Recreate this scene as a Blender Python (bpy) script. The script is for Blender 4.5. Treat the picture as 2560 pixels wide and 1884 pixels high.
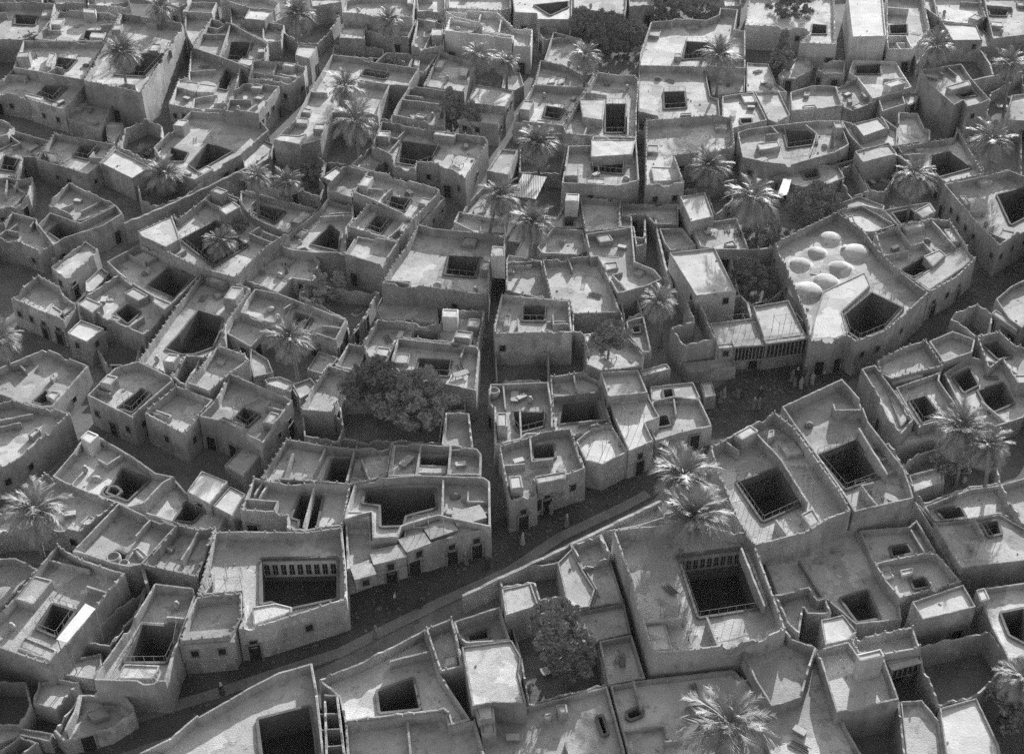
import bpy, bmesh, math, random
from mathutils import Vector, Matrix, noise
from mathutils.geometry import delaunay_2d_cdt
R = math.radians
random.seed(11)
scene = bpy.context.scene
for ob in list(bpy.data.objects):
    bpy.data.objects.remove(ob)
col = scene.collection

# ------------------------------------------------------------------ camera
CAM_H, PITCH, FOCAL = 98.0, 37.6, 3270.0
cd = bpy.data.cameras.new('camera')
cam = bpy.data.objects.new('camera', cd)
col.objects.link(cam)
cam.location = (0, 0, CAM_H)
cam.rotation_euler = (R(90 - PITCH), 0, 0)
cd.sensor_fit = 'HORIZONTAL'
cd.sensor_width = 36.0
cd.lens = 36.0 * FOCAL / 2560.0
cd.clip_start = 1.0
cd.clip_end = 4000.0
scene.camera = cam

# ------------------------------------------------------------------ sky, sun, exposure
SUN_EL, SUN_AZ = 17.0, 18.0            # azimuth to the right of the viewing direction (+Y)
w = bpy.data.worlds.new('World')
scene.world = w
w.use_nodes = True
nt = w.node_tree
nt.nodes.clear()
sky = nt.nodes.new('ShaderNodeTexSky')
sky.sky_type = 'NISHITA'
sky.sun_disc = False
sky.sun_elevation = R(SUN_EL)
sky.sun_rotation = R(SUN_AZ)
sky.dust_density = 2.0
bw = nt.nodes.new('ShaderNodeRGBToBW')
bg = nt.nodes.new('ShaderNodeBackground')
bg.inputs['Strength'].default_value = 0.1
wo = nt.nodes.new('ShaderNodeOutputWorld')
nt.links.new(sky.outputs[0], bw.inputs[0])
nt.links.new(bw.outputs[0], bg.inputs[0])
nt.links.new(bg.outputs[0], wo.inputs[0])
sl = bpy.data.lights.new('sun', 'SUN')
sl.energy = 3.2
sl.angle = R(0.6)
sl.color = (1, 1, 1)
sun = bpy.data.objects.new('sun', sl)
col.objects.link(sun)
sd = Vector((math.sin(R(SUN_AZ)) * math.cos(R(SUN_EL)), math.cos(R(SUN_AZ)) * math.cos(R(SUN_EL)), math.sin(R(SUN_EL))))
sun.rotation_euler = sd.to_track_quat('Z', 'Y').to_euler()
sun.location = (0, 150, 150)
scene.view_settings.view_transform = 'Standard'
scene.view_settings.look = 'None'
scene.view_settings.gamma = 1.0
scene.view_settings.use_curve_mapping = False
scene.view_settings.exposure = 1.45
scene.cycles.max_bounces = 5
scene.cycles.diffuse_bounces = 3
scene.cycles.filter_width = 1.5
scene.cycles.use_denoising = False
scene.cycles.volume_bounces = 0

# ------------------------------------------------------------------ survey of the place, metres
HOUSES = [
('courtyard_house','tall house with a great lit side wall and a palm before its court','house',6.12,4.79,[(-70.03, 214.02), (-69.93, 198.54), (-59.38, 193.89), (-58.09, 221.06), (-58.65, 222.18), (-70.34, 226.72)],[[(-66.15, 203.34), (-61.0, 202.61), (-59.53, 211.6), (-64.89, 211.6)]],[(5.85, [(-59.22, 210.99), (-58.1, 210.73), (-58.26, 214.12), (-59.5, 214.39)]), (5.49, [(-62.3, 211.66), (-60.66, 211.45), (-60.75, 214.43), (-62.32, 214.7)]), (6.69, [(-69.88, 220.08), (-69.82, 217.6), (-68.36, 217.64), (-68.42, 220.12)]), (5.59, [(-62.62, 223.4), (-64.73, 224.22), (-65.25, 222.89), (-63.13, 222.07)])],[(5.87, [(-63.94, 196.12), (-63.06, 198.13), (-61.34, 197.38)])],[],[(-64.65, 196.21, -0.403, -0.915)],None,1),
('courtyard_house','house with a small square court left of the tall lit wall','house',4.75,3.52,[(-84.14, 206.62), (-71.09, 201.73), (-71.29, 217.21), (-85.75, 217.75)],[[(-78.76, 208.6), (-75.47, 207.85), (-75.06, 211.9), (-78.46, 212.93)]],[(4.392, [(-79.15, 207.67), (-77.96, 207.17), (-78.73, 213.02), (-80.06, 213.54)]), (5.42, [(-84.5, 211.16), (-84.18, 208.97), (-82.16, 209.26), (-82.48, 211.45)])],[(4.75, [(-77.79, 204.45), (-76.87, 206.9), (-75.71, 206.46)])],[(-71.13, 205.05, 2.47, 1.0, 0.013)],[],None,1),
('courtyard_house','house with a sunken court below the upper left corner','house',4.03,2.89,[(-85.18, 203.29), (-86.85, 202.32), (-85.8, 199.0), (-81.07, 197.6), (-75.14, 193.94), (-71.74, 192.14), (-70.81, 202.08), (-84.61, 207.62)],[[(-78.34, 200.0), (-75.15, 197.44), (-74.44, 202.37), (-77.91, 202.85)]],[(3.6720000000000006, [(-79.85, 197.66), (-76.73, 196.05), (-76.62, 197.43), (-80.06, 199.06)])],[(4.01, [(-84.7, 205.38), (-81.54, 204.96), (-81.69, 203.82)])],[(-82.38, 197.99, 1.84, -0.284, -0.959), (-76.06, 194.5, 1.84, -0.526, -0.851), (-73.37, 193.0, 1.84, -0.466, -0.885)],[(-84.62, 198.65, -0.284, -0.959)],None,1),
('flat_roofed_house','lower terrace with a crumbled corner under the tall blank front wall','house',2.74,1.69,[(-72.47, 194.57), (-71.32, 191.45), (-65.09, 187.33), (-65.16, 190.79), (-65.36, 196.15), (-70.74, 203.66)],[],[(2.19, [(-71.41, 198.51), (-71.91, 195.87), (-70.49, 195.6), (-69.99, 198.24)])],[(2.32, [(-71.74, 197.33), (-68.72, 196.76), (-68.97, 195.41)])],[],[],None,0),
('courtyard_house','house with toothed left parapet and a pit court near the left edge','house',3.60,2.46,[(-71.9, 176.44), (-62.99, 171.81), (-61.87, 175.07), (-60.98, 181.14), (-71.47, 184.87)],[[(-67.03, 179.17), (-64.48, 178.18), (-63.96, 181.4), (-66.68, 182.22)]],[(3.3299999999999996, [(-69.66, 175.97), (-68.25, 175.97), (-69.05, 178.54), (-71.43, 179.54)])],[(3.5, [(-61.8, 176.95), (-64.01, 177.27), (-63.77, 178.93)])],[(-68.44, 174.64, 1.41, -0.461, -0.887), (-66.42, 173.59, 1.41, -0.461, -0.887), (-62.46, 173.35, 1.41, 0.946, -0.326)],[],None,1),
('flat_roofed_house','small house under a bright white slab roof at far left','house',3.74,3.53,[(-61.73, 175.0), (-55.86, 170.23), (-53.99, 173.84), (-60.53, 179.36)],[],[],[],[],[],'w',0),
('walled_yard','walled garden with a bush between the white slab and a long roof','yard',2.59,0.20,[(-61.47, 182.78), (-54.68, 176.94), (-54.0, 181.35), (-55.69, 189.33), (-58.66, 191.52), (-61.35, 188.04)],[],[],[],[],[],None,0),
('courtyard_house','wide roofed house behind the curved street wall at left','house',3.46,2.32,[(-55.02, 180.52), (-51.35, 173.02), (-46.76, 170.37), (-41.23, 178.1), (-38.18, 186.33), (-40.81, 191.32), (-51.69, 192.87)],[[(-52.69, 177.85), (-50.03, 177.85), (-49.89, 180.45), (-52.72, 182.08)], [(-48.89, 176.67), (-47.2, 174.72), (-43.21, 181.06), (-47.41, 183.52)]],[(4.22, [(-52.58, 188.41), (-53.17, 186.24), (-51.48, 185.78), (-50.89, 187.96)]), (3.42, [(-45.86, 172.15), (-44.57, 173.94), (-45.72, 174.76), (-47.01, 172.97)])],[],[(-53.26, 176.92, 1.35, -0.898, -0.44), (-46.09, 171.31, 1.35, 0.813, -0.582), (-41.99, 177.04, 1.35, 0.813, -0.582)],[(-53.26, 176.92, -0.898, -0.44), (-43.31, 175.2, 0.813, -0.582)],None,0),
('walled_yard','palm garden inside the curved street wall at left','yard',2.59,0.20,[(-47.11, 171.55), (-50.54, 173.84), (-54.33, 175.77), (-55.9, 171.93), (-54.01, 166.03), (-51.02, 163.89), (-47.35, 167.12), (-44.67, 174.41)],[],[],[],[],[],None,0),
('flat_roofed_house','lit roof house with four windows facing the upper left alley','house',5.04,4.00,[(-45.33, 196.87), (-45.66, 190.61), (-40.03, 188.77), (-38.09, 198.74), (-43.94, 199.59)],[],[(4.5, [(-41.89, 195.24), (-40.61, 194.78), (-40.21, 196.16), (-41.5, 196.62)]), (5.1, [(-40.78, 198.82), (-42.49, 199.07), (-42.68, 197.76), (-40.97, 197.51)])],[(4.92, [(-41.8, 189.56), (-40.85, 192.46)]), (5.03, [(-45.3, 193.72), (-41.93, 193.54)])],[(-39.78, 190.05, 2.95, 0.982, -0.191), (-39.28, 192.59, 2.95, 0.982, -0.191), (-38.83, 194.91, 2.95, 0.982, -0.191)],[(-38.34, 197.46, 0.982, -0.191)],None,0),
('courtyard_house','ragged low house right of the great lit side wall','house',3.17,2.12,[(-54.84, 206.14), (-56.22, 205.16), (-55.98, 195.95), (-52.0, 194.27), (-46.49, 193.91), (-46.01, 201.3), (-46.42, 210.13), (-56.5, 217.4)],[[(-49.56, 203.85), (-47.86, 203.12), (-47.78, 209.51), (-49.32, 211.03)]],[(2.988, [(-56.16, 202.64), (-52.67, 200.74), (-52.52, 204.33), (-56.02, 205.06)]), (2.808, [(-52.56, 201.12), (-49.61, 200.88), (-49.46, 203.51), (-52.57, 204.47)])],[(3.0679999999999996, [(-52.07, 194.56), (-52.17, 198.23), (-48.73, 199.63)]), (2.98, [(-55.04, 208.87), (-50.73, 209.51)]), (3.15, [(-46.53, 196.29), (-48.64, 196.43), (-48.54, 198.12)])],[(-55.02, 195.54, 1.35, -0.388, -0.922), (-46.07, 202.49, 1.35, 0.999, 0.046)],[(-53.11, 194.74, -0.388, -0.922), (-47.7, 193.99, -0.065, -0.998), (-46.08, 200.22, 0.998, -0.064)],None,0),
('courtyard_house','house with a dark square court behind the ragged low house','house',3.89,2.65,[(-55.9, 216.54), (-50.29, 212.61), (-45.01, 208.54), (-42.68, 212.1), (-42.96, 218.41), (-51.12, 227.57), (-55.11, 229.59)],[[(-50.2, 214.22), (-46.16, 213.44), (-46.33, 220.88), (-50.1, 221.43)]],[(3.7079999999999997, [(-47.2, 210.71), (-44.86, 209.44), (-43.54, 211.99), (-46.68, 212.76)]), (3.75, [(-43.11, 214.93), (-43.19, 216.85), (-44.47, 216.79), (-44.38, 214.87)])],[(3.6879999999999997, [(-51.18, 227.77), (-50.71, 213.58)]), (3.66, [(-55.3, 223.1), (-51.31, 222.86)]), (3.59, [(-52.04, 227.81), (-53.2, 225.51), (-55.08, 226.45)])],[(-42.82, 215.31, 1.6, 0.999, 0.046), (-42.92, 217.42, 1.6, 0.999, 0.046)],[(-43.19, 211.31, 0.837, -0.548)],None,1),
('flat_roofed_house','white topped hut among palms near the upper left','house',4.32,4.13,[(-48.84, 228.54), (-44.96, 227.67), (-44.01, 232.04), (-48.56, 233.23)],[],[],[],[],[],'w',0),
('courtyard_house','sunlit shell of a house around the white topped hut','house',3.17,1.93,[(-51.51, 229.31), (-43.33, 220.36), (-41.23, 221.17), (-41.57, 228.45), (-44.47, 229.6), (-49.69, 230.76), (-49.02, 236.7), (-53.42, 239.14)],[],[(2.43, [(-49.65, 233.81), (-49.41, 235.92), (-51.32, 236.13), (-51.56, 234.02)])],[(3.0679999999999996, [(-46.38, 227.83), (-45.49, 228.69), (-44.55, 222.5)])],[],[],None,0),
('courtyard_house','house with a white rooftop box near the upper left corner','house',4.32,3.09,[(-84.41, 219.57), (-81.27, 218.59), (-71.47, 218.49), (-71.74, 230.75), (-83.78, 232.93)],[[(-77.03, 222.02), (-73.3, 221.37), (-73.23, 225.13), (-77.04, 225.53)]],[(4.92, [(-78.37, 229.85), (-75.97, 229.39), (-76.36, 231.38), (-78.86, 232.03)]), (3.7800000000000007, [(-75.28, 221.38), (-72.7, 220.84), (-72.8, 223.48), (-75.47, 223.87)]), (3.89, [(-83.64, 229.59), (-83.77, 226.69), (-81.87, 226.6), (-81.73, 229.5)]), (3.59, [(-75.69, 218.83), (-72.99, 218.8), (-72.98, 220.18), (-75.68, 220.21)])],[(3.9, [(-71.85, 226.89), (-74.58, 226.83)]), (3.87, [(-83.98, 224.39), (-81.05, 224.25)])],[(-77.51, 218.55, 2.04, -0.011, -1.0), (-72.81, 218.5, 2.04, -0.011, -1.0), (-71.61, 224.73, 2.04, 1.0, 0.022), (-71.66, 226.98, 2.04, 1.0, 0.022)],[(-71.66, 226.98, 1.0, 0.022)],None,0),
('courtyard_house','corner house with lit end walls at the top left','house',4.32,2.80,[(-92.15, 219.3), (-86.23, 219.03), (-85.12, 220.11), (-83.2, 225.11), (-85.22, 235.63), (-88.65, 236.24), (-97.5, 236.24)],[[(-91.12, 229.34), (-87.29, 228.76), (-88.01, 232.83), (-92.12, 233.42)]],[(3.6, [(-84.79, 231.79), (-85.39, 234.93), (-87.32, 234.56), (-86.72, 231.42)])],[(4.07, [(-95.71, 231.22), (-93.27, 231.99)])],[(-84.63, 232.56, 1.75, 0.982, 0.188)],[(-84.63, 232.56, 0.982, 0.188)],None,0),
('courtyard_house','notched roof behind the tall palm court house','house',3.89,2.75,[(-59.45, 226.72), (-57.78, 221.13), (-56.0, 217.07), (-55.11, 229.59), (-55.29, 231.81), (-60.26, 232.52)],[],[],[],[(-57.35, 220.13, 1.7, -0.915, -0.402), (-56.47, 218.14, 1.7, -0.915, -0.402), (-55.2, 230.75, 1.7, 0.997, 0.079)],[],None,0),
('flat_roofed_house','far house at the top edge behind the two palms','house',4.32,3.37,[(-60.73, 231.75), (-55.11, 231.16), (-55.1, 236.24), (-60.05, 236.54)],[],[],[],[],[],None,0),
('flat_roofed_house','house at the top edge behind the white topped hut','house',4.32,3.37,[(-52.54, 236.24), (-48.61, 233.53), (-43.86, 232.64), (-43.45, 236.24), (-47.18, 239.31), (-55.18, 239.31)],[],[],[],[],[],None,0),
('courtyard_house','stub of a house at the left edge with a lit corner','house',3.60,2.65,[(-80.94, 182.7), (-78.56, 184.36), (-78.61, 187.76), (-80.92, 189.49), (-83.1, 189.49)],[],[],[],[],[],None,0),
('courtyard_house','dim house with a sunken court cut by the left edge','house',3.17,1.93,[(-81.31, 183.53), (-77.79, 172.41), (-73.66, 171.65), (-74.2, 177.85), (-72.4, 177.85), (-71.7, 183.12), (-78.13, 186.48)],[[(-77.95, 176.2), (-75.06, 175.42), (-75.37, 178.96), (-78.03, 180.16)]],[],[(2.84, [(-78.77, 185.61), (-76.31, 182.95), (-77.34, 182.0)])],[],[(-74.07, 176.29, 0.996, 0.087)],None,1),
('courtyard_house','broken house with toothed walls low on the left edge','house',3.31,1.89,[(-74.22, 161.26), (-71.03, 163.01), (-70.01, 166.22), (-70.97, 171.39), (-72.77, 170.63), (-74.66, 171.39), (-77.31, 171.01)],[],[],[(3.212, [(-74.74, 171.57), (-73.52, 166.39)]), (3.212, [(-72.85, 170.81), (-72.91, 168.58)])],[],[(-70.48, 164.73, 0.953, -0.303)],None,0),
('courtyard_house','blank walled house beneath the top edge left of centre','house',5.04,4.09,[(-30.89, 229.58), (-27.57, 229.15), (-24.9, 227.72), (-18.11, 227.41), (-17.94, 228.65), (-18.19, 236.94), (-28.41, 236.94), (-30.83, 234.99)],[],[(5.19, [(-18.38, 233.33), (-18.47, 236.18), (-19.49, 236.15), (-19.4, 233.3)])],[],[],[],None,0),
('flat_roofed_house','lower roof tucked behind the thin trunked palm near the top','house',3.46,2.22,[(-26.46, 225.04), (-22.45, 222.89), (-18.54, 222.18), (-17.49, 230.04), (-18.38, 230.66), (-26.84, 230.66)],[],[(2.72, [(-23.7, 230.36), (-25.62, 230.36), (-25.62, 228.92), (-23.7, 228.92)]), (2.72, [(-18.51, 224.66), (-18.26, 226.51), (-20.27, 226.78), (-20.52, 224.93)])],[(2.99, [(-23.55, 223.71), (-21.35, 227.81)])],[(-18.38, 223.35, 1.35, 0.991, -0.132)],[(-20.64, 222.56, -0.178, -0.984)],None,0),
('flat_roofed_house','plain mud block standing forward of the blank walled house','house',3.46,3.27,[(-30.89, 221.89), (-26.33, 221.48), (-26.56, 226.18), (-30.83, 226.55)],[],[],[],[],[],None,0),
('walled_yard','low walled yard below the plain mud block','yard',1.87,0.20,[(-31.89, 218.43), (-25.35, 216.62), (-22.37, 216.06), (-23.01, 221.19), (-26.42, 222.06), (-32.08, 222.35)],[],[],[],[],[(-30.79, 218.13, -0.267, -0.964), (-23.69, 216.31, -0.185, -0.983)],None,0),
('courtyard_house','house with a lit wedge of side wall near the top','house',3.89,2.56,[(-17.74, 217.69), (-15.25, 215.87), (-11.95, 217.69), (-12.09, 227.03), (-17.32, 229.61)],[],[(4.46, [(-13.51, 227.39), (-15.49, 228.37), (-16.0, 227.34), (-14.01, 226.36)]), (4.46, [(-12.29, 220.49), (-12.34, 223.53), (-14.35, 223.5), (-14.3, 220.46)])],[(3.6879999999999997, [(-14.21, 225.51), (-15.41, 216.44)]), (3.59, [(-12.22, 222.37), (-15.74, 222.31), (-15.77, 224.34)])],[(-13.78, 216.68, 1.51, 0.483, -0.876)],[(-13.78, 216.68, 0.483, -0.876)],None,0),
('courtyard_house','tall whitewashed house with a rounded roof parapet','house',5.90,4.67,[(-11.84, 219.44), (0.05, 215.74), (0.12, 216.89), (-4.87, 219.03), (-5.09, 221.98), (-5.7, 223.18), (-10.53, 225.42), (-11.2, 225.3)],[],[],[],[],[(-10.67, 219.08, -0.297, -0.955)],'w',0),
('courtyard_house','walled roof behind the whitewashed house','house',5.04,3.90,[(-10.64, 227.72), (-5.14, 224.37), (-4.92, 221.27), (0.12, 219.04), (0.23, 214.74), (3.23, 214.46), (3.67, 221.86), (0.24, 223.17), (-2.68, 229.77), (-8.05, 230.52), (-8.5, 229.27), (-12.19, 230.21)],[],[],[(4.84, [(-1.93, 226.68), (-2.37, 221.27)]), (4.81, [(-5.59, 229.98), (-5.97, 227.23)])],[],[(-7.78, 225.98, -0.521, -0.854), (1.64, 214.61, -0.093, -0.996)],None,0),
('courtyard_house','long house with a sunlit strip of roof beside the left alley','house',4.32,3.18,[(-32.19, 204.68), (-33.42, 196.55), (-34.24, 187.96), (-36.63, 181.2), (-32.41, 179.46), (-29.46, 181.2), (-28.43, 190.52), (-23.36, 190.76), (-21.22, 189.35), (-21.21, 193.14), (-20.17, 200.81), (-17.13, 200.45), (-15.68, 207.21), (-23.68, 209.74), (-24.71, 211.1), (-31.07, 212.87)],[[(-25.52, 206.64), (-21.34, 205.06), (-21.04, 207.17), (-25.03, 208.77)]],[(4.92, [(-36.29, 180.04), (-32.23, 178.53), (-31.58, 182.24), (-32.7, 181.36), (-35.62, 181.8)]), (3.96, [(-34.43, 187.52), (-32.3, 187.29), (-32.11, 189.14), (-34.07, 189.61)]), (3.87, [(-33.68, 191.44), (-32.26, 191.2), (-32.12, 192.63), (-33.46, 193.11)]), (4.28, [(-29.39, 184.6), (-29.16, 186.65), (-30.78, 186.83), (-31.01, 184.78)])],[(4.32, [(-25.74, 202.6), (-20.29, 200.96), (-17.13, 200.45)]), (4.17, [(-32.93, 198.42), (-30.22, 198.01)])],[(-20.36, 199.45, 2.13, 0.991, -0.134)],[(-28.56, 189.3, 0.994, -0.111)],None,1),
('walled_yard','sunken dark yard right of the two crossing palms','yard',2.30,0.20,[(-21.5, 192.47), (-19.51, 191.76), (-17.49, 204.61), (-20.47, 204.87)],[],[],[],[],[],None,0),
('courtyard_house','two roomed house left of the cone shaped tree','house',4.46,2.85,[(-18.5, 192.84), (-19.01, 189.43), (-11.68, 186.29), (-10.64, 186.29), (-10.47, 198.13), (-16.88, 200.14)],[],[(4.75, [(-15.44, 188.23), (-13.92, 187.58), (-13.42, 188.73), (-14.94, 189.38)])],[(4.263999999999999, [(-17.83, 195.44), (-11.82, 193.83)]), (4.16, [(-17.37, 197.04), (-14.47, 196.4)])],[(-17.86, 188.94, 1.8, -0.394, -0.919)],[],None,0),
('flat_roofed_house','bright flat roofed house right of the cone shaped tree','house',5.04,4.80,[(-7.25, 192.61), (-1.06, 191.18), (0.26, 196.91), (-6.08, 199.41)],[],[],[],[(-0.72, 192.66, 3.75, 0.974, -0.225), (-0.1, 195.36, 3.75, 0.974, -0.225)],[],'w',0),
('flat_roofed_house','lit lower wing of the bright house by the centre alley','house',3.74,3.51,[(-8.45, 189.02), (-2.21, 187.49), (-0.64, 193.56), (-7.05, 193.46)],[],[],[],[(-7.46, 188.78, 2.46, -0.237, -0.971), (-5.45, 188.29, 2.46, -0.237, -0.971), (-1.8, 189.07, 2.46, 0.968, -0.249), (-1.03, 192.05, 2.46, 0.968, -0.249)],[],'w',0),
('flat_roofed_house','shaded roof house left of the twin palms near the top','house',3.17,2.12,[(-14.89, 202.92), (-7.95, 200.47), (-6.45, 212.04), (-12.64, 216.78)],[],[(2.808, [(-9.09, 207.98), (-7.71, 207.45), (-7.34, 210.66), (-8.96, 211.21)]), (2.92, [(-12.82, 213.81), (-13.33, 210.65), (-12.08, 210.45), (-11.56, 213.61)])],[],[(-8.99, 200.84, 1.35, -0.332, -0.943)],[],None,0),
('courtyard_house','narrow rooms heaped with goods below the yard palm','house',3.17,1.65,[(-23.71, 212.04), (-14.87, 207.99), (-13.04, 215.37), (-22.08, 216.22)],[],[(2.988, [(-17.0, 211.35), (-16.05, 210.81), (-15.96, 213.27), (-16.9, 213.55)])],[(3.0679999999999996, [(-17.39, 213.92), (-17.78, 210.9)]), (2.95, [(-21.71, 211.35), (-20.53, 213.92), (-18.59, 213.03)])],[],[],None,0),
('courtyard_house',"large house with an off centre open court above the picture's middle",'house',4.75,3.42,[(-21.34, 178.63), (-18.19, 175.66), (-17.51, 171.73), (-14.24, 171.44), (-14.06, 173.37), (-11.07, 172.96), (-10.52, 171.73), (-8.63, 170.92), (-6.78, 168.12), (-3.62, 179.93), (-4.19, 181.46), (-13.42, 183.82), (-20.42, 186.72)],[[(-17.24, 175.42), (-14.18, 174.38), (-12.05, 175.84), (-11.25, 180.31), (-16.89, 182.06)]],[(4.92, [(-8.53, 182.26), (-11.77, 183.09), (-12.12, 181.73), (-8.87, 180.9)]), (4.92, [(-20.52, 183.21), (-20.76, 181.12), (-18.93, 180.91), (-18.69, 183.0)])],[(4.152, [(-17.32, 181.53), (-18.74, 177.21)]), (4.36, [(-16.35, 184.82), (-17.64, 181.68), (-18.61, 182.08)])],[(-18.98, 176.4, 2.37, -0.687, -0.727), (-15.95, 171.59, 2.37, -0.087, -0.996), (-14.16, 172.32, 2.37, 0.995, -0.095), (-12.44, 173.15, 2.37, -0.136, -0.991), (-7.8, 169.66, 2.37, -0.835, -0.55), (-5.22, 173.96, 2.37, 0.966, -0.259)],[(-15.95, 171.59, -0.087, -0.996), (-14.16, 172.32, 0.995, -0.095), (-9.53, 171.3, -0.393, -0.919)],None,1),
('flat_roofed_house','small annex roof left of the large open court house','house',3.46,2.51,[(-24.36, 174.86), (-20.93, 172.88), (-18.54, 178.1), (-21.71, 180.77)],[],[(3.0960000000000005, [(-20.39, 178.14), (-19.87, 177.92), (-19.82, 178.56), (-20.34, 178.78)])],[],[],[],None,0),
('courtyard_house','stepped parapet house with a small rail edged court','house',4.46,3.23,[(-22.87, 164.93), (-19.71, 162.65), (-15.88, 159.31), (-13.54, 157.67), (-10.33, 164.93), (-10.57, 165.9), (-18.41, 170.44), (-21.24, 171.45)],[[(-17.91, 162.9), (-15.33, 161.41), (-14.57, 164.42), (-17.34, 165.56)]],[(4.73, [(-21.49, 169.22), (-22.21, 166.32), (-20.91, 166.0), (-20.19, 168.89)]), (4.03, [(-11.99, 161.92), (-11.3, 163.5), (-12.77, 164.15), (-13.47, 162.57)])],[(4.363999999999999, [(-17.33, 166.27), (-18.62, 163.2)]), (3.99, [(-22.1, 167.19), (-18.62, 166.32)])],[(-12.95, 159.01, 2.18, 0.915, -0.404)],[(-21.15, 163.69, -0.586, -0.81)],None,1),
('flat_roofed_house','plain roof joined to the stepped parapet house','house',3.74,2.60,[(-26.95, 168.35), (-26.85, 166.59), (-22.99, 164.66), (-22.99, 166.59), (-20.95, 172.15), (-24.72, 174.2)],[],[],[],[],[],None,0),
('flat_roofed_house','lit hut corner beside the bushes of the left gardens','house',2.59,2.40,[(-28.45, 172.83), (-26.69, 171.33), (-24.81, 174.26), (-26.51, 176.12)],[],[],[],[],[],'w',0),
('flat_roofed_house','house with a white roof corner at the top edge','house',4.46,4.08,[(0.44, 231.19), (4.52, 230.69), (4.6, 227.9), (10.9, 227.9), (11.38, 241.07), (-0.13, 241.07)],[[(7.02, 230.38), (10.34, 234.17), (10.43, 236.75), (4.17, 235.13)]],[],[],[],[(2.31, 230.97, -0.122, -0.993)],'w',0),
('courtyard_house','huddle of small rooms below the white roof corner','house',3.02,1.60,[(4.82, 224.98), (5.72, 222.02), (10.33, 222.9), (11.01, 229.73), (4.9, 230.47)],[],[],[(2.9239999999999995, [(8.32, 229.78), (7.94, 224.62)]), (2.9239999999999995, [(4.87, 228.25), (8.13, 227.33)])],[],[(5.24, 223.61, -0.956, -0.292)],None,0),
('flat_roofed_house','shaded roof behind the fan palm near the top centre','house',3.31,2.17,[(5.54, 212.82), (11.98, 206.88), (14.94, 211.72), (12.38, 221.93), (7.41, 224.9)],[],[(3.67, [(13.03, 218.13), (12.38, 220.7), (11.33, 220.43), (11.97, 217.87)])],[],[],[],None,0),
('flat_roofed_house','roof with two mats beside the narrow centre alley','house',3.60,2.46,[(3.56, 202.5), (12.38, 200.97), (14.01, 207.04), (12.15, 205.99), (9.13, 209.99), (4.83, 212.06)],[],[(2.81, [(5.83, 204.3), (7.19, 204.82), (7.48, 207.45), (6.32, 206.39)]), (2.81, [(7.61, 203.78), (8.76, 204.82), (9.3, 207.45), (7.91, 206.39)])],[(3.47, [(9.47, 201.68), (9.83, 203.79)])],[(9.19, 201.52, 1.41, -0.171, -0.985), (13.6, 205.52, 1.41, 0.966, -0.259)],[],None,0),
('courtyard_house','house with a railed court at the bend of the centre alley','house',4.03,2.80,[(0.21, 188.44), (7.32, 186.69), (7.94, 186.46), (12.32, 200.05), (3.54, 201.58)],[[(5.1, 191.95), (7.47, 191.01), (8.43, 194.34), (5.65, 195.55)]],[(3.6720000000000006, [(8.57, 192.55), (9.6, 191.6), (10.71, 195.2), (9.54, 195.94)]), (3.6, [(3.6, 187.92), (5.99, 187.33), (6.39, 188.96), (4.0, 189.55)]), (4.7, [(1.96, 194.11), (1.14, 190.88), (2.75, 190.47), (3.57, 193.7)])],[],[(6.22, 186.96, 1.75, -0.239, -0.971)],[(6.22, 186.96, -0.239, -0.971)],None,1),
('courtyard_house','tall shaded house with a slot court right of the centre alley','house',4.61,3.28,[(7.89, 185.32), (8.23, 182.85), (12.4, 181.88), (19.14, 181.52), (19.83, 190.64), (21.06, 201.98), (20.5, 203.94), (17.6, 203.94), (14.36, 205.1)],[[(14.65, 185.46), (17.49, 185.46), (18.41, 195.29), (15.27, 195.29)]],[(4.807999999999999, [(11.11, 187.9), (14.2, 186.75), (15.04, 194.3), (10.86, 194.45)])],[(4.507999999999999, [(18.5, 191.32), (17.89, 182.6)]), (4.49, [(12.12, 197.6), (15.41, 196.53)]), (4.16, [(10.93, 182.43), (11.79, 186.13), (13.0, 185.85)])],[(15.85, 181.7, 2.23, -0.052, -0.999)],[],None,1),
('courtyard_house','house with four dark columned bays in its court','house',5.04,3.90,[(11.9, 178.08), (8.47, 178.0), (7.15, 166.54), (15.34, 165.76), (18.43, 167.4), (18.99, 180.68), (12.34, 181.04)],[[(12.04, 171.87), (16.23, 171.06), (16.61, 175.37), (11.93, 175.79)]],[(5.24, [(11.69, 173.91), (17.89, 174.74), (18.74, 179.42), (12.07, 179.64)]), (5.0, [(10.74, 166.5), (13.39, 166.25), (13.55, 167.91), (10.89, 168.16)])],[(5.0, [(7.63, 168.94), (9.61, 168.71)])],[(11.36, 166.14, 2.85, -0.095, -0.996)],[],None,1),
('courtyard_house','wide roof with a dark square well below the big upper house','house',3.89,3.41,[(20.18, 191.88), (23.13, 190.22), (23.21, 188.82), (33.15, 190.6), (33.65, 196.37), (32.48, 197.45), (32.66, 203.53), (32.97, 209.08), (21.7, 208.81)],[[(24.63, 193.47), (28.12, 193.95), (28.39, 199.7), (25.07, 199.45)]],[(3.9879999999999995, [(26.7, 190.02), (28.53, 190.25), (28.74, 191.2), (26.8, 190.96)])],[],[],[],None,1),
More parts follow.
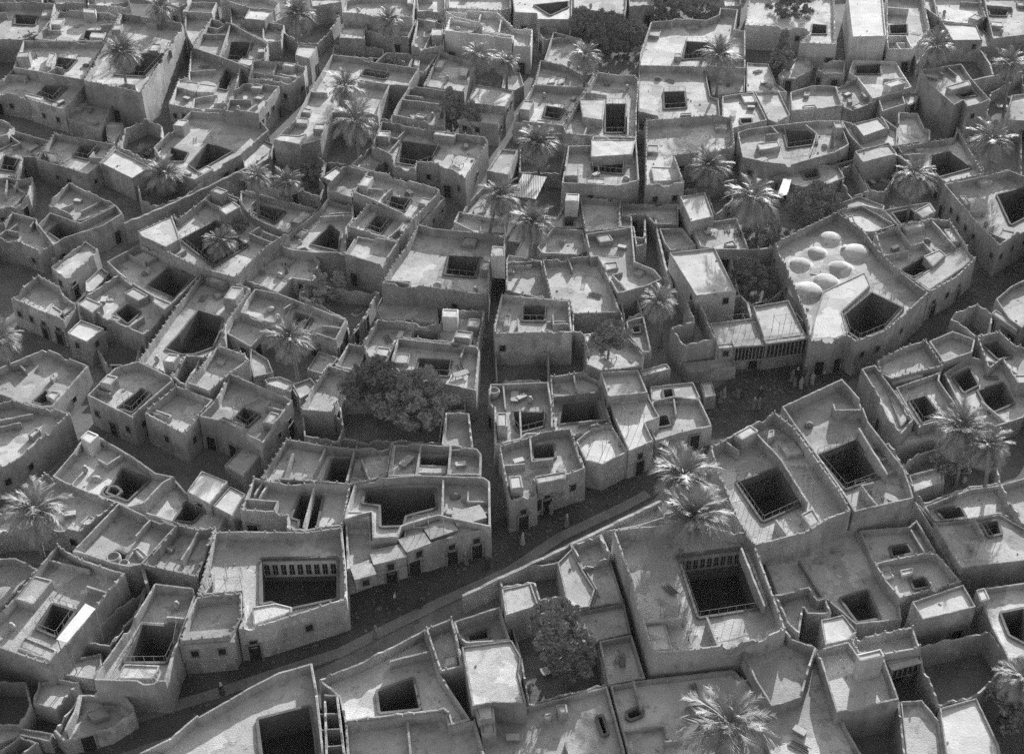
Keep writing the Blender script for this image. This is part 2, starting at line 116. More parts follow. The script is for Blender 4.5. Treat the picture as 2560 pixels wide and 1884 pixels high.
('courtyard_house','big walled roof with a court cut by a tall palm at upper right','house',4.61,3.28,[(23.91, 221.23), (22.06, 212.66), (21.56, 207.64), (32.68, 207.11), (39.41, 206.58), (41.58, 222.29), (39.76, 222.89), (41.62, 232.1), (38.4, 232.86), (37.76, 229.71), (35.28, 227.24), (29.54, 227.85), (28.98, 227.12), (25.05, 226.32)],[[(29.54, 212.79), (33.77, 213.45), (35.44, 219.56), (31.01, 220.14)]],[(4.1579999999999995, [(27.9, 212.02), (29.15, 211.91), (29.43, 213.57), (28.18, 213.68)]), (3.78, [(25.03, 224.84), (24.42, 222.12), (26.22, 221.72), (26.83, 224.44)]), (3.78, [(33.87, 227.09), (31.84, 227.31), (31.68, 225.76), (33.7, 225.54)])],[(4.28, [(39.83, 211.09), (36.41, 211.56), (36.61, 213.07)])],[],[],None,1),
('courtyard_house','L shaped house with a deep palm court right of the dark slit alley','house',4.90,3.57,[(19.21, 166.1), (24.94, 166.8), (24.33, 175.18), (33.0, 177.42), (33.83, 178.79), (34.56, 187.63), (32.16, 188.56), (20.98, 186.8)],[],[(4.176, [(31.72, 185.27), (33.46, 185.04), (33.69, 186.86), (32.05, 187.09)]), (3.996, [(20.66, 168.89), (24.57, 169.09), (24.96, 172.92), (20.64, 173.33)]), (4.07, [(20.71, 180.12), (20.5, 177.7), (22.2, 177.56), (22.4, 179.97)])],[(4.65, [(29.61, 176.75), (28.91, 179.45)])],[(20.78, 166.29, 2.52, 0.121, -0.993), (23.65, 166.64, 2.52, 0.121, -0.993), (25.52, 175.49, 2.52, 0.25, -0.968), (31.83, 177.12, 2.52, 0.25, -0.968)],[],None,0),
('flat_roofed_house','small white capped hut above the striped awning','house',3.17,2.88,[(-3.74, 173.53), (-0.36, 172.47), (0.92, 180.36), (-1.84, 180.58)],[],[],[],[],[(-0.17, 173.65, 0.987, -0.16)],None,0),
('walled_yard','dim walled yard between the fan palm and the bay court house','yard',2.16,0.20,[(1.0, 175.05), (7.41, 174.22), (8.63, 183.6), (1.25, 183.38)],[],[],[],[],[(2.16, 174.9, -0.128, -0.992)],None,0),
('walled_yard',"blank fronted yard at the slit alley's head",'yard',2.45,0.20,[(19.84, 187.76), (20.98, 187.54), (21.51, 191.48), (23.52, 192.42), (23.71, 194.57), (20.45, 194.33)],[],[],[],[],[],None,0),
('courtyard_house','house with a white end wall under the upper right trees','house',4.61,3.66,[(41.87, 224.99), (52.39, 223.49), (52.94, 221.23), (50.32, 217.05), (56.79, 216.48), (56.91, 218.32), (61.0, 240.7), (45.09, 240.7)],[[(53.61, 222.89), (56.16, 222.77), (56.92, 226.49), (54.61, 227.09)]],[],[(4.26, [(48.69, 240.5), (48.69, 237.16)]), (4.44, [(50.94, 240.5), (50.94, 236.88)])],[(51.32, 223.64, 2.61, -0.141, -0.99)],[(52.66, 222.39, -0.972, -0.236), (55.74, 216.57, -0.088, -0.996)],None,0),
('flat_roofed_house','tallest white roofed house at the top right','house',6.19,5.72,[(59.18, 215.98), (65.12, 216.44), (68.9, 236.61), (62.45, 236.61)],[],[],[],[],[],'w',0),
('courtyard_house','shaded rooms leaning on the tallest white roofed house','house',4.32,2.90,[(66.42, 220.74), (65.32, 214.88), (69.85, 215.1), (75.05, 224.17), (77.9, 241.44), (71.19, 241.44)],[[(68.25, 224.57), (71.31, 224.81), (72.14, 228.81), (68.98, 228.32)]],[],[(4.220000000000001, [(66.54, 220.85), (70.02, 221.09), (69.83, 216.35)]), (4.23, [(69.72, 234.15), (73.44, 233.29)]), (4.25, [(67.66, 215.2), (67.53, 217.76), (69.01, 217.83)])],[],[(68.84, 215.05, 0.05, -0.999)],None,0),
('courtyard_house','shed fronted house at the top right edge','house',3.74,2.60,[(78.26, 228.72), (84.45, 227.37), (87.19, 230.58), (89.08, 242.92), (80.04, 242.92)],[],[(4.1, [(84.78, 228.22), (86.36, 230.08), (84.99, 231.25), (83.41, 229.4)])],[(3.31, [(88.2, 238.5), (84.74, 239.03)])],[(78.41, 229.94, 1.55, -0.992, 0.124)],[],None,0),
('flat_roofed_house','open fronted house with a white awning roof at upper right','house',4.03,3.84,[(77.94, 219.55), (83.28, 219.66), (84.06, 226.19), (78.14, 227.53)],[],[],[],[(81.96, 219.63, 2.79, 0.022, -1.0)],[],'w',0),
('courtyard_house','lit house with a dark slit court in the top right corner','house',4.03,3.27,[(87.47, 231.76), (85.22, 220.24), (93.76, 222.6), (97.19, 242.18), (89.7, 242.18)],[[(88.42, 232.28), (91.17, 231.97), (92.33, 234.64), (89.0, 235.15)]],[(3.77, [(95.75, 235.65), (96.12, 237.81), (94.91, 238.02), (94.53, 235.86)]), (4.07, [(87.01, 227.85), (86.62, 225.84), (88.67, 225.44), (89.06, 227.45)])],[(3.94, [(88.55, 235.88), (93.12, 234.9), (92.88, 233.78)])],[],[],None,0),
('flat_roofed_house','low open room right of the cone shaped dark tree','house',3.02,1.69,[(52.21, 209.65), (53.03, 207.93), (56.63, 207.77), (57.84, 213.19), (53.56, 213.19)],[],[],[],[],[(52.66, 208.71, -0.902, -0.431), (55.01, 207.85, -0.044, -0.999)],None,0),
('courtyard_house','low roofs with a dark slot in front of the tallest white house','house',3.02,2.45,[(57.47, 208.57), (58.39, 206.45), (59.32, 198.27), (66.86, 202.71), (66.57, 208.57), (66.56, 212.92), (59.14, 213.36)],[[(58.85, 208.76), (62.96, 208.76), (63.63, 212.29), (59.58, 211.74)]],[(3.95, [(62.65, 200.58), (65.52, 202.27), (64.64, 203.75), (61.78, 202.06)])],[(2.94, [(66.48, 206.29), (62.9, 206.11)])],[(57.9, 207.58, 1.4, -0.917, -0.398)],[],None,0),
('flat_roofed_house','roof with a lit edge under goods right of the lamp dark well','house',3.17,2.41,[(45.13, 193.58), (50.48, 194.55), (53.81, 195.52), (54.15, 202.76), (50.3, 203.02), (46.08, 200.47)],[],[(2.8979999999999997, [(48.16, 199.53), (49.04, 199.53), (49.49, 200.79), (48.65, 201.04)]), (3.21, [(47.37, 194.29), (49.5, 194.67), (49.31, 195.72), (47.18, 195.34)])],[],[],[],None,0),
('flat_roofed_house','narrow shaded roof strewn with bundles at upper right','house',2.74,1.88,[(53.96, 195.92), (55.24, 194.22), (59.83, 197.88), (58.74, 206.81), (54.28, 203.68)],[],[(2.376, [(55.33, 198.13), (56.15, 198.38), (56.46, 199.87), (55.53, 199.62)]), (2.68, [(59.3, 199.74), (59.09, 201.43), (58.05, 201.31), (58.26, 199.61)]), (2.38, [(56.57, 195.67), (58.12, 196.9), (57.14, 198.13), (55.6, 196.9)])],[],[],[],None,0),
('courtyard_house','tall tower house with an angular roof well near the right edge','house',5.90,5.05,[(68.0, 197.56), (69.91, 189.97), (71.84, 191.78), (71.82, 189.4), (74.51, 190.73), (76.19, 192.16), (75.43, 198.92), (75.26, 205.5), (67.7, 203.19)],[[(72.48, 194.14), (74.98, 195.02), (74.18, 198.74), (71.72, 196.49)]],[(6.104, [(70.68, 194.75), (74.45, 196.73), (74.57, 198.74), (70.21, 196.24)])],[(5.68, [(72.61, 204.48), (73.46, 201.71)]), (5.59, [(70.86, 203.95), (71.42, 202.14)])],[(73.14, 190.05, 4.0, 0.442, -0.897)],[],None,0),
('courtyard_house','shaded roof with a round mat right of the square well roof','house',3.46,2.89,[(33.06, 186.92), (34.73, 186.83), (37.0, 188.07), (40.62, 189.69), (39.9, 199.96), (34.52, 198.36)],[[(36.52, 189.28), (38.12, 189.42), (38.26, 191.03), (36.55, 190.94)]],[(3.39, [(39.87, 196.11), (39.67, 198.94), (37.65, 198.8), (37.85, 195.97)])],[],[(35.84, 187.44, 1.84, 0.478, -0.878)],[(35.84, 187.44, 0.478, -0.878)],None,0),
('flat_roofed_house','pale roof patch left of the lit shed at upper right','house',3.17,2.88,[(40.89, 190.5), (42.08, 189.33), (44.72, 192.15), (44.31, 200.47), (40.22, 200.47)],[],[],[],[(43.29, 190.63, 1.83, 0.73, -0.683)],[],None,0),
('courtyard_house','house with an upright post and dark court above the spreading palm','house',3.89,2.94,[(34.71, 176.52), (37.89, 174.97), (41.75, 174.14), (49.09, 178.05), (51.74, 180.64), (51.89, 188.59), (47.78, 188.59), (41.86, 187.21), (37.05, 185.84), (35.11, 184.62)],[[(42.47, 181.04), (47.15, 182.37), (46.7, 186.25), (42.75, 186.57)]],[(3.7079999999999997, [(37.7, 178.91), (41.16, 180.2), (41.04, 181.95), (37.65, 181.29)]), (4.84, [(51.5, 184.1), (51.54, 186.11), (50.2, 186.14), (50.17, 184.12)])],[(3.6879999999999997, [(46.2, 187.84), (47.5, 184.65), (45.2, 177.66)]), (3.88, [(40.75, 186.68), (41.41, 184.37), (39.45, 183.81)])],[(47.98, 177.46, 1.89, 0.47, -0.883)],[(36.31, 175.75, -0.438, -0.899), (50.45, 179.38, 0.698, -0.716)],None,1),
('flat_roofed_house','white topped block amid dim rooms at right','house',4.61,4.42,[(54.03, 181.88), (58.47, 184.73), (57.71, 188.3), (53.4, 186.23)],[],[],[],[],[],'w',0),
('courtyard_house','dim rooms wrapped round the white topped block','house',3.89,3.13,[(52.29, 183.81), (53.38, 179.21), (58.9, 180.2), (60.45, 185.98), (58.66, 190.13), (58.9, 186.07), (54.42, 183.15), (53.7, 187.67), (52.04, 188.82)],[],[],[],[],[],None,0),
('flat_roofed_house','porch hut with dark posts and a pale slab roof at right','house',4.03,3.79,[(52.49, 174.66), (58.27, 177.44), (57.84, 181.06), (52.03, 178.21)],[],[],[],[],[],None,0),
('walled_yard','yard of the porch hut with a square pit','yard',2.02,0.20,[(52.84, 169.64), (54.91, 169.25), (58.29, 175.31), (59.37, 180.81), (53.54, 178.03), (52.14, 178.67)],[],[],[],[],[(56.54, 172.17, 0.873, -0.487)],None,0),
('courtyard_house','sloping walled house with a dark yard left of the spiky palm','house',3.31,2.27,[(60.28, 172.13), (62.96, 172.53), (63.59, 169.64), (70.17, 172.45), (70.16, 187.11), (68.79, 183.95), (59.15, 180.87)],[[(63.16, 175.65), (63.57, 173.0), (69.34, 175.86), (67.42, 181.05), (64.53, 179.77)]],[(2.77, [(63.61, 181.98), (62.04, 181.48), (62.37, 180.46), (63.93, 180.96)])],[(3.26, [(59.67, 178.45), (63.13, 178.9)])],[],[(61.56, 172.32, 0.15, -0.989), (63.29, 171.03, -0.977, -0.212)],None,0),
('flat_roofed_house','dim low house below the tower house','house',2.74,1.88,[(61.21, 188.34), (59.62, 182.41), (65.25, 184.27), (66.21, 187.66), (65.44, 188.34), (65.65, 193.5), (62.53, 193.98)],[],[],[],[],[],None,0),
('flat_roofed_house','ragged low roofs left of the tower house','house',2.74,1.88,[(59.99, 194.22), (64.52, 196.9), (64.93, 201.38), (60.38, 198.87)],[],[],[],[],[],None,0),
('flat_roofed_house','house with a plain shaded roof above the lit ruin at left','house',3.46,2.41,[(-66.55, 163.64), (-60.52, 158.46), (-58.5, 160.47), (-56.54, 163.08), (-65.02, 169.54)],[],[],[(3.14, [(-59.1, 164.77), (-61.37, 161.79)]), (3.38, [(-64.32, 161.99), (-62.92, 163.61)])],[(-65.59, 162.82, 1.36, -0.651, -0.759), (-63.61, 161.12, 1.36, -0.651, -0.759)],[],None,0),
('courtyard_house','house with a lit patch at the left edge above the ruin','house',3.60,2.55,[(-71.08, 157.68), (-73.34, 158.95), (-71.87, 154.31), (-67.14, 152.58), (-63.77, 150.37), (-62.4, 151.89), (-66.13, 157.32), (-66.79, 158.95), (-70.71, 160.78)],[],[],[(3.5, [(-66.86, 159.11), (-67.07, 156.95)]), (3.21, [(-70.77, 154.12), (-69.26, 158.24)]), (3.57, [(-70.81, 154.14), (-70.11, 156.04), (-68.36, 155.4)])],[(-65.3, 151.37, 1.5, -0.55, -0.835)],[],None,0),
('courtyard_house','house with a sunken court and a tall street door at left','house',3.89,2.75,[(-65.93, 156.84), (-62.21, 151.43), (-61.27, 153.32), (-56.77, 156.48), (-54.77, 159.92), (-56.29, 162.33), (-58.23, 159.74), (-60.15, 157.38), (-65.14, 160.29)],[[(-64.5, 156.51), (-61.77, 153.94), (-60.52, 156.51), (-63.72, 158.56)]],[],[],[],[(-61.78, 152.3, 0.897, -0.443), (-55.71, 158.3, 0.864, -0.503)],None,0),
('ruined_house','ruined house with a torn thatch roof at left','house',3.74,3.27,[(-61.16, 146.26), (-58.23, 143.28), (-56.27, 149.3), (-56.02, 150.81), (-58.27, 152.86)],[],[],[],[(-59.65, 144.73, 2.22, -0.714, -0.7), (-57.87, 144.38, 2.22, 0.951, -0.31)],[(-57.87, 144.38, 0.951, -0.31)],None,0),
('courtyard_house','house with a broad shaded roof and long dark court at left','house',3.60,2.46,[(-54.14, 147.8), (-52.1, 145.26), (-49.09, 142.08), (-45.89, 139.31), (-43.38, 137.94), (-40.84, 145.26), (-50.79, 152.3)],[[(-47.86, 143.48), (-43.78, 140.68), (-42.44, 145.39), (-46.01, 147.67)]],[(2.96, [(-47.9, 149.89), (-50.15, 151.48), (-51.15, 150.06), (-48.91, 148.47)])],[(3.36, [(-52.05, 150.27), (-49.16, 148.13)])],[],[],None,0),
('courtyard_house','house with a palm growing in its diamond court at left centre','house',4.46,3.32,[(-50.61, 152.55), (-46.62, 149.16), (-41.0, 144.89), (-35.99, 142.72), (-34.29, 146.84), (-33.02, 150.16), (-30.55, 153.77), (-36.05, 158.03), (-37.61, 160.78), (-38.98, 163.41), (-42.73, 165.78), (-44.25, 162.09), (-46.51, 157.42), (-47.08, 158.4), (-51.32, 154.12)],[[(-45.36, 153.54), (-39.69, 146.98), (-36.06, 151.99), (-41.49, 158.5)]],[(5.263999999999999, [(-39.67, 157.04), (-37.94, 159.41), (-39.21, 160.89), (-40.91, 158.86)]), (4.863999999999999, [(-50.25, 152.07), (-46.42, 149.35), (-44.87, 151.39), (-45.88, 154.16), (-47.2, 157.47), (-51.07, 153.46)]), (5.22, [(-40.5, 164.01), (-42.24, 165.11), (-43.03, 163.86), (-41.3, 162.76)])],[(4.363999999999999, [(-43.64, 162.82), (-40.09, 159.85)]), (4.363999999999999, [(-41.06, 164.34), (-39.02, 162.45)]), (4.35, [(-31.58, 152.62), (-34.22, 154.43)]), (4.1, [(-45.26, 148.38), (-43.96, 150.1)]), (4.44, [(-32.49, 151.29), (-35.91, 153.63), (-34.76, 155.3)])],[(-43.81, 147.02, 2.27, -0.604, -0.797)],[(-43.81, 147.02, -0.604, -0.797)],None,1),
('courtyard_house','house with a square court and a white hut on its corner','house',3.46,2.41,[(-55.75, 138.31), (-52.67, 136.21), (-49.17, 133.59), (-45.58, 131.31), (-43.33, 138.0), (-45.87, 139.52), (-49.34, 142.3), (-51.89, 145.0)],[[(-50.46, 137.12), (-48.52, 135.0), (-47.55, 137.42), (-49.45, 138.98)]],[(4.256, [(-45.68, 137.28), (-43.78, 135.5), (-43.08, 136.99), (-45.54, 138.58)]), (3.8560000000000003, [(-52.88, 135.34), (-52.05, 137.42), (-54.47, 138.93), (-55.27, 137.42)]), (3.0960000000000005, [(-50.65, 135.26), (-49.63, 134.53), (-49.34, 135.41), (-50.69, 136.14)]), (3.51, [(-46.78, 139.86), (-49.09, 141.71), (-50.14, 140.4), (-47.84, 138.55)])],[(3.38, [(-47.9, 133.01), (-46.45, 135.29)])],[(-51.75, 135.52, 1.36, -0.601, -0.799), (-45.23, 132.35, 1.36, 0.948, -0.318)],[],None,0),
('courtyard_house','street house with tall windows and lit roof boxes at left','house',4.32,3.28,[(-63.97, 138.24), (-58.3, 134.68), (-55.97, 133.51), (-55.25, 136.74), (-57.26, 138.85), (-58.27, 140.69), (-61.92, 143.51)],[],[(4.050000000000001, [(-56.21, 134.77), (-55.34, 136.54), (-55.87, 137.29), (-56.7, 135.36)]), (3.7800000000000007, [(-56.8, 134.28), (-56.74, 135.9), (-58.29, 137.23), (-58.8, 135.75)])],[],[(-62.98, 137.62, 2.23, -0.532, -0.847), (-61.12, 136.45, 2.23, -0.532, -0.847), (-59.18, 135.23, 2.23, -0.532, -0.847), (-57.02, 134.04, 2.23, -0.448, -0.894)],[(-59.18, 135.23, -0.532, -0.847), (-57.02, 134.04, -0.448, -0.894)],None,0),
('flat_roofed_house','sunlit hut with a corner window in the left street','house',3.60,3.41,[(-55.09, 131.53), (-52.11, 129.57), (-50.75, 132.52), (-54.11, 134.4)],[],[],[],[(-53.71, 130.62, 2.36, -0.55, -0.835), (-51.48, 130.94, 2.36, 0.908, -0.418)],[],'w',0),
('courtyard_house','long house with a lit alley like roof and a dark court','house',3.60,2.55,[(-42.87, 136.3), (-44.96, 125.76), (-40.33, 122.74), (-39.29, 126.7), (-36.99, 126.43), (-35.19, 129.99), (-35.68, 132.81), (-35.3, 135.42), (-33.9, 141.46), (-40.75, 145.26)],[[(-41.45, 132.27), (-42.45, 129.47), (-40.35, 128.37), (-38.88, 128.37), (-36.84, 129.75), (-36.61, 133.13), (-36.76, 135.88), (-40.05, 137.66)]],[(2.905, [(-38.24, 140.03), (-37.36, 140.95), (-38.22, 141.88), (-38.98, 141.26)]), (4.46, [(-40.27, 124.16), (-39.83, 125.84), (-41.22, 126.2), (-41.66, 124.52)]), (4.46, [(-35.14, 137.42), (-34.49, 140.26), (-36.09, 140.63), (-36.75, 137.79)]), (3.65, [(-37.08, 142.88), (-39.65, 144.3), (-40.14, 143.42), (-37.57, 141.99)])],[],[(-36.09, 128.22, 1.5, 0.893, -0.451)],[(-36.09, 128.22, 0.893, -0.451)],None,0),
('flat_roofed_house','railed roof left of the bright round palm','house',2.59,1.93,[(-35.65, 132.79), (-32.21, 129.98), (-30.09, 134.66), (-33.67, 137.1), (-35.81, 135.68)],[],[],[],[],[(-33.16, 130.76, -0.633, -0.774), (-31.7, 131.1, 0.911, -0.412)],None,0),
('flat_roofed_house','raised room with cluttered roof above the hexagonal roof house','house',4.61,3.47,[(-36.77, 123.5), (-37.85, 120.15), (-34.94, 118.65), (-32.98, 122.07), (-31.29, 124.55), (-31.93, 125.75), (-35.8, 127.77)],[],[(3.818, [(-35.45, 125.2), (-34.56, 124.67), (-34.4, 125.6), (-35.3, 126.14)])],[],[],[],None,0),
('roofless_house','dark roofless room beside the lit alley like roof','house',3.17,0.20,[(-40.41, 123.17), (-38.52, 121.24), (-37.57, 126.6), (-39.44, 127.49)],[],[],[],[],[],None,0),
('courtyard_house','house with an angled dark court by the thin palm trunk','house',3.02,1.98,[(-39.06, 163.94), (-35.94, 159.84), (-32.48, 156.67), (-31.04, 155.89), (-27.59, 162.43), (-39.82, 168.57)],[[(-37.31, 163.54), (-33.65, 160.39), (-32.57, 163.24), (-36.78, 165.13)]],[(2.78, [(-29.85, 158.79), (-28.33, 161.67), (-29.87, 162.49), (-31.39, 159.6)])],[(2.74, [(-36.52, 166.69), (-37.53, 164.67)])],[],[],None,1),
('courtyard_house','house with a tall dark doorway court left of the sunlit block','house',3.31,2.27,[(-30.89, 155.42), (-32.24, 152.63), (-30.04, 151.16), (-26.52, 150.49), (-22.55, 150.49), (-23.01, 157.19), (-22.33, 159.43), (-22.81, 163.44), (-26.64, 165.23), (-27.48, 161.72)],[[(-27.66, 154.04), (-23.91, 152.49), (-24.03, 157.27), (-25.62, 159.07)]],[(2.77, [(-29.35, 157.63), (-30.23, 156.0), (-29.25, 155.46), (-28.37, 157.09)])],[(3.212, [(-22.84, 163.61), (-22.35, 159.6)]), (3.16, [(-22.69, 160.76), (-27.15, 160.23)]), (3.22, [(-22.77, 161.44), (-25.86, 161.07)])],[],[],None,0),
('courtyard_house','house with a railed pit court below the stepped parapet house','house',4.03,2.89,[(-22.78, 156.0), (-19.8, 154.58), (-15.56, 152.16), (-13.59, 158.22), (-20.31, 162.65)],[[(-20.28, 157.2), (-18.22, 155.85), (-17.09, 159.56), (-19.13, 160.29)]],[(3.69, [(-14.86, 155.3), (-14.11, 157.61), (-15.22, 157.97), (-15.97, 155.66)])],[(3.78, [(-17.18, 153.32), (-15.49, 156.26)])],[(-18.76, 153.99, 1.84, -0.497, -0.868), (-16.68, 152.8, 1.84, -0.497, -0.868)],[(-21.18, 155.24, -0.428, -0.904)],None,1),
('flat_roofed_house','blank sunlit block with a bright sloping roof left of centre','house',4.61,3.75,[(-22.31, 148.19), (-17.02, 145.31), (-15.35, 151.22), (-21.11, 153.43)],[],[],[],[],[(-21.14, 147.55, -0.478, -0.878)],None,0),
('courtyard_house','grand house with a railed square court and corner turret at centre','house',4.90,3.57,[(-14.29, 149.47), (-15.89, 144.54), (-16.77, 140.6), (-12.49, 140.2), (-6.37, 138.66), (-3.08, 138.0), (-2.95, 142.95), (-2.64, 146.16), (-0.89, 148.8), (-0.99, 152.02), (-2.36, 152.71), (-10.77, 154.28), (-12.93, 155.34)],[[(-8.86, 144.6), (-4.86, 143.87), (-4.15, 148.51), (-8.42, 149.08)]],[(6.696, [(-2.74, 144.23), (-0.9, 143.98), (-0.96, 146.58), (-2.63, 146.75)]), (4.715999999999999, [(-4.27, 144.11), (-2.96, 143.86), (-2.64, 146.05), (-4.02, 146.44)]), (4.07, [(-4.61, 152.83), (-6.64, 153.21), (-6.99, 151.31), (-4.96, 150.93)]), (4.07, [(-15.38, 140.77), (-13.23, 140.57), (-13.06, 142.42), (-15.2, 142.63)])],[(4.76, [(-16.33, 141.64), (-13.26, 140.95)])],[(-7.39, 138.92, 2.52, -0.243, -0.97), (-1.75, 147.51, 2.52, 0.834, -0.552)],[(-7.39, 138.92, -0.243, -0.97)],None,1),
('flat_roofed_house','low house with a dim tree shaded yard at left centre','house',2.59,1.74,[(-36.19, 146.74), (-36.02, 145.13), (-30.52, 141.88), (-29.16, 145.35), (-26.32, 144.55), (-25.93, 149.44), (-27.02, 151.05), (-32.38, 153.69)],[],[(2.322, [(-34.0, 147.88), (-33.05, 147.55), (-33.07, 148.87), (-34.02, 149.2)])],[(2.27, [(-29.0, 151.8), (-30.19, 149.37), (-31.23, 149.88)])],[],[(-33.17, 143.45, -0.509, -0.86), (-27.72, 144.95, -0.271, -0.962)],None,0),
('walled_yard','tree yard with a long curved wall left of the grand house','yard',2.16,0.20,[(-21.71, 142.99), (-26.32, 144.89), (-27.85, 141.74), (-24.04, 138.83), (-21.21, 136.3), (-20.41, 132.54), (-18.98, 136.0), (-17.89, 141.28), (-17.41, 142.83)],[],[],[],[],[(-19.75, 134.15, 0.924, -0.383), (-18.71, 137.28, 0.979, -0.202)],None,0),
('courtyard_house','house with an arched palm side court left of centre','house',3.46,2.41,[(-34.07, 139.15), (-34.43, 136.16), (-30.58, 134.11), (-25.49, 132.1), (-21.64, 130.18), (-20.77, 134.6), (-29.97, 140.44), (-33.39, 141.61)],[[(-28.39, 135.0), (-25.95, 133.67), (-25.39, 135.94), (-27.95, 137.42)]],[],[(3.35, [(-21.29, 132.99), (-23.72, 133.46)]), (3.29, [(-27.96, 138.92), (-29.05, 137.2)])],[],[(-24.51, 131.61, -0.446, -0.895), (-21.44, 131.19, 0.981, -0.193)],None,1),
('courtyard_house','house with a white chimney turret right of centre alley wall','house',4.03,2.89,[(-18.21, 128.98), (-17.47, 126.12), (-15.12, 124.65), (-14.05, 129.89), (-9.44, 129.2), (-4.13, 128.01), (-3.44, 135.53), (-8.75, 136.03), (-8.94, 132.72), (-16.81, 133.69)],[[(-12.24, 130.38), (-9.28, 130.04), (-9.16, 131.83), (-12.1, 132.26)]],[(5.032, [(-8.67, 132.79), (-6.77, 132.73), (-6.66, 134.53), (-8.66, 134.64)]), (3.69, [(-15.05, 126.46), (-14.7, 128.19), (-16.32, 128.52), (-16.67, 126.79)]), (4.39, [(-4.11, 131.54), (-3.94, 133.35), (-5.38, 133.49), (-5.54, 131.67)]), (4.79, [(-7.09, 128.98), (-5.07, 128.53), (-4.74, 130.04), (-6.76, 130.48)])],[],[],[],None,0),
('courtyard_house',"house with a square court touched by the great tree's crown",'house',4.32,3.18,[(-14.57, 124.01), (-12.04, 121.42), (-6.83, 120.02), (-4.17, 119.01), (-3.86, 126.81), (-4.2, 127.76), (-9.08, 128.58), (-14.0, 129.49)],[[(-11.4, 123.54), (-7.6, 123.15), (-7.39, 126.02), (-11.11, 126.4)]],[(3.68, [(-13.88, 127.8), (-14.15, 125.21), (-12.43, 125.04), (-12.17, 127.62)])],[(4.17, [(-5.8, 127.83), (-6.15, 125.76)])],[],[(-13.4, 122.81, -0.715, -0.699)],None,1),
('flat_roofed_house',"small room roof above the great tree's left side",'house',3.31,2.27,[(-21.28, 125.16), (-18.28, 123.89), (-17.7, 129.08), (-20.13, 129.77)],[],[],[],[],[],None,0),
('flat_roofed_house','shed roof beside the bright round palm','house',2.02,1.73,[(-24.88, 126.12), (-22.5, 125.06), (-21.26, 128.55), (-23.87, 129.93)],[],[],[],[],[],None,0),
('flat_roofed_house','house with a post and lit roof edge below the columned bay house','house',3.31,2.36,[(9.91, 160.72), (10.16, 155.91), (14.94, 156.91), (15.73, 164.65), (9.82, 165.61)],[],[(4.712, [(7.51, 161.92), (9.43, 161.77), (9.63, 163.88), (7.78, 164.11)])],[],[],[],None,0),
('courtyard_house','low sheds beside the two leaning palms at upper centre','house',2.45,1.88,[(6.46, 161.62), (4.56, 161.92), (4.21, 158.34), (9.98, 158.63), (9.7, 165.58), (7.73, 165.58)],[[(7.47, 159.46), (8.69, 159.46), (8.78, 161.48), (7.54, 161.48)]],[],[],[],[],None,0),
('flat_roofed_house','low terrace with a bedding heap below the leaning palms','house',2.59,1.83,[(3.44, 153.17), (4.0, 151.53), (9.07, 151.12), (10.35, 152.14), (9.99, 157.67), (5.61, 158.03)],[],[(2.322, [(6.65, 154.99), (7.39, 154.99), (7.42, 156.05), (6.68, 156.05)])],[],[],[(5.34, 151.42, -0.08, -0.997)],None,0),
('courtyard_house','house with a tilted lit terrace and a dark thatch patch','house',4.03,2.99,[(10.51, 148.18), (11.42, 148.51), (12.56, 143.64), (13.52, 139.58), (17.61, 141.43), (19.65, 143.0), (18.8, 145.24), (16.4, 147.19), (16.64, 156.07), (10.07, 154.23)],[],[(3.337, [(12.37, 145.99), (14.18, 146.63), (14.11, 148.28), (12.31, 147.95)]), (3.4020000000000006, [(16.05, 145.56), (16.86, 144.6), (17.64, 145.56), (16.68, 146.86)]), (3.79, [(13.31, 154.83), (11.39, 154.29), (11.95, 152.27), (13.87, 152.8)])],[(3.65, [(15.05, 140.49), (13.22, 144.55), (14.57, 145.17)])],[(18.63, 142.21, 1.94, 0.609, -0.793)],[(16.64, 140.99, 0.412, -0.911), (10.41, 149.56, -0.997, -0.073)],None,0),
('flat_roofed_house','broad sunlit roof beneath the tilted terrace','house',3.60,2.55,[(4.96, 139.0), (7.34, 138.64), (7.57, 135.71), (13.73, 135.95), (12.61, 144.23), (11.47, 149.12), (10.94, 149.32), (4.02, 148.29)],[],[],[(3.32, [(7.65, 148.63), (7.99, 146.3)])],[],[(7.44, 137.34, -0.997, -0.08)],None,0),
('flat_roofed_house','dim roof between the turret and the broad sunlit roof','house',2.88,2.02,[(-0.87, 141.85), (1.81, 140.74), (4.91, 140.06), (4.04, 149.32), (-0.81, 148.76)],[],[(2.4299999999999997, [(-0.71, 147.06), (0.36, 146.73), (0.18, 148.7), (-0.72, 148.7)])],[],[],[(0.44, 141.31, -0.384, -0.923)],None,0),
('courtyard_house','narrow house with a small square well and a high front wall','house',4.90,3.76,[(-2.29, 130.99), (-2.11, 129.53), (4.23, 129.86), (7.36, 129.81), (7.24, 136.65), (5.06, 137.03), (-1.36, 138.09)],[[(1.37, 133.74), (4.0, 133.68), (4.18, 136.31), (1.61, 136.61)]],[(4.5360000000000005, [(-1.07, 131.63), (-0.33, 131.63), (-0.08, 134.08), (-0.83, 134.22)])],[(4.51, [(7.1, 132.72), (4.32, 132.67)]), (4.73, [(7.12, 131.89), (5.12, 131.85), (5.09, 133.93)]), (4.78, [(0.88, 129.89), (0.73, 132.86)])],[(-1.17, 129.58, 2.71, 0.053, -0.999)],[],None,1),
('walled_yard',"walled ruin yard below the narrow house's high front",'yard',2.02,0.20,[(-1.92, 123.75), (4.39, 123.75), (4.48, 124.01), (4.6, 129.65), (-2.14, 129.65)],[],[],[],[],[],None,0),
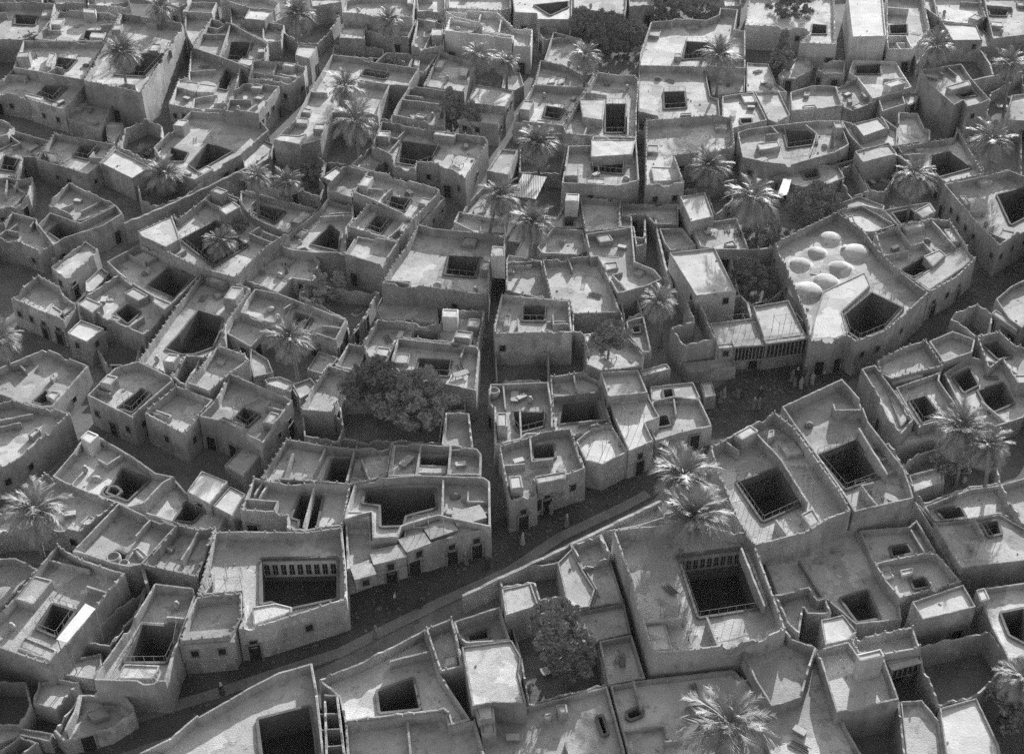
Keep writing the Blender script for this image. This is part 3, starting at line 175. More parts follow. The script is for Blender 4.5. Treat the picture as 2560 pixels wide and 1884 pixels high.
('roofless_house','deep roofless room right of the small square well','house',3.46,0.20,[(7.48, 132.01), (8.9, 131.31), (14.2, 131.59), (13.88, 136.21), (7.62, 135.86)],[],[],[],[],[],None,0),
('courtyard_house','terrace with a thatch bush heap and lit wall ends','house',3.31,2.46,[(8.97, 125.34), (10.5, 124.1), (15.5, 124.95), (16.14, 127.9), (14.19, 131.36), (8.84, 131.73)],[],[(3.9120000000000004, [(9.06, 127.9), (9.55, 127.9), (9.69, 130.95), (8.87, 130.81)])],[],[(9.81, 124.66, 1.41, -0.629, -0.778)],[(14.32, 124.75, 0.166, -0.986)],None,0),
('flat_roofed_house','white roofed tall house left of the domed bath','house',5.33,5.09,[(23.28, 137.18), (28.47, 138.2), (27.04, 148.58), (20.85, 147.38)],[],[],[],[(27.19, 137.95, 4.04, 0.194, -0.981), (22.95, 138.55, 4.04, -0.973, -0.232)],[],'w',0),
('flat_roofed_house','white topped house with a ragged corner at right of centre','house',4.75,4.51,[(24.68, 156.22), (28.08, 157.66), (27.66, 164.35), (23.92, 163.21)],[],[],[],[],[],'w',0),
('flat_roofed_house','shaded roof with a bed below the white topped house','house',3.46,2.89,[(25.6, 151.95), (27.85, 151.1), (32.22, 151.03), (31.71, 159.48), (25.13, 157.67)],[],[(3.366, [(29.23, 151.93), (30.73, 152.27), (30.37, 153.65), (29.0, 152.96)])],[],[(25.24, 156.34, 1.84, -0.997, -0.081)],[(26.84, 151.48, -0.353, -0.935), (29.02, 151.08, -0.016, -1.0)],None,0),
('flat_roofed_house','small low house with a lit parapet right of the dark alley','house',2.74,1.88,[(20.93, 153.98), (21.65, 151.91), (25.3, 153.28), (23.9, 157.86), (20.57, 157.79)],[],[],[],[],[(20.76, 155.75, -0.996, -0.094)],None,0),
('roofless_house','roofless room with lit rims by the lattice balcony','house',4.18,1.33,[(22.55, 133.09), (19.63, 132.0), (20.23, 129.75), (20.71, 128.04), (24.91, 129.33), (24.26, 134.88), (23.8, 138.21), (22.06, 137.85)],[],[],[],[],[],None,0),
('balcony_house','balcony house with a sunlit terrace and slatted front','house',4.03,3.75,[(24.98, 128.51), (31.1, 129.25), (30.19, 134.16), (24.63, 133.0)],[],[],[],[],[(29.68, 129.08, 0.121, -0.993)],None,0),
('flat_roofed_house','long wall house with a dark doorway by the slit alley','house',2.88,2.02,[(15.53, 161.26), (18.94, 161.26), (20.04, 158.7), (23.42, 158.7), (23.98, 164.26), (15.73, 164.26)],[],[],[],[(17.26, 161.26, 1.35, 0.0, -1.0)],[(17.26, 161.26, 0.0, -1.0)],None,0),
('courtyard_house','thin house along the alley right of the lit roof edge','house',2.88,2.02,[(15.12, 157.8), (16.9, 157.98), (16.97, 152.71), (18.49, 153.4), (18.94, 161.26), (18.82, 160.89), (18.17, 155.14), (16.72, 155.49), (17.02, 160.89), (15.24, 161.19)],[],[],[],[],[],None,0),
('walled_yard','dim yard by the leaning palm below the thatch patch','yard',2.30,0.20,[(14.23, 136.09), (16.72, 137.58), (16.12, 143.25), (13.94, 141.99)],[],[],[],[],[],None,0),
('courtyard_house','dim room with a dark well left of the palm alley','house',2.74,2.07,[(14.45, 132.31), (15.99, 128.68), (17.13, 128.68), (16.77, 136.36), (14.41, 135.33)],[[(15.33, 133.47), (16.1, 133.66), (16.08, 134.79), (15.19, 134.6)]],[],[],[],[],None,0),
('bathhouse','domed bathhouse with seven plaster domes and a dark court','bathhouse',5.04,3.81,[(36.11, 138.69), (36.37, 131.63), (35.91, 127.73), (38.95, 128.0), (40.75, 128.97), (41.6, 127.59), (45.75, 129.94), (49.67, 134.37), (52.97, 138.24), (50.45, 143.36), (48.83, 148.57), (48.03, 153.17), (45.36, 158.51), (35.34, 150.42)],[[(41.69, 134.69), (41.63, 131.1), (42.57, 129.7), (45.98, 131.81), (49.37, 136.36), (46.23, 139.77)]],[(4.155, [(37.52, 133.17), (36.57, 129.36), (39.53, 129.5), (41.31, 130.62), (41.52, 135.35), (46.41, 141.25), (46.3, 144.4), (39.94, 139.86)])],[],[(36.23, 135.25, 2.75, -0.999, -0.038), (42.67, 128.2, 2.75, 0.492, -0.87), (44.8, 129.4, 2.75, 0.492, -0.87), (48.62, 133.19, 2.75, 0.749, -0.662), (35.42, 149.25, 2.75, -0.998, -0.065), (35.87, 142.26, 2.75, -0.998, -0.065)],[(37.61, 127.88, 0.09, -0.996), (39.85, 128.48, 0.471, -0.882)],None,1),
('balcony_house','balcony house with two bright bays left of the bathhouse','house',4.46,4.18,[(30.74, 128.74), (35.98, 129.91), (35.13, 137.52), (30.36, 136.09)],[],[],[],[],[],None,0),
('courtyard_house','house with an L shaped sunlit roof right of the domes','house',4.46,3.32,[(49.38, 149.83), (50.94, 144.25), (53.53, 139.31), (57.84, 142.66), (61.62, 147.17), (60.82, 157.13), (58.16, 157.6), (53.02, 155.46), (49.68, 154.05)],[[(51.57, 145.68), (52.84, 144.4), (55.92, 146.82), (55.12, 148.96)]],[(4.283999999999999, [(55.48, 145.49), (58.01, 148.44), (57.47, 149.78), (54.9, 148.11)]), (3.923999999999999, [(55.76, 145.98), (52.5, 143.1), (53.85, 140.51), (57.61, 143.96), (61.89, 148.02), (60.93, 151.03), (58.24, 149.01)]), (4.42, [(56.66, 156.65), (53.78, 155.44), (54.17, 154.49), (57.06, 155.7)]), (4.12, [(60.93, 152.03), (60.66, 155.32), (59.53, 155.23), (59.79, 151.94)])],[(4.363999999999999, [(53.08, 155.62), (53.9, 150.66), (55.72, 151.45), (56.17, 149.32)]), (4.363999999999999, [(58.22, 157.77), (59.75, 150.33)]), (4.34, [(49.99, 148.38), (53.19, 149.27)])],[(50.56, 145.6, 2.27, -0.963, -0.268), (51.6, 142.97, 2.27, -0.886, -0.465), (52.89, 140.51, 2.27, -0.886, -0.465), (54.53, 140.09, 2.27, 0.613, -0.79), (56.75, 141.81, 2.27, 0.613, -0.79), (58.87, 143.89, 2.27, 0.766, -0.643), (49.6, 152.92, 2.27, -0.997, 0.071), (49.46, 150.94, 2.27, -0.997, 0.071)],[(54.53, 140.09, 0.613, -0.79), (58.87, 143.89, 0.766, -0.643)],None,0),
('courtyard_house','big house with a lit roof strip at the right edge','house',4.90,3.76,[(63.75, 156.69), (65.38, 149.74), (69.25, 153.3), (71.99, 155.34), (75.9, 167.66), (72.93, 170.65), (65.65, 167.66), (62.27, 166.57)],[[(69.33, 156.88), (72.14, 159.05), (74.78, 167.35), (69.82, 165.03)]],[(4.446, [(64.16, 161.18), (65.01, 161.56), (64.74, 164.01), (63.93, 163.82)]), (4.56, [(69.4, 168.88), (67.52, 168.11), (67.96, 167.03), (69.84, 167.8)])],[(4.68, [(67.09, 151.58), (64.92, 153.93), (66.29, 155.19)]), (4.6, [(63.6, 159.05), (66.49, 159.48)])],[(64.02, 155.56, 2.71, -0.973, -0.229), (65.14, 150.78, 2.71, -0.973, -0.229), (66.25, 150.53, 2.71, 0.677, -0.736), (68.36, 152.48, 2.71, 0.677, -0.736), (70.6, 154.31, 2.71, 0.597, -0.802), (62.85, 162.72, 2.71, -0.989, -0.148), (63.19, 160.42, 2.71, -0.989, -0.148), (63.57, 157.88, 2.71, -0.989, -0.148)],[(62.46, 165.3, -0.989, -0.148)],None,0),
('flat_roofed_house','lit patched roof behind the domes','house',3.31,2.74,[(48.9, 155.91), (50.4, 156.02), (53.78, 157.8), (50.06, 163.14), (46.41, 162.01)],[],[(3.712, [(46.28, 156.96), (47.91, 157.67), (47.99, 159.85), (46.71, 159.12)])],[],[(52.06, 156.89, 1.69, 0.468, -0.884)],[],None,0),
('courtyard_house','dark square court behind the L shaped roof','house',3.46,3.08,[(53.8, 157.2), (57.73, 158.82), (60.12, 161.21), (59.94, 163.83), (57.08, 163.08), (52.74, 161.58)],[[(54.49, 158.16), (57.46, 159.55), (56.8, 162.13), (53.98, 161.12)]],[(3.8560000000000003, [(57.48, 158.52), (59.77, 160.53), (59.49, 162.76), (56.76, 160.53)])],[],[],[(59.0, 160.09, 0.706, -0.708)],None,0),
('roofless_house','ruined corner room on the right of the bathhouse street','house',3.31,0.20,[(55.13, 134.81), (57.35, 131.36), (59.7, 132.64), (60.8, 135.83), (59.44, 138.21), (56.32, 136.42)],[],[],[],[],[],None,0),
('flat_roofed_house','low roof house right of the street crowd with a lit edge','house',3.31,2.36,[(51.47, 129.0), (51.96, 125.88), (56.05, 127.9), (57.11, 130.52), (54.82, 132.41), (51.29, 130.24)],[],[],[],[],[],None,0),
('flat_roofed_house','small railed house facing the crowded square','house',3.60,2.55,[(43.7, 123.26), (44.8, 122.22), (48.81, 123.78), (51.61, 124.78), (50.88, 130.12), (47.56, 128.55), (43.88, 125.89)],[],[(3.2399999999999993, [(44.89, 121.66), (48.89, 123.2), (48.93, 123.99), (44.76, 122.43)])],[],[],[],None,0),
('flat_roofed_house','walled roof at the right edge with a lit slab','house',3.74,2.98,[(62.27, 134.34), (63.32, 132.32), (66.15, 135.51), (67.72, 143.76), (64.88, 141.87), (61.9, 138.79)],[],[(3.4739999999999998, [(62.66, 132.13), (63.43, 133.27), (61.37, 136.78), (60.61, 135.89)])],[],[],[(62.82, 133.27, -0.887, -0.462), (62.0, 137.6, -0.997, -0.082)],None,0),
('courtyard_house','twin arched dark rooms at the right edge','house',3.02,2.07,[(57.17, 124.8), (59.4, 126.93), (59.73, 123.22), (62.1, 122.71), (64.39, 129.94), (61.85, 129.66), (60.8, 132.76), (57.65, 131.62)],[[(59.39, 128.01), (61.16, 128.5), (60.28, 131.54), (58.41, 130.77)]],[],[],[],[],None,0),
('courtyard_house','house with rooftop jars at the left edge above the crossing','house',3.60,2.55,[(-62.12, 123.52), (-60.98, 119.93), (-57.73, 118.43), (-54.22, 116.96), (-52.84, 116.96), (-50.65, 124.83), (-56.76, 128.38)],[[(-55.75, 119.04), (-54.7, 118.62), (-53.74, 119.37), (-54.94, 121.13)]],[(3.06, [(-54.43, 122.53), (-54.25, 123.57), (-54.75, 123.96), (-54.94, 122.92)]), (3.2399999999999993, [(-53.2, 118.51), (-52.87, 120.13), (-53.91, 120.51), (-54.41, 119.51)])],[(3.24, [(-59.42, 125.7), (-58.08, 124.22)])],[(-51.77, 120.82, 1.5, 0.963, -0.268)],[],None,0),
('courtyard_house','house with a blazing lit roof half at the left edge','house',4.03,2.99,[(-59.85, 116.67), (-56.09, 104.81), (-53.72, 107.41), (-50.13, 115.17), (-52.63, 116.25), (-53.96, 116.37), (-57.43, 117.77)],[],[(3.6720000000000006, [(-53.48, 111.31), (-52.95, 112.82), (-53.57, 113.17), (-54.17, 111.89)])],[(3.79, [(-58.81, 114.06), (-54.55, 115.41)]), (3.85, [(-58.42, 112.84), (-55.43, 113.79)])],[(-54.97, 106.04, 1.94, 0.739, -0.673), (-53.22, 108.49, 1.94, 0.908, -0.42)],[],None,0),
('courtyard_house','hexagonal roof house at the left street corner','house',4.32,3.18,[(-49.04, 118.22), (-42.88, 114.15), (-42.83, 114.58), (-39.63, 121.03), (-40.1, 121.8), (-44.54, 124.8), (-47.08, 123.48)],[[(-45.3, 117.11), (-43.52, 116.38), (-42.26, 119.71), (-43.45, 120.51)]],[(4.68, [(-47.43, 121.7), (-48.03, 120.09), (-46.64, 119.58), (-46.04, 121.18)])],[(3.96, [(-48.29, 119.67), (-46.48, 119.0)])],[(-48.02, 117.54, 2.13, -0.551, -0.835), (-43.79, 114.75, 2.13, -0.551, -0.835), (-42.3, 115.64, 2.13, 0.896, -0.444)],[(-45.89, 116.14, -0.551, -0.835)],None,1),
('flat_roofed_house','house with boxes on its roof right of the hexagonal roof','house',4.32,3.18,[(-41.54, 115.58), (-41.7, 114.94), (-36.43, 111.23), (-35.42, 114.51), (-34.29, 117.41), (-39.12, 120.07)],[],[(3.7800000000000007, [(-41.37, 115.77), (-38.84, 114.57), (-38.66, 115.17), (-41.22, 116.49)])],[],[(-39.01, 113.04, 2.13, -0.575, -0.818), (-35.93, 112.88, 2.13, 0.956, -0.294)],[],None,0),
('courtyard_house','square courted house with an alcove in its front wall','house',4.61,3.47,[(-33.9, 117.17), (-35.29, 114.04), (-32.89, 113.21), (-29.86, 111.12), (-27.64, 109.64), (-25.09, 116.92), (-33.23, 122.15)],[[(-31.46, 114.95), (-29.8, 113.53), (-28.81, 115.43), (-30.76, 116.68)]],[(4.707999999999999, [(-30.03, 111.35), (-29.74, 112.27), (-32.41, 113.91), (-32.92, 113.44)]), (4.57, [(-26.92, 112.61), (-26.25, 114.53), (-27.3, 114.9), (-27.98, 112.98)])],[(4.45, [(-25.88, 115.28), (-28.1, 116.06), (-27.76, 117.04)])],[(-26.37, 113.27, 2.42, 0.944, -0.331), (-25.53, 115.66, 2.42, 0.944, -0.331)],[(-34.19, 113.65, -0.325, -0.946), (-31.41, 112.19, -0.567, -0.823), (-25.53, 115.66, 0.944, -0.331)],None,1),
('flat_roofed_house','plain low grey block in the alley at left centre','house',2.30,2.16,[(-31.74, 108.23), (-29.39, 106.47), (-27.75, 110.51), (-30.16, 112.07)],[],[],[],[],[],None,0),
('courtyard_house','house with a round well hole and a white corner turret','house',3.17,2.12,[(-48.23, 111.28), (-48.59, 109.29), (-49.76, 105.55), (-47.83, 104.27), (-41.83, 101.35), (-40.41, 100.7), (-38.85, 101.25), (-37.54, 104.38), (-36.48, 105.51), (-38.65, 106.2), (-41.72, 108.84), (-46.6, 112.48)],[[(-43.56, 104.01), (-41.1, 102.73), (-39.5, 105.95), (-42.74, 107.61)], [(-44.03, 104.04), (-43.52, 103.41), (-42.51, 103.41), (-42.19, 104.14), (-42.84, 104.78), (-43.85, 104.78)]],[(4.168, [(-46.57, 109.77), (-45.93, 111.3), (-47.35, 112.11), (-47.9, 110.79)])],[(2.97, [(-42.96, 109.52), (-44.33, 107.68), (-45.59, 108.63)])],[],[],None,0),
('flat_roofed_house','wide shaded roof behind the left edge palm','house',3.02,2.07,[(-51.99, 102.75), (-54.27, 98.28), (-53.84, 96.9), (-52.63, 97.45), (-46.9, 97.65), (-44.57, 97.2), (-41.85, 101.34), (-50.78, 106.26)],[],[(2.484, [(-44.31, 98.44), (-43.76, 99.84), (-44.5, 100.24), (-45.16, 99.04)])],[(2.98, [(-52.4, 101.5), (-48.59, 99.56)]), (2.86, [(-50.47, 97.73), (-50.61, 101.7), (-49.07, 101.76)])],[(-45.62, 97.4, 1.35, -0.19, -0.982)],[],None,0),
('courtyard_house','house with a lit cluttered roof and round vats at lower left','house',3.89,2.75,[(-44.25, 93.55), (-42.05, 92.8), (-39.95, 91.88), (-38.1, 91.33), (-36.79, 91.7), (-34.39, 97.19), (-38.58, 99.07), (-41.26, 100.68)],[[(-39.97, 92.71), (-39.05, 92.81), (-39.05, 93.93), (-40.13, 94.49), (-40.62, 93.74)]],[(3.2579999999999996, [(-37.1, 92.87), (-36.73, 93.61), (-37.92, 94.74), (-38.51, 94.36)])],[(3.68, [(-37.4, 98.32), (-38.43, 96.01)])],[],[],None,0),
('courtyard_house','narrow roof with a square pit beside the lit gable wall','house',3.89,2.65,[(-36.71, 91.6), (-32.5, 90.42), (-30.96, 89.97), (-30.68, 94.11), (-30.38, 96.99), (-31.97, 96.7), (-34.37, 97.42)],[],[(3.0779999999999994, [(-34.58, 94.17), (-34.26, 94.92), (-35.09, 95.31), (-35.49, 94.92)])],[(3.7879999999999994, [(-32.01, 96.8), (-33.03, 92.35)])],[],[],None,0),
('courtyard_house','dark tangled yard behind the two white slab roofs','house',2.16,1.50,[(-37.63, 105.38), (-39.18, 100.99), (-33.27, 98.54), (-30.61, 98.48), (-30.23, 100.28), (-31.93, 101.91), (-35.06, 104.1), (-37.02, 106.63)],[[(-35.59, 100.38), (-33.73, 100.06), (-32.94, 101.61), (-34.98, 103.02)]],[],[],[],[(-36.11, 99.71, -0.384, -0.924)],None,0),
('flat_roofed_house','larger white slab roof in the left alley','house',3.31,3.17,[(-34.67, 103.02), (-31.81, 100.99), (-30.57, 104.65), (-33.74, 106.37)],[],[],[],[(-33.15, 101.94, 2.12, -0.578, -0.816)],[(-33.15, 101.94, -0.578, -0.816)],'w',0),
('flat_roofed_house','smaller lower white slab roof in the left alley','house',2.88,2.74,[(-31.67, 101.21), (-29.33, 99.67), (-28.46, 103.11), (-30.3, 104.38)],[],[],[],[],[],'w',0),
('walled_yard','round cornered dark yard at the foot of the great tree','yard',2.88,0.20,[(-23.83, 114.71), (-23.39, 112.36), (-19.39, 111.44), (-18.96, 113.76), (-19.35, 115.42), (-20.58, 116.87), (-24.31, 117.24)],[],[],[],[],[],None,0),
('walled_yard',"great tree's garden court behind the row houses",'yard',2.30,0.20,[(-19.26, 112.58), (-8.09, 111.88), (-7.87, 117.46), (-5.41, 117.82), (-5.32, 120.06), (-20.34, 120.06)],[],[],[],[],[],None,0),
('flat_roofed_house','roof with lit rim left of the great tree','house',3.60,2.46,[(-23.43, 120.69), (-24.22, 116.47), (-20.41, 115.94), (-20.07, 118.43), (-18.69, 123.46), (-22.03, 124.96)],[],[],[],[],[(-19.0, 122.35, 0.965, -0.263)],None,0),
('flat_roofed_house','roof strip right of the great tree beside the dark alley','house',3.74,2.70,[(-7.82, 110.09), (-6.78, 109.97), (-4.27, 109.52), (-4.87, 115.69), (-7.61, 115.81)],[],[],[],[],[],None,0),
('courtyard_house','row house with a deep slot court below the great tree','house',4.03,2.89,[(-26.96, 104.27), (-21.63, 103.85), (-17.16, 103.28), (-13.37, 104.64), (-13.13, 110.32), (-13.67, 109.64), (-17.0, 109.14), (-20.43, 109.64), (-25.09, 110.89)],[[(-20.17, 104.54), (-17.79, 104.15), (-17.48, 108.3), (-19.75, 108.4)]],[],[(3.9320000000000004, [(-20.45, 109.75), (-21.6, 104.07)]), (3.9320000000000004, [(-17.31, 109.19), (-17.68, 104.07)]), (3.95, [(-24.35, 104.27), (-24.01, 108.52)]), (4.01, [(-15.23, 104.18), (-16.36, 107.35)])],[],[],None,0),
('courtyard_house','row house with a bright ledge in its court','house',4.18,3.04,[(-13.34, 104.43), (-10.43, 104.6), (-6.86, 104.69), (-3.36, 104.65), (-3.32, 108.13), (-3.81, 109.02), (-6.75, 109.47), (-10.0, 109.81), (-13.12, 110.22)],[[(-10.29, 106.06), (-7.04, 106.06), (-6.95, 108.47), (-10.06, 108.47)]],[(3.3860000000000006, [(-10.46, 105.74), (-7.06, 105.63), (-7.05, 107.05), (-10.32, 107.16)])],[(4.0760000000000005, [(-10.01, 109.92), (-10.3, 104.86)]), (4.0760000000000005, [(-6.76, 109.59), (-6.87, 104.86)])],[],[],None,0),
('courtyard_house','row house with a stepped dark court at lower left centre','house',3.89,2.75,[(-28.34, 99.53), (-24.09, 98.97), (-23.37, 98.77), (-23.08, 96.6), (-21.14, 96.37), (-18.49, 97.09), (-17.4, 97.19), (-17.28, 99.37), (-17.18, 103.33), (-21.06, 103.76), (-23.73, 103.48), (-27.75, 104.6)],[[(-23.0, 99.41), (-22.12, 99.05), (-21.92, 97.52), (-20.35, 97.43), (-20.21, 102.55), (-22.5, 102.78)]],[],[(3.7879999999999994, [(-21.05, 102.96), (-21.44, 97.1)]), (3.83, [(-27.93, 101.3), (-24.61, 100.91), (-24.77, 99.52)]), (3.59, [(-26.73, 104.11), (-27.26, 102.22)]), (3.65, [(-26.04, 103.92), (-26.68, 101.62)])],[],[(-27.23, 99.38, -0.131, -0.991)],None,0),
('courtyard_house','large house round a vast shaded court facing the main street','house',4.32,3.18,[(-17.26, 98.81), (-17.28, 97.62), (-14.57, 98.81), (-14.17, 94.91), (-11.62, 95.1), (-11.25, 96.65), (-7.57, 98.22), (-5.76, 97.62), (-2.18, 96.55), (-2.34, 103.53), (-2.99, 104.17), (-10.42, 104.55), (-14.09, 104.06), (-16.72, 103.59)],[[(-15.66, 101.19), (-13.79, 100.85), (-13.52, 97.68), (-11.32, 97.82), (-11.18, 99.23), (-8.01, 100.5), (-8.31, 103.29), (-15.54, 103.03)]],[(3.96, [(-17.34, 98.0), (-14.58, 97.9), (-14.58, 99.19), (-17.4, 99.29)])],[(4.220000000000001, [(-7.33, 103.96), (-7.23, 98.32)]), (4.06, [(-2.43, 98.92), (-6.81, 98.82), (-6.85, 100.3)]), (3.91, [(-2.48, 100.83), (-4.63, 100.78), (-4.66, 102.31)])],[],[],None,0),
('balcony_house','house with stepped street bays and a sunlit terrace','house',3.74,3.41,[(-11.11, 94.22), (-8.64, 94.54), (-7.05, 95.3), (-5.17, 95.94), (-2.19, 97.04), (-5.51, 98.13), (-7.47, 98.72), (-10.97, 97.24)],[],[],[],[(-9.94, 94.37, 2.36, 0.129, -0.992), (-6.17, 95.6, 2.36, 0.32, -0.948), (-3.67, 96.49, 2.36, 0.348, -0.937)],[(-9.94, 94.37, 0.129, -0.992), (-6.17, 95.6, 0.32, -0.948), (-3.67, 96.49, 0.348, -0.937)],None,0),
('flat_roofed_house','house with an L shaped roof left of the stepped bays','house',3.60,2.74,[(-16.42, 91.25), (-14.01, 92.53), (-10.72, 93.65), (-11.52, 96.08), (-14.32, 95.35), (-14.63, 98.24), (-17.24, 98.08)],[],[],[],[(-12.26, 93.12, 1.69, 0.322, -0.947)],[(-12.26, 93.12, 0.322, -0.947)],None,0),
('courtyard_house','great house with arcaded court windows on the main street','house',4.32,3.18,[(-30.42, 87.1), (-26.16, 87.74), (-25.58, 84.63), (-25.71, 82.77), (-23.36, 83.34), (-15.9, 86.63), (-16.38, 90.73), (-17.38, 96.61), (-21.03, 95.87), (-27.7, 95.97), (-30.26, 95.87)],[[(-24.25, 87.03), (-23.32, 87.29), (-21.64, 86.37), (-17.08, 87.72), (-17.64, 93.13), (-25.13, 92.94)]],[(3.5300000000000007, [(-25.06, 86.36), (-24.56, 84.0), (-21.11, 85.68), (-21.2, 86.36), (-22.82, 86.88)])],[(4.13, [(-28.9, 87.53), (-29.3, 90.18)])],[(-24.56, 83.05, 2.13, 0.238, -0.971), (-19.52, 85.04, 2.13, 0.403, -0.915)],[(-24.56, 83.05, 0.238, -0.971)],None,0),
('courtyard_house','alley corner house with a round tank on its roof','house',3.89,2.84,[(-2.77, 118.32), (-2.06, 116.6), (-1.91, 109.87), (1.04, 110.94), (1.64, 111.75), (3.58, 111.98), (4.61, 113.02), (4.66, 116.6), (4.3, 121.33), (-2.58, 120.88)],[[(0.41, 114.28), (0.93, 113.22), (3.52, 114.28), (3.65, 116.55), (0.12, 116.8)]],[(4.74, [(-1.72, 114.53), (-1.66, 112.04), (-0.5, 112.06), (-0.55, 114.55)])],[(3.7879999999999994, [(0.91, 115.88), (1.04, 111.06)]), (3.81, [(-1.03, 120.78), (-0.73, 116.38)])],[],[(-2.39, 117.38, -0.924, -0.383)],None,1),
('courtyard_house','house with a galleried dark court left of the white terrace','house',3.74,2.70,[(4.65, 113.2), (6.83, 111.39), (9.0, 113.2), (11.28, 113.71), (10.71, 118.25), (10.38, 122.24), (8.55, 123.54), (7.28, 123.28), (4.49, 122.5)],[[(5.43, 114.81), (10.18, 115.62), (9.7, 118.84), (5.91, 118.21)]],[],[(3.6439999999999992, [(4.72, 118.82), (10.26, 119.82)]), (3.6439999999999992, [(7.28, 123.2), (7.68, 119.37)]), (3.42, [(10.94, 114.87), (7.57, 114.45)]), (3.61, [(10.4, 119.63), (8.29, 119.45)]), (3.38, [(4.74, 119.48), (6.97, 119.52)])],[],[],None,0),
('flat_roofed_house','upper room with a lit roof behind the white terrace','house',5.04,4.47,[(10.97, 117.07), (15.63, 117.8), (14.86, 122.15), (10.3, 121.71)],[],[],[],[],[],None,0),
('flat_roofed_house','white terrace house with a stepped right edge above the main street','house',4.03,3.70,[(11.62, 114.45), (12.84, 108.69), (15.73, 110.5), (15.02, 113.62), (16.77, 114.69), (15.9, 117.89), (15.8, 119.01), (11.24, 118.26)],[],[],[],[(14.16, 109.52, 2.65, 0.53, -0.848)],[(14.16, 109.52, 0.53, -0.848)],'w',0),
('flat_roofed_house','street house with lit roof triangles left of the white terrace','house',3.74,3.17,[(8.0, 107.47), (9.85, 106.82), (12.83, 109.03), (11.28, 113.67), (9.0, 113.15), (7.04, 110.84)],[],[],[],[],[],'w',0),
('courtyard_house','corner house with a boarded upper room above the main street','house',4.46,3.42,[(-0.28, 100.21), (2.66, 101.4), (2.54, 102.74), (7.91, 105.35), (6.95, 110.22), (6.58, 112.17), (3.56, 111.59), (1.92, 110.67), (-1.46, 109.09)],[[(2.41, 107.93), (4.68, 108.22), (4.51, 110.31), (2.36, 109.85)]],[(4.863999999999999, [(2.67, 102.41), (5.65, 103.25), (5.84, 104.52), (2.41, 103.67)]), (5.32, [(-0.37, 103.15), (-0.1, 101.15), (1.21, 101.32), (0.94, 103.33)])],[(4.4639999999999995, [(1.99, 110.6), (2.16, 106.48), (4.48, 107.02)]), (4.4639999999999995, [(6.76, 110.04), (7.49, 106.26)]), (4.42, [(-0.84, 105.92), (1.41, 106.21)])],[(1.17, 100.79, 2.37, 0.374, -0.927), (3.74, 103.32, 2.37, 0.437, -0.899), (6.56, 104.7, 2.37, 0.437, -0.899), (-1.02, 105.75, 2.37, -0.991, -0.132), (-0.73, 103.61, 2.37, -0.991, -0.132), (-0.43, 101.33, 2.37, -0.991, -0.132)],[(1.17, 100.79, 0.374, -0.927), (3.74, 103.32, 0.437, -0.899)],None,0),
('flat_roofed_house','lit shop roof at the edge of the crowded square','house',3.17,2.98,[(15.57, 123.25), (19.05, 124.82), (18.64, 125.88), (15.31, 124.48)],[],[],[],[],[],None,0),
('courtyard_house','low shed roofs along the square right of the white terrace','house',2.45,2.26,[(16.32, 119.75), (18.85, 119.33), (22.13, 120.08), (21.61, 123.14), (16.37, 122.29)],[[(17.92, 120.11), (18.94, 120.32), (18.87, 121.73), (17.91, 121.51)]],[],[],[],[],None,0),
('courtyard_house','walled shop yard at the point between square and main street','house',2.74,1.88,[(15.42, 114.76), (16.09, 111.95), (19.0, 113.35), (22.79, 114.53), (22.64, 115.79), (21.96, 119.52), (18.91, 120.09), (16.33, 119.22)],[[(16.74, 115.24), (18.2, 115.67), (17.93, 117.32), (16.82, 117.07)]],[],[(2.636, [(18.93, 120.22), (18.91, 116.93)])],[],[(17.39, 112.58, 0.432, -0.902), (20.78, 113.9, 0.297, -0.955)],None,0),
('kiosk','small lit kiosk standing in the square','kiosk',1.87,1.78,[(22.66, 120.8), (24.14, 121.31), (24.01, 123.93), (22.51, 123.62)],[],[],[],[],[],None,0),
('flat_roofed_house','low rooms behind the street wall beside the twin near palms','house',2.30,1.54,[(10.54, 97.99), (13.23, 98.78), (16.28, 100.03), (15.51, 102.44), (9.16, 98.19)],[],[],[],[],[],None,0),
('courtyard_house','mansion with a large railed court right of the twin near palms','house',5.33,3.81,[(21.65, 105.49), (22.74, 97.65), (23.42, 94.74), (24.08, 92.82), (29.73, 94.74), (32.25, 96.67), (34.8, 97.89), (34.29, 100.83), (32.66, 106.32), (31.22, 111.29), (29.5, 113.98), (21.51, 107.9)],[[(25.88, 97.82), (30.18, 100.36), (28.53, 105.81), (23.99, 103.67)]],[(4.968, [(28.06, 109.67), (28.86, 110.12), (29.07, 111.27), (28.43, 111.15)]), (4.968, [(30.24, 95.78), (31.48, 96.66), (31.02, 98.63), (29.63, 97.73)]), (4.31, [(31.86, 107.99), (31.19, 110.29), (29.33, 109.75), (30.0, 107.45)]), (5.71, [(26.29, 111.16), (24.26, 109.61), (25.06, 108.57), (27.09, 110.12)])],[(5.228, [(26.83, 110.5), (28.9, 106.04), (30.57, 99.35)]), (5.23, [(27.73, 94.27), (26.91, 96.68)]), (5.23, [(23.32, 109.02), (24.6, 107.34)])],[(21.59, 106.59, 2.76, -0.998, -0.058)],[(23.04, 96.37, -0.974, -0.228)],None,1),
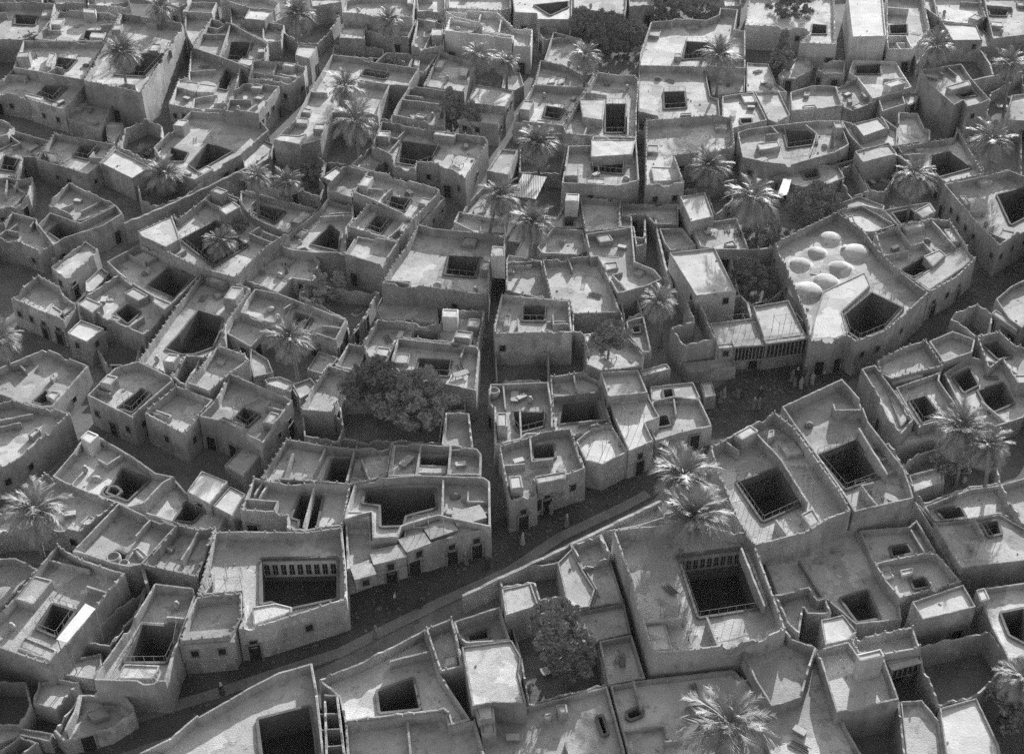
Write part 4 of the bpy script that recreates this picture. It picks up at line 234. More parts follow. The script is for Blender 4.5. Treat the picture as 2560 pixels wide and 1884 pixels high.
('courtyard_house','mansion with a tall windowed court beside its twin mansion','house',5.18,3.57,[(31.38, 111.7), (32.83, 106.75), (34.42, 100.98), (35.09, 97.86), (41.76, 99.96), (41.84, 101.44), (41.88, 104.54), (39.74, 112.39), (39.7, 116.44), (38.35, 120.3), (30.46, 115.11)],[[(35.48, 102.95), (39.8, 105.11), (38.22, 110.97), (33.49, 108.27)]],[],[(5.084, [(38.42, 111.36), (39.89, 103.84)]), (4.95, [(39.52, 114.82), (36.52, 114.8), (36.51, 115.88)]), (5.0, [(37.79, 98.92), (36.78, 102.1), (38.15, 102.53)])],[],[],None,1),
('courtyard_house','narrow dark house across the lane from the twin mansions','house',3.74,2.89,[(42.43, 118.75), (42.57, 114.61), (43.44, 111.85), (45.54, 114.38), (44.71, 119.25), (44.01, 122.29), (43.47, 124.85), (41.55, 124.06)],[],[(3.239, [(43.99, 113.8), (45.66, 115.71), (45.07, 120.39), (43.94, 120.89)])],[],[],[(42.5, 116.7, -0.999, -0.034)],None,0),
('courtyard_house','house with a hanging rail court at right above the palms','house',3.31,2.46,[(45.62, 115.62), (46.06, 113.72), (48.78, 114.9), (51.59, 116.29), (50.56, 122.33), (51.15, 124.02), (45.06, 121.05)],[[(46.95, 115.34), (49.24, 116.54), (48.45, 120.17), (46.36, 119.24)]],[],[],[],[],None,1),
('courtyard_house','dim broken yards at the right edge above the two palms','house',2.45,1.69,[(52.2, 117.28), (55.15, 114.75), (58.87, 116.43), (61.26, 119.63), (61.29, 124.23), (59.19, 126.89), (55.85, 128.24), (51.87, 124.89)],[[(53.67, 121.96), (55.62, 123.25), (55.53, 126.42), (53.16, 124.82)], [(55.68, 118.09), (58.85, 119.83), (58.73, 123.65), (55.42, 122.1)]],[(3.59, [(60.97, 121.36), (60.98, 123.04), (59.47, 123.05), (59.46, 121.36)])],[(2.31, [(56.79, 115.71), (54.98, 119.7)])],[],[],None,0),
('roofless_house',"pair of tiny open rooms on the twin mansion's right flank",'house',4.18,3.23,[(40.31, 104.86), (42.36, 105.78), (41.62, 109.99), (39.27, 109.13)],[],[],[(4.0760000000000005, [(39.81, 107.18), (42.01, 107.91)])],[],[(39.51, 108.18, -0.972, -0.235)],None,0),
('courtyard_house','sunlit terrace house with a small pit at the right edge','house',3.89,3.56,[(44.1, 93.18), (44.48, 91.15), (52.29, 92.43), (53.43, 96.02), (52.06, 97.35), (50.62, 98.97), (47.63, 98.17), (43.5, 97.64)],[[(48.66, 95.86), (49.98, 96.25), (50.11, 98.02), (48.49, 97.68)]],[],[(4.4879999999999995, [(47.46, 97.55), (47.76, 95.22)])],[],[(43.94, 94.37, -0.991, -0.133)],None,0),
('courtyard_house','dim roof behind the sunlit terrace at right','house',3.02,2.36,[(44.0, 98.68), (48.08, 99.11), (51.1, 99.92), (52.93, 98.38), (52.56, 104.39), (48.95, 103.75), (43.42, 101.05)],[[(45.34, 99.57), (47.59, 99.93), (47.41, 101.4), (44.85, 100.84)]],[],[],[],[(43.68, 99.97, -0.971, -0.239)],None,0),
('flat_roofed_house','walled roof cut by the right edge beside the dim roof','house',3.74,2.89,[(52.53, 97.63), (53.95, 97.14), (56.22, 104.27), (55.0, 104.7), (52.03, 103.64)],[],[],[],[],[],None,0),
('courtyard_house',"ramshackle rooms below the mansions' front wall",'house',2.74,1.98,[(36.43, 93.0), (43.19, 94.51), (42.35, 99.37), (41.25, 98.28), (35.94, 97.75)],[[(38.89, 94.54), (40.83, 95.07), (40.68, 96.18), (38.95, 95.8)]],[(2.7359999999999998, [(36.93, 91.35), (38.34, 91.71), (38.11, 93.0), (36.68, 92.63)])],[(2.636, [(41.3, 98.38), (42.02, 94.6)])],[],[],None,0),
('lane_wall','long sloping lane wall right of the mansions','wall',2.88,2.40,[(43.38, 98.03), (44.02, 92.12), (45.03, 92.4), (43.97, 98.73), (43.12, 101.45), (42.66, 101.87)],[],[],[],[],[],None,0),
('walled_yard','dark palm yard right of the mansions','yard',1.87,0.20,[(43.33, 105.05), (44.0, 102.53), (49.55, 105.05), (53.24, 105.81), (53.87, 109.43), (48.81, 112.16), (45.46, 110.78), (43.3, 109.21)],[],[],[],[],[],None,0),
('courtyard_house','house with a white awning slab along its court at lower left','house',4.32,3.18,[(-48.57, 85.1), (-49.36, 83.76), (-48.48, 80.99), (-42.23, 78.54), (-41.32, 80.79), (-39.77, 85.44), (-38.0, 90.12), (-39.58, 90.66), (-42.68, 91.97), (-44.93, 93.42), (-45.79, 94.11)],[[(-45.06, 83.91), (-42.93, 82.87), (-42.12, 85.96), (-44.42, 86.85)]],[(3.5300000000000007, [(-42.7, 79.6), (-42.35, 81.03), (-45.81, 82.64), (-46.12, 81.19)]), (4.28, [(-46.81, 89.78), (-47.81, 86.57), (-45.88, 85.98), (-44.89, 89.18)])],[(3.94, [(-46.17, 92.21), (-41.76, 90.85)]), (4.08, [(-39.14, 87.68), (-41.42, 88.54)])],[],[],None,1),
('courtyard_house',"house with a tall narrow court at the main street's end",'house',4.32,3.18,[(-35.49, 85.95), (-36.55, 81.79), (-37.5, 78.62), (-37.78, 76.83), (-35.96, 76.75), (-31.24, 76.63), (-31.11, 80.11), (-30.92, 81.63), (-30.49, 87.15), (-31.01, 88.2), (-34.83, 88.78)],[[(-35.42, 82.15), (-35.82, 79.81), (-32.04, 79.81), (-31.73, 81.66), (-31.87, 83.94), (-35.12, 84.23)]],[(3.5300000000000007, [(-36.06, 77.58), (-32.54, 77.58), (-32.4, 79.21), (-35.75, 79.36)])],[(3.99, [(-30.9, 84.53), (-32.86, 84.69)])],[],[],None,1),
('balcony_house','raised corner room with a bay front over the main street','house',4.61,3.37,[(-30.7, 84.5), (-30.79, 81.19), (-26.24, 81.67), (-25.55, 84.3), (-26.1, 87.28), (-30.36, 86.68)],[],[],[],[],[],None,0),
('walled_yard','tangled debris lane yard between two lower left courts','yard',1.87,0.20,[(-40.91, 83.27), (-38.12, 82.77), (-36.44, 87.67), (-36.49, 90.86), (-37.06, 89.25), (-38.48, 88.02)],[],[],[],[],[(-37.69, 84.01, 0.946, -0.325), (-36.46, 89.21, 1.0, 0.017)],None,0),
('ruined_house','collapsed mound roof ruin in the bottom left corner','house',1.87,0.92,[(-40.88, 73.1), (-39.61, 71.96), (-35.92, 73.24), (-34.04, 75.0), (-34.39, 75.89), (-36.18, 77.32), (-39.58, 77.25)],[],[(1.512, [(-37.75, 74.54), (-36.45, 75.13), (-37.43, 76.17), (-38.74, 75.57)])],[(2.1719999999999997, [(-39.44, 76.93), (-39.43, 75.06), (-39.72, 73.01)]), (2.272, [(-35.84, 77.23), (-34.36, 75.57)])],[],[(-37.76, 72.6, 0.329, -0.944)],None,0),
('ruined_house','dim hut ruin at the bottom left edge','house',2.02,1.54,[(-43.61, 76.07), (-41.22, 75.33), (-40.01, 78.51), (-42.11, 78.98), (-43.7, 78.51)],[],[],[],[],[],None,0),
('roofless_house','roofless hut walls at the left edge near the bottom','house',2.02,0.20,[(-46.74, 73.71), (-43.95, 73.57), (-43.52, 75.78), (-44.81, 78.51), (-48.31, 78.67)],[],[],[],[],[],None,0),
('roofless_house','lit wall stump in the bottom left corner','house',1.73,0.20,[(-45.2, 70.1), (-43.34, 70.1), (-41.92, 72.06), (-43.78, 72.78), (-44.93, 71.5)],[],[],[],[],[(-44.27, 70.1, 0.0, -1.0)],None,0),
('flat_roofed_house','dim house at the left edge above the white awning slab','house',3.02,2.17,[(-50.91, 87.66), (-49.35, 86.62), (-47.3, 92.32), (-50.02, 93.34), (-52.74, 93.43)],[],[],[],[],[],None,0),
('courtyard_house','wavy parapet house with a large dark court at the bottom edge','house',4.03,2.99,[(-32.02, 69.24), (-32.56, 64.74), (-15.39, 64.74), (-15.92, 68.42), (-17.59, 76.26), (-18.35, 79.14), (-21.25, 78.01), (-23.55, 76.41), (-25.23, 74.99), (-27.61, 73.09), (-27.77, 73.31), (-29.71, 70.76)],[[(-20.65, 65.72), (-16.33, 65.72), (-17.3, 71.12), (-18.2, 74.79), (-22.47, 73.37)]],[(4.89, [(-28.91, 65.04), (-26.41, 65.04), (-26.41, 66.91), (-28.91, 66.91)])],[(3.99, [(-31.94, 68.27), (-27.98, 67.8), (-28.11, 66.71)]), (3.78, [(-31.94, 68.2), (-28.04, 67.73)])],[],[(-29.23, 64.74, 0.0, -1.0)],None,0),
('roofless_house','narrow roofless passage rooms at the bottom edge','house',4.03,0.99,[(-15.92, 68.42), (-15.34, 64.74), (-13.68, 64.74), (-14.3, 69.24), (-15.58, 75.48), (-16.9, 75.51)],[],[],[(3.9320000000000004, [(-16.96, 73.39), (-15.26, 73.46)]), (3.9320000000000004, [(-16.64, 71.67), (-14.91, 71.82)]), (3.9320000000000004, [(-16.27, 69.93), (-14.51, 70.14)])],[],[],None,0),
('courtyard_house','house with a dark court and curved rear parapet near the bottom','house',3.74,2.60,[(-15.54, 75.42), (-14.73, 72.74), (-6.09, 73.94), (-5.66, 73.54), (-5.36, 72.36), (-3.64, 72.99), (-5.98, 77.1), (-6.57, 78.17), (-8.19, 83.41), (-14.22, 79.23), (-16.55, 78.06), (-17.55, 77.25)],[[(-11.77, 74.5), (-8.33, 74.94), (-9.13, 78.26), (-12.2, 76.81)]],[],[(3.68, [(-7.57, 80.72), (-11.28, 79.58)])],[],[],None,0),
('flat_roofed_house','cluttered room with a timber stack by the main street','house',4.03,2.61,[(-6.56, 78.06), (-4.37, 78.71), (-5.23, 82.69), (-5.7, 84.6), (-8.17, 83.24)],[],[(3.0420000000000003, [(-6.28, 79.38), (-5.06, 79.69), (-5.23, 80.96), (-6.46, 80.64)])],[],[],[],None,0),
('courtyard_house','thatched shed corner by the main street','house',3.31,2.08,[(-5.24, 83.29), (-4.0, 82.02), (-0.13, 82.38), (-1.16, 86.7), (-5.6, 84.79)],[[(-4.0, 83.25), (-2.29, 83.58), (-2.43, 84.75), (-4.21, 83.91)]],[],[],[],[],None,0),
('thatched_house','broad sunlit thatch roof left of the near leafy tree','house',4.90,4.71,[(-3.52, 73.47), (-1.65, 73.91), (1.29, 73.72), (0.63, 77.22), (0.85, 79.07), (0.0, 81.1), (-4.66, 80.3)],[],[],[],[],[],'t',0),
('flat_roofed_house','white box room at the foot of the sunlit thatch roof','house',4.46,4.35,[(-2.91, 72.26), (-1.5, 72.66), (-1.66, 74.4), (-3.4, 74.06)],[],[],[],[],[],'w',0),
('thatched_house','small pale hut above the near leafy tree','house',4.32,4.18,[(-0.61, 84.56), (2.55, 85.91), (1.82, 88.87), (-1.03, 87.99)],[],[],[],[],[],'t',0),
('flat_roofed_house','low box below the white box room','house',3.74,3.63,[(-2.65, 71.32), (-1.37, 71.51), (-1.53, 72.93), (-2.82, 72.64)],[],[],[],[],[],None,0),
('flat_roofed_house','walled roof with a notched corner at the bottom edge','house',3.60,2.36,[(-13.63, 65.04), (-2.0, 65.04), (-2.17, 68.74), (-3.24, 73.1), (-5.37, 72.42), (-5.67, 73.58), (-6.16, 74.01), (-14.75, 72.78)],[],[],[(3.26, [(-9.29, 73.36), (-8.71, 69.37)])],[],[],None,0),
('roofless_house','small room with a lit floor against the great blank wall','house',3.31,2.17,[(7.06, 91.91), (9.78, 92.92), (10.02, 93.67), (9.03, 96.57), (6.1, 94.9)],[],[],[],[],[],None,0),
('flat_roofed_house','curled roof slab over dark ground near the street wall','house',3.02,2.74,[(5.21, 88.18), (5.93, 86.58), (7.5, 86.88), (8.19, 89.2), (7.07, 91.91), (6.11, 94.9), (4.56, 92.83)],[],[],[],[],[],None,0),
('flat_roofed_house','shaded low roof under the great blank wall','house',2.74,2.45,[(8.3, 89.33), (7.65, 87.14), (10.93, 87.75), (9.97, 93.49), (7.22, 92.19)],[],[],[],[],[],None,0),
('flat_roofed_house','shaded shelf roof right of the near leafy tree','house',2.59,2.21,[(6.79, 82.15), (8.21, 82.97), (11.38, 83.93), (11.0, 87.78), (5.94, 86.5)],[],[],[],[],[],None,0),
('flat_roofed_house','low roof with a bed and people beside the great blank wall','house',2.59,1.93,[(8.82, 77.73), (12.3, 78.55), (11.43, 83.8), (8.21, 82.94)],[],[],[],[],[],None,0),
('courtyard_house','great house with a galleried court below the twin near palms','house',5.33,3.81,[(11.46, 88.12), (12.76, 79.09), (16.81, 79.48), (20.76, 80.19), (23.71, 81.07), (25.46, 81.96), (24.19, 93.2), (23.49, 94.8), (16.35, 95.95), (12.94, 95.57), (10.15, 95.09)],[[(17.81, 84.72), (24.07, 85.99), (23.04, 93.82), (16.69, 92.75)]],[(4.61, [(12.5, 83.04), (12.95, 79.87), (14.83, 80.14), (14.38, 83.31)])],[(5.228, [(22.81, 92.74), (23.93, 84.94)]), (5.0, [(12.38, 83.17), (16.42, 83.75)]), (5.05, [(18.99, 80.08), (18.35, 83.64)])],[],[],None,1),
('courtyard_house','pale terrace with two jars at the bottom edge centre','house',2.59,2.07,[(-1.61, 74.11), (-2.65, 72.27), (-2.92, 65.73), (10.23, 65.73), (9.84, 70.72), (8.73, 77.66), (7.18, 77.12), (1.44, 75.29), (-2.17, 75.47)],[[(8.11, 72.52), (8.42, 72.66), (8.05, 74.47), (7.68, 74.33)]],[(2.892, [(2.85, 73.55), (3.44, 73.62), (3.64, 74.35), (2.86, 74.2)]), (3.0919999999999996, [(4.16, 74.04), (4.99, 74.12), (4.91, 75.15), (3.95, 75.07)])],[(2.692, [(-1.61, 74.04), (0.71, 74.06)]), (2.592, [(4.68, 71.42), (5.2, 69.47)])],[],[],None,0),
('courtyard_house','dim pitted terrace behind the bottom edge palm','house',2.59,2.02,[(10.01, 70.72), (10.4, 65.73), (24.28, 65.73), (24.36, 70.86), (22.72, 76.19), (20.52, 79.57), (12.39, 78.4), (8.97, 77.7)],[[(10.4, 74.44), (10.63, 74.22), (11.62, 74.66), (11.72, 75.18), (11.37, 75.4), (10.44, 74.95)], [(15.86, 73.71), (17.76, 74.15), (17.65, 75.74), (15.84, 75.25)]],[(3.12, [(16.0, 66.03), (18.58, 66.03), (18.58, 67.24), (16.0, 67.24)])],[(2.892, [(11.11, 77.95), (11.62, 75.08)]), (2.692, [(13.33, 71.34), (14.99, 71.62)]), (2.56, [(9.92, 72.68), (13.49, 73.21), (13.69, 71.81)]), (2.59, [(20.04, 65.93), (20.04, 70.7)]), (2.56, [(24.13, 68.6), (21.52, 68.64), (21.55, 70.61)])],[],[],None,0),
('walled_yard',"near leafy tree's garden court",'yard',2.16,0.20,[(0.75, 81.07), (1.45, 75.69), (8.83, 78.09), (8.25, 83.35), (5.98, 87.06), (-0.39, 86.37)],[],[],[],[],[],None,0),
('walled_yard','street side yard left of the curled roof slab','yard',2.30,0.20,[(-1.06, 90.1), (2.12, 90.64), (2.62, 88.32), (5.25, 88.67), (4.73, 93.58), (0.94, 93.02), (-1.47, 91.36)],[],[],[],[],[(0.7, 90.39, 0.167, -0.986)],None,0),
('flat_roofed_house','house with a lit corner triangle below the galleried house','house',4.03,2.89,[(22.03, 77.02), (23.06, 74.01), (25.91, 75.18), (27.25, 78.55), (28.3, 80.91), (26.14, 82.04), (25.81, 83.06), (21.14, 81.07)],[],[],[],[],[],None,0),
('flat_roofed_house','bright sloping terrace at the bottom edge right','house',3.17,2.79,[(26.13, 75.79), (23.31, 74.54), (22.07, 71.13), (23.2, 65.34), (30.13, 65.34), (29.96, 69.87), (29.06, 74.06), (29.06, 81.34), (28.4, 81.5)],[],[],[],[],[],None,0),
('flat_roofed_house','house with a bright box room on its front roof at lower right','house',4.46,3.42,[(28.5, 73.12), (34.43, 74.57), (34.13, 79.67), (31.82, 79.72), (31.29, 81.34), (28.13, 80.35)],[],[(6.263999999999999, [(31.22, 77.42), (33.55, 77.91), (33.39, 78.84), (31.02, 78.18)])],[],[],[],None,0),
('flat_roofed_house','square roofed house with slatted windows at lower right','house',4.18,3.04,[(31.94, 80.07), (34.3, 79.92), (37.86, 80.63), (37.79, 83.39), (31.54, 81.72)],[],[],[],[],[(36.22, 80.3, 0.197, -0.98)],None,0),
('flat_roofed_house','pitted white roof at the edge of the sunken court','house',3.89,3.75,[(29.14, 81.33), (31.64, 82.01), (32.49, 82.99), (31.64, 85.12), (29.33, 84.48)],[],[],[],[],[],'w',0),
('courtyard_house','large dim sunken yard with a dark pit at lower right','house',2.45,1.78,[(26.69, 85.6), (29.9, 88.36), (30.72, 88.54), (33.08, 85.09), (37.66, 85.77), (38.0, 88.33), (36.22, 96.25), (35.82, 98.24), (25.19, 95.8)],[[(33.49, 85.94), (35.67, 86.45), (35.26, 89.96), (32.46, 88.89)]],[(2.58, [(30.16, 96.63), (27.52, 96.03), (27.93, 94.26), (30.56, 94.87)]), (2.28, [(28.02, 87.15), (29.31, 88.25), (28.51, 89.18), (27.22, 88.08)])],[(2.348, [(29.15, 93.72), (30.62, 88.63)])],[],[(31.98, 86.7, -0.825, -0.565)],None,0),
('courtyard_house','broken dark rooms beside the galleried house','house',3.60,2.46,[(26.09, 84.4), (27.07, 82.75), (28.03, 86.09), (28.3, 85.41), (30.6, 85.41), (30.48, 87.47), (29.67, 87.3), (29.05, 88.87), (25.49, 87.82)],[],[],[],[],[],None,0),
('courtyard_house','house with a small pit court below the ramshackle rooms','house',3.31,2.36,[(36.8, 90.04), (37.7, 87.7), (44.38, 89.86), (42.91, 93.86), (42.13, 93.95), (38.3, 93.11), (36.21, 92.46)],[[(39.86, 89.72), (41.31, 90.08), (41.03, 91.09), (39.74, 90.85)]],[(2.7720000000000002, [(37.16, 90.64), (38.13, 91.1), (37.76, 92.1), (36.9, 91.83)]), (2.9520000000000004, [(38.78, 90.92), (39.93, 91.29), (40.29, 92.2), (38.73, 91.83)])],[],[],[(43.34, 89.52, 0.307, -0.952)],None,0),
('flat_roofed_house','bright block roof with a blank front at lower right','house',4.75,4.42,[(38.65, 83.67), (44.21, 85.3), (43.77, 88.23), (38.18, 85.98)],[],[],[],[],[(42.74, 84.87, 0.281, -0.96), (38.41, 84.85, -0.98, -0.2)],'w',0),
('walled_yard','dark deep yard with a windowed wall at lower right','yard',3.17,0.20,[(37.71, 79.27), (38.17, 74.87), (42.05, 75.91), (46.08, 79.9), (45.41, 83.75), (38.09, 81.79)],[],[],[],[],[],None,0),
('courtyard_house','house with a dark pit at the lower right edge','house',3.46,2.79,[(45.5, 83.86), (45.95, 79.9), (48.77, 80.61), (51.67, 89.72), (50.42, 89.72), (45.5, 88.8)],[[(47.24, 83.37), (48.42, 82.31), (49.54, 86.66), (47.23, 86.06)]],[(4.056000000000001, [(45.12, 86.53), (46.11, 86.88), (46.04, 88.41), (45.04, 88.09)])],[],[],[],None,0),
('flat_roofed_house','white terrace in the bottom right corner','house',3.31,3.07,[(36.78, 65.24), (41.58, 65.24), (42.38, 70.6), (41.86, 75.76), (38.19, 74.58)],[],[],[],[],[],'w',0),
('flat_roofed_house','dim roof left of the white terrace at the bottom right','house',2.88,2.40,[(33.58, 65.54), (36.95, 65.54), (38.02, 73.48), (37.04, 75.84), (35.01, 75.66)],[],[],[],[],[],None,0),
('roofless_house','dark roofless court at the bottom edge right','house',3.31,0.20,[(29.92, 69.77), (30.19, 65.24), (33.43, 65.24), (34.81, 75.42), (28.84, 73.95)],[],[],[],[],[],None,0),
('flat_roofed_house','lit box room over the upper left alley','house',4.61,4.42,[(-37.38, 211.99), (-34.62, 210.45), (-33.93, 215.46), (-37.25, 216.31)],[],[],[],[],[(-34.11, 214.17, 0.991, -0.136)],'w',0),
('courtyard_house','house with toothed lit alley wall above the four window house','house',4.61,3.47,[(-43.88, 202.49), (-38.36, 201.05), (-36.62, 199.94), (-34.77, 204.05), (-34.72, 207.21), (-40.17, 209.1), (-44.23, 209.64)],[],[(4.97, [(-36.48, 207.5), (-38.4, 208.17), (-38.84, 206.88), (-36.92, 206.21)]), (4.27, [(-42.34, 202.4), (-40.2, 201.84), (-39.84, 203.23), (-41.98, 203.79)])],[(4.4079999999999995, [(-39.99, 209.27), (-40.2, 204.48)]), (4.4079999999999995, [(-43.45, 205.27), (-36.65, 202.92)]), (4.59, [(-35.48, 202.96), (-38.8, 204.46)])],[(-42.45, 202.12, 2.42, -0.252, -0.968), (-39.66, 201.39, 2.42, -0.252, -0.968), (-37.57, 200.54, 2.42, -0.541, -0.841), (-35.21, 203.06, 2.42, 0.912, -0.411)],[(-34.74, 205.56, 1.0, -0.016)],None,0),
('walled_yard','palm garden beside the upper left alley','yard',2.45,0.20,[(-39.41, 223.96), (-38.42, 221.9), (-34.81, 221.6), (-33.36, 225.75), (-32.09, 234.39), (-35.26, 238.25), (-42.45, 233.76), (-45.12, 230.01)],[],[],[],[],[],None,0),
('flat_roofed_house','top edge house left of the alley mouth','house',4.03,3.27,[(-37.23, 234.94), (-32.0, 237.21), (-31.75, 242.18), (-38.61, 242.18)],[],[],[],[],[(-33.31, 236.64, 0.398, -0.917), (-31.82, 240.83, 0.999, -0.05)],None,0),
('walled_yard','bushy garden plot below the lit strip house','yard',2.02,0.20,[(-40.79, 173.66), (-38.35, 170.84), (-30.83, 169.25), (-28.1, 167.68), (-27.67, 170.84), (-28.75, 173.26), (-28.54, 178.45), (-30.5, 181.25), (-37.14, 182.99)],[],[],[],[],[(-39.69, 172.39, -0.757, -0.654), (-32.12, 169.52, -0.207, -0.978)],None,0),
('flat_roofed_house','low broken wall house left of the leaning palms','house',3.02,2.17,[(-8.25, 159.11), (-5.19, 156.24), (-0.74, 155.08), (-0.94, 159.55), (-7.6, 162.06)],[],[],[],[],[],None,0),
('flat_roofed_house','wedge shaped shed beside the centre alley','house',2.88,2.02,[(-6.52, 164.26), (-7.21, 161.63), (-0.94, 159.79), (0.19, 166.17), (-3.74, 170.49)],[],[(2.4299999999999997, [(-5.33, 162.03), (-3.63, 163.15), (-4.05, 165.04), (-5.56, 163.9)])],[],[],[],None,0),
('courtyard_house','rag strewn low roofs below the post and court house','house',2.59,2.12,[(42.56, 169.81), (46.84, 170.61), (49.61, 172.62), (49.33, 176.25), (46.99, 176.67), (43.34, 175.42), (38.88, 172.62)],[[(43.79, 172.67), (45.94, 173.49), (45.91, 175.56), (43.75, 174.73)]],[],[],[],[(39.83, 171.89, -0.607, -0.795)],None,0),
('walled_yard','shrub yard left of the porch hut','yard',2.30,0.20,[(48.94, 171.04), (49.72, 167.18), (52.68, 169.14), (51.88, 177.62), (49.72, 175.95)],[],[],[],[],[(51.27, 168.2, 0.552, -0.834)],None,0),
('flat_roofed_house',"sunken shed roof among the bright palm's yard",'house',2.16,1.88,[(-24.92, 120.24), (-22.8, 122.27), (-24.17, 124.35), (-26.23, 123.04)],[],[],[],[],[(-25.51, 121.49, -0.906, -0.424)],None,0),
('flat_roofed_house','low terrace at the left edge above the lit patch house','house',2.74,2.17,[(-74.36, 161.51), (-71.99, 162.44), (-70.84, 167.59), (-73.62, 170.35), (-77.54, 171.55)],[],[],[],[],[(-73.15, 161.98, 0.365, -0.931)],None,0),
('flat_roofed_house','blank building with a lit corner at the top edge centre','house',4.03,3.56,[(11.39, 234.3), (20.71, 231.13), (21.41, 235.91), (21.81, 243.53), (11.74, 243.53)],[],[],[],[],[],None,0),
('flat_roofed_house','low shed row behind the twin garden palms','house',2.45,2.07,[(-1.79, 203.53), (0.45, 202.5), (2.02, 204.56), (1.37, 209.84), (-1.37, 208.77)],[],[],[],[],[],None,0),
('flat_roofed_house','small house on the bend of the centre alley','house',3.60,3.31,[(-3.77, 172.82), (-0.59, 171.6), (0.81, 179.11), (-1.63, 179.54)],[],[],[],[],[],None,0),
('flat_roofed_house','low rooms under the leaning palms','house',2.45,1.97,[(-4.48, 157.44), (-0.93, 156.9), (-1.13, 160.15), (-4.56, 161.62)],[],[],[],[],[],None,0),
('walled_yard','weedy plot behind the white topped house','yard',1.87,0.20,[(28.67, 169.11), (29.05, 162.6), (32.34, 167.16), (32.97, 171.9), (25.65, 170.3)],[],[],[],[],[(28.85, 165.93, -0.998, -0.058), (31.43, 165.9, 0.811, -0.585)],None,0),
('walled_yard','shaded garden plot left of the bathhouse wall','yard',1.87,0.20,[(29.66, 142.48), (30.87, 140.01), (33.66, 141.24), (36.62, 144.37), (36.07, 154.33), (29.78, 152.77)],[],[],[],[],[(32.14, 140.57, 0.403, -0.915), (29.67, 143.69, -1.0, 0.012)],None,0),
('flat_roofed_house','dim low room at the left edge under the lit stub','house',2.30,1.83,[(-80.36, 179.87), (-77.63, 184.79), (-78.91, 187.75), (-82.19, 185.63)],[],[],[],[],[],None,0),
('flat_roofed_house','low lean-to roof below the crumbled terrace','house',2.16,1.88,[(-63.46, 185.07), (-62.29, 184.23), (-62.12, 188.89), (-62.48, 191.28), (-65.44, 191.5)],[],[],[],[],[],None,0),
('flat_roofed_house','strip of shed roofs along the upper left alley foot','house',2.30,2.02,[(-41.15, 178.56), (-40.14, 174.78), (-38.65, 176.87), (-37.0, 179.41), (-37.22, 183.77), (-40.34, 186.45)],[],[],[],[],[],None,0),
('walled_yard','low wall cornered plot below the annex roof','yard',2.02,0.20,[(-28.79, 173.66), (-27.37, 171.64), (-25.21, 177.82), (-28.61, 179.09)],[],[],[],[],[],None,0),
('flat_roofed_house','low room between the railed pit court and the alley','house',3.02,2.26,[(-13.26, 158.1), (-12.72, 158.46), (-9.65, 165.92), (-10.46, 166.69), (-13.53, 159.55)],[],[],[],[(-12.2, 159.73, 1.35, 0.925, -0.38), (-11.25, 162.05, 1.35, 0.925, -0.38), (-10.13, 164.77, 1.35, 0.925, -0.38)],[],None,0),
('flat_roofed_house','stub wing under the turret of the grand house','house',2.74,2.36,[(-0.72, 148.22), (2.68, 148.22), (2.88, 149.88), (-0.54, 150.89), (-0.81, 149.55)],[],[],[],[],[],None,0),
('flat_roofed_house','dim hut by the upper right palms','house',2.59,2.31,[(83.37, 220.11), (90.9, 220.69), (91.38, 223.03), (86.35, 223.03), (85.76, 230.28)],[],[],[],[],[(84.88, 226.51, -0.973, 0.229)],None,0),
('walled_yard','grove side plot at the upper right edge','yard',1.87,0.20,[(82.73, 210.03), (90.3, 210.03), (91.4, 221.77), (84.07, 221.19)],[],[],[],[],[(83.4, 215.6, -0.993, 0.12)],None,0),
('walled_yard','grove side yard right of the tower house','yard',2.02,0.20,[(77.08, 194.49), (78.71, 189.77), (84.72, 192.58), (87.64, 209.71), (80.03, 202.4)],[],[],[],[],[],None,0),
('flat_roofed_house','block at the right edge below the grove','house',3.60,3.22,[(78.45, 189.4), (83.17, 188.94), (86.07, 198.06), (84.63, 199.06), (81.99, 198.31)],[],[],[],[],[(81.85, 189.07, -0.098, -0.995)],None,0),
('walled_yard','plot under the spiky palm at the right edge','yard',1.87,0.20,[(71.36, 175.16), (75.36, 176.41), (76.62, 173.92), (81.03, 188.21), (76.67, 191.45), (71.36, 190.05)],[],[],[],[],[],None,0),
('flat_roofed_house','pale low shed between two dark alleys at left','house',2.16,1.97,[(-62.4, 150.79), (-61.59, 153.17), (-62.52, 153.86), (-63.77, 151.81)],[],[],[],[],[],None,0),
('flat_roofed_house',"lean-to at the ruined house's foot",'house',1.87,1.59,[(-56.2, 143.42), (-54.98, 142.79), (-54.05, 147.59), (-55.54, 149.24), (-56.77, 145.64)],[],[],[],[],[(-54.73, 144.11, 0.982, -0.191)],None,0),
('walled_yard','trampled plot beside the sunlit hut at left','yard',1.73,0.20,[(-51.66, 130.87), (-49.39, 127.04), (-46.79, 127.04), (-45.96, 128.39), (-46.27, 133.42), (-49.76, 135.44), (-51.77, 133.99)],[],[],[],[],[(-48.14, 127.04, 0.0, -1.0)],None,0),
('flat_roofed_house','low stepped shed beside the railed roof at left','house',2.30,2.02,[(-32.03, 127.62), (-31.0, 124.16), (-28.76, 125.21), (-29.79, 127.89), (-32.26, 130.09)],[],[],[],[],[],None,0),
('flat_roofed_house',"thatched lean-to in the bright palm's yard",'house',2.02,1.83,[(-29.3, 123.23), (-26.22, 121.69), (-25.83, 123.49), (-27.92, 124.8), (-29.77, 124.27)],[],[],[],[],[],None,0),
('flat_roofed_house',"sunken room below the grand house's front",'house',1.87,1.59,[(-17.58, 139.4), (-16.7, 137.0), (-9.33, 136.12), (-9.71, 140.62), (-16.24, 142.17), (-17.09, 141.86)],[],[],[],[],[(-13.05, 136.56, -0.119, -0.993)],None,0),
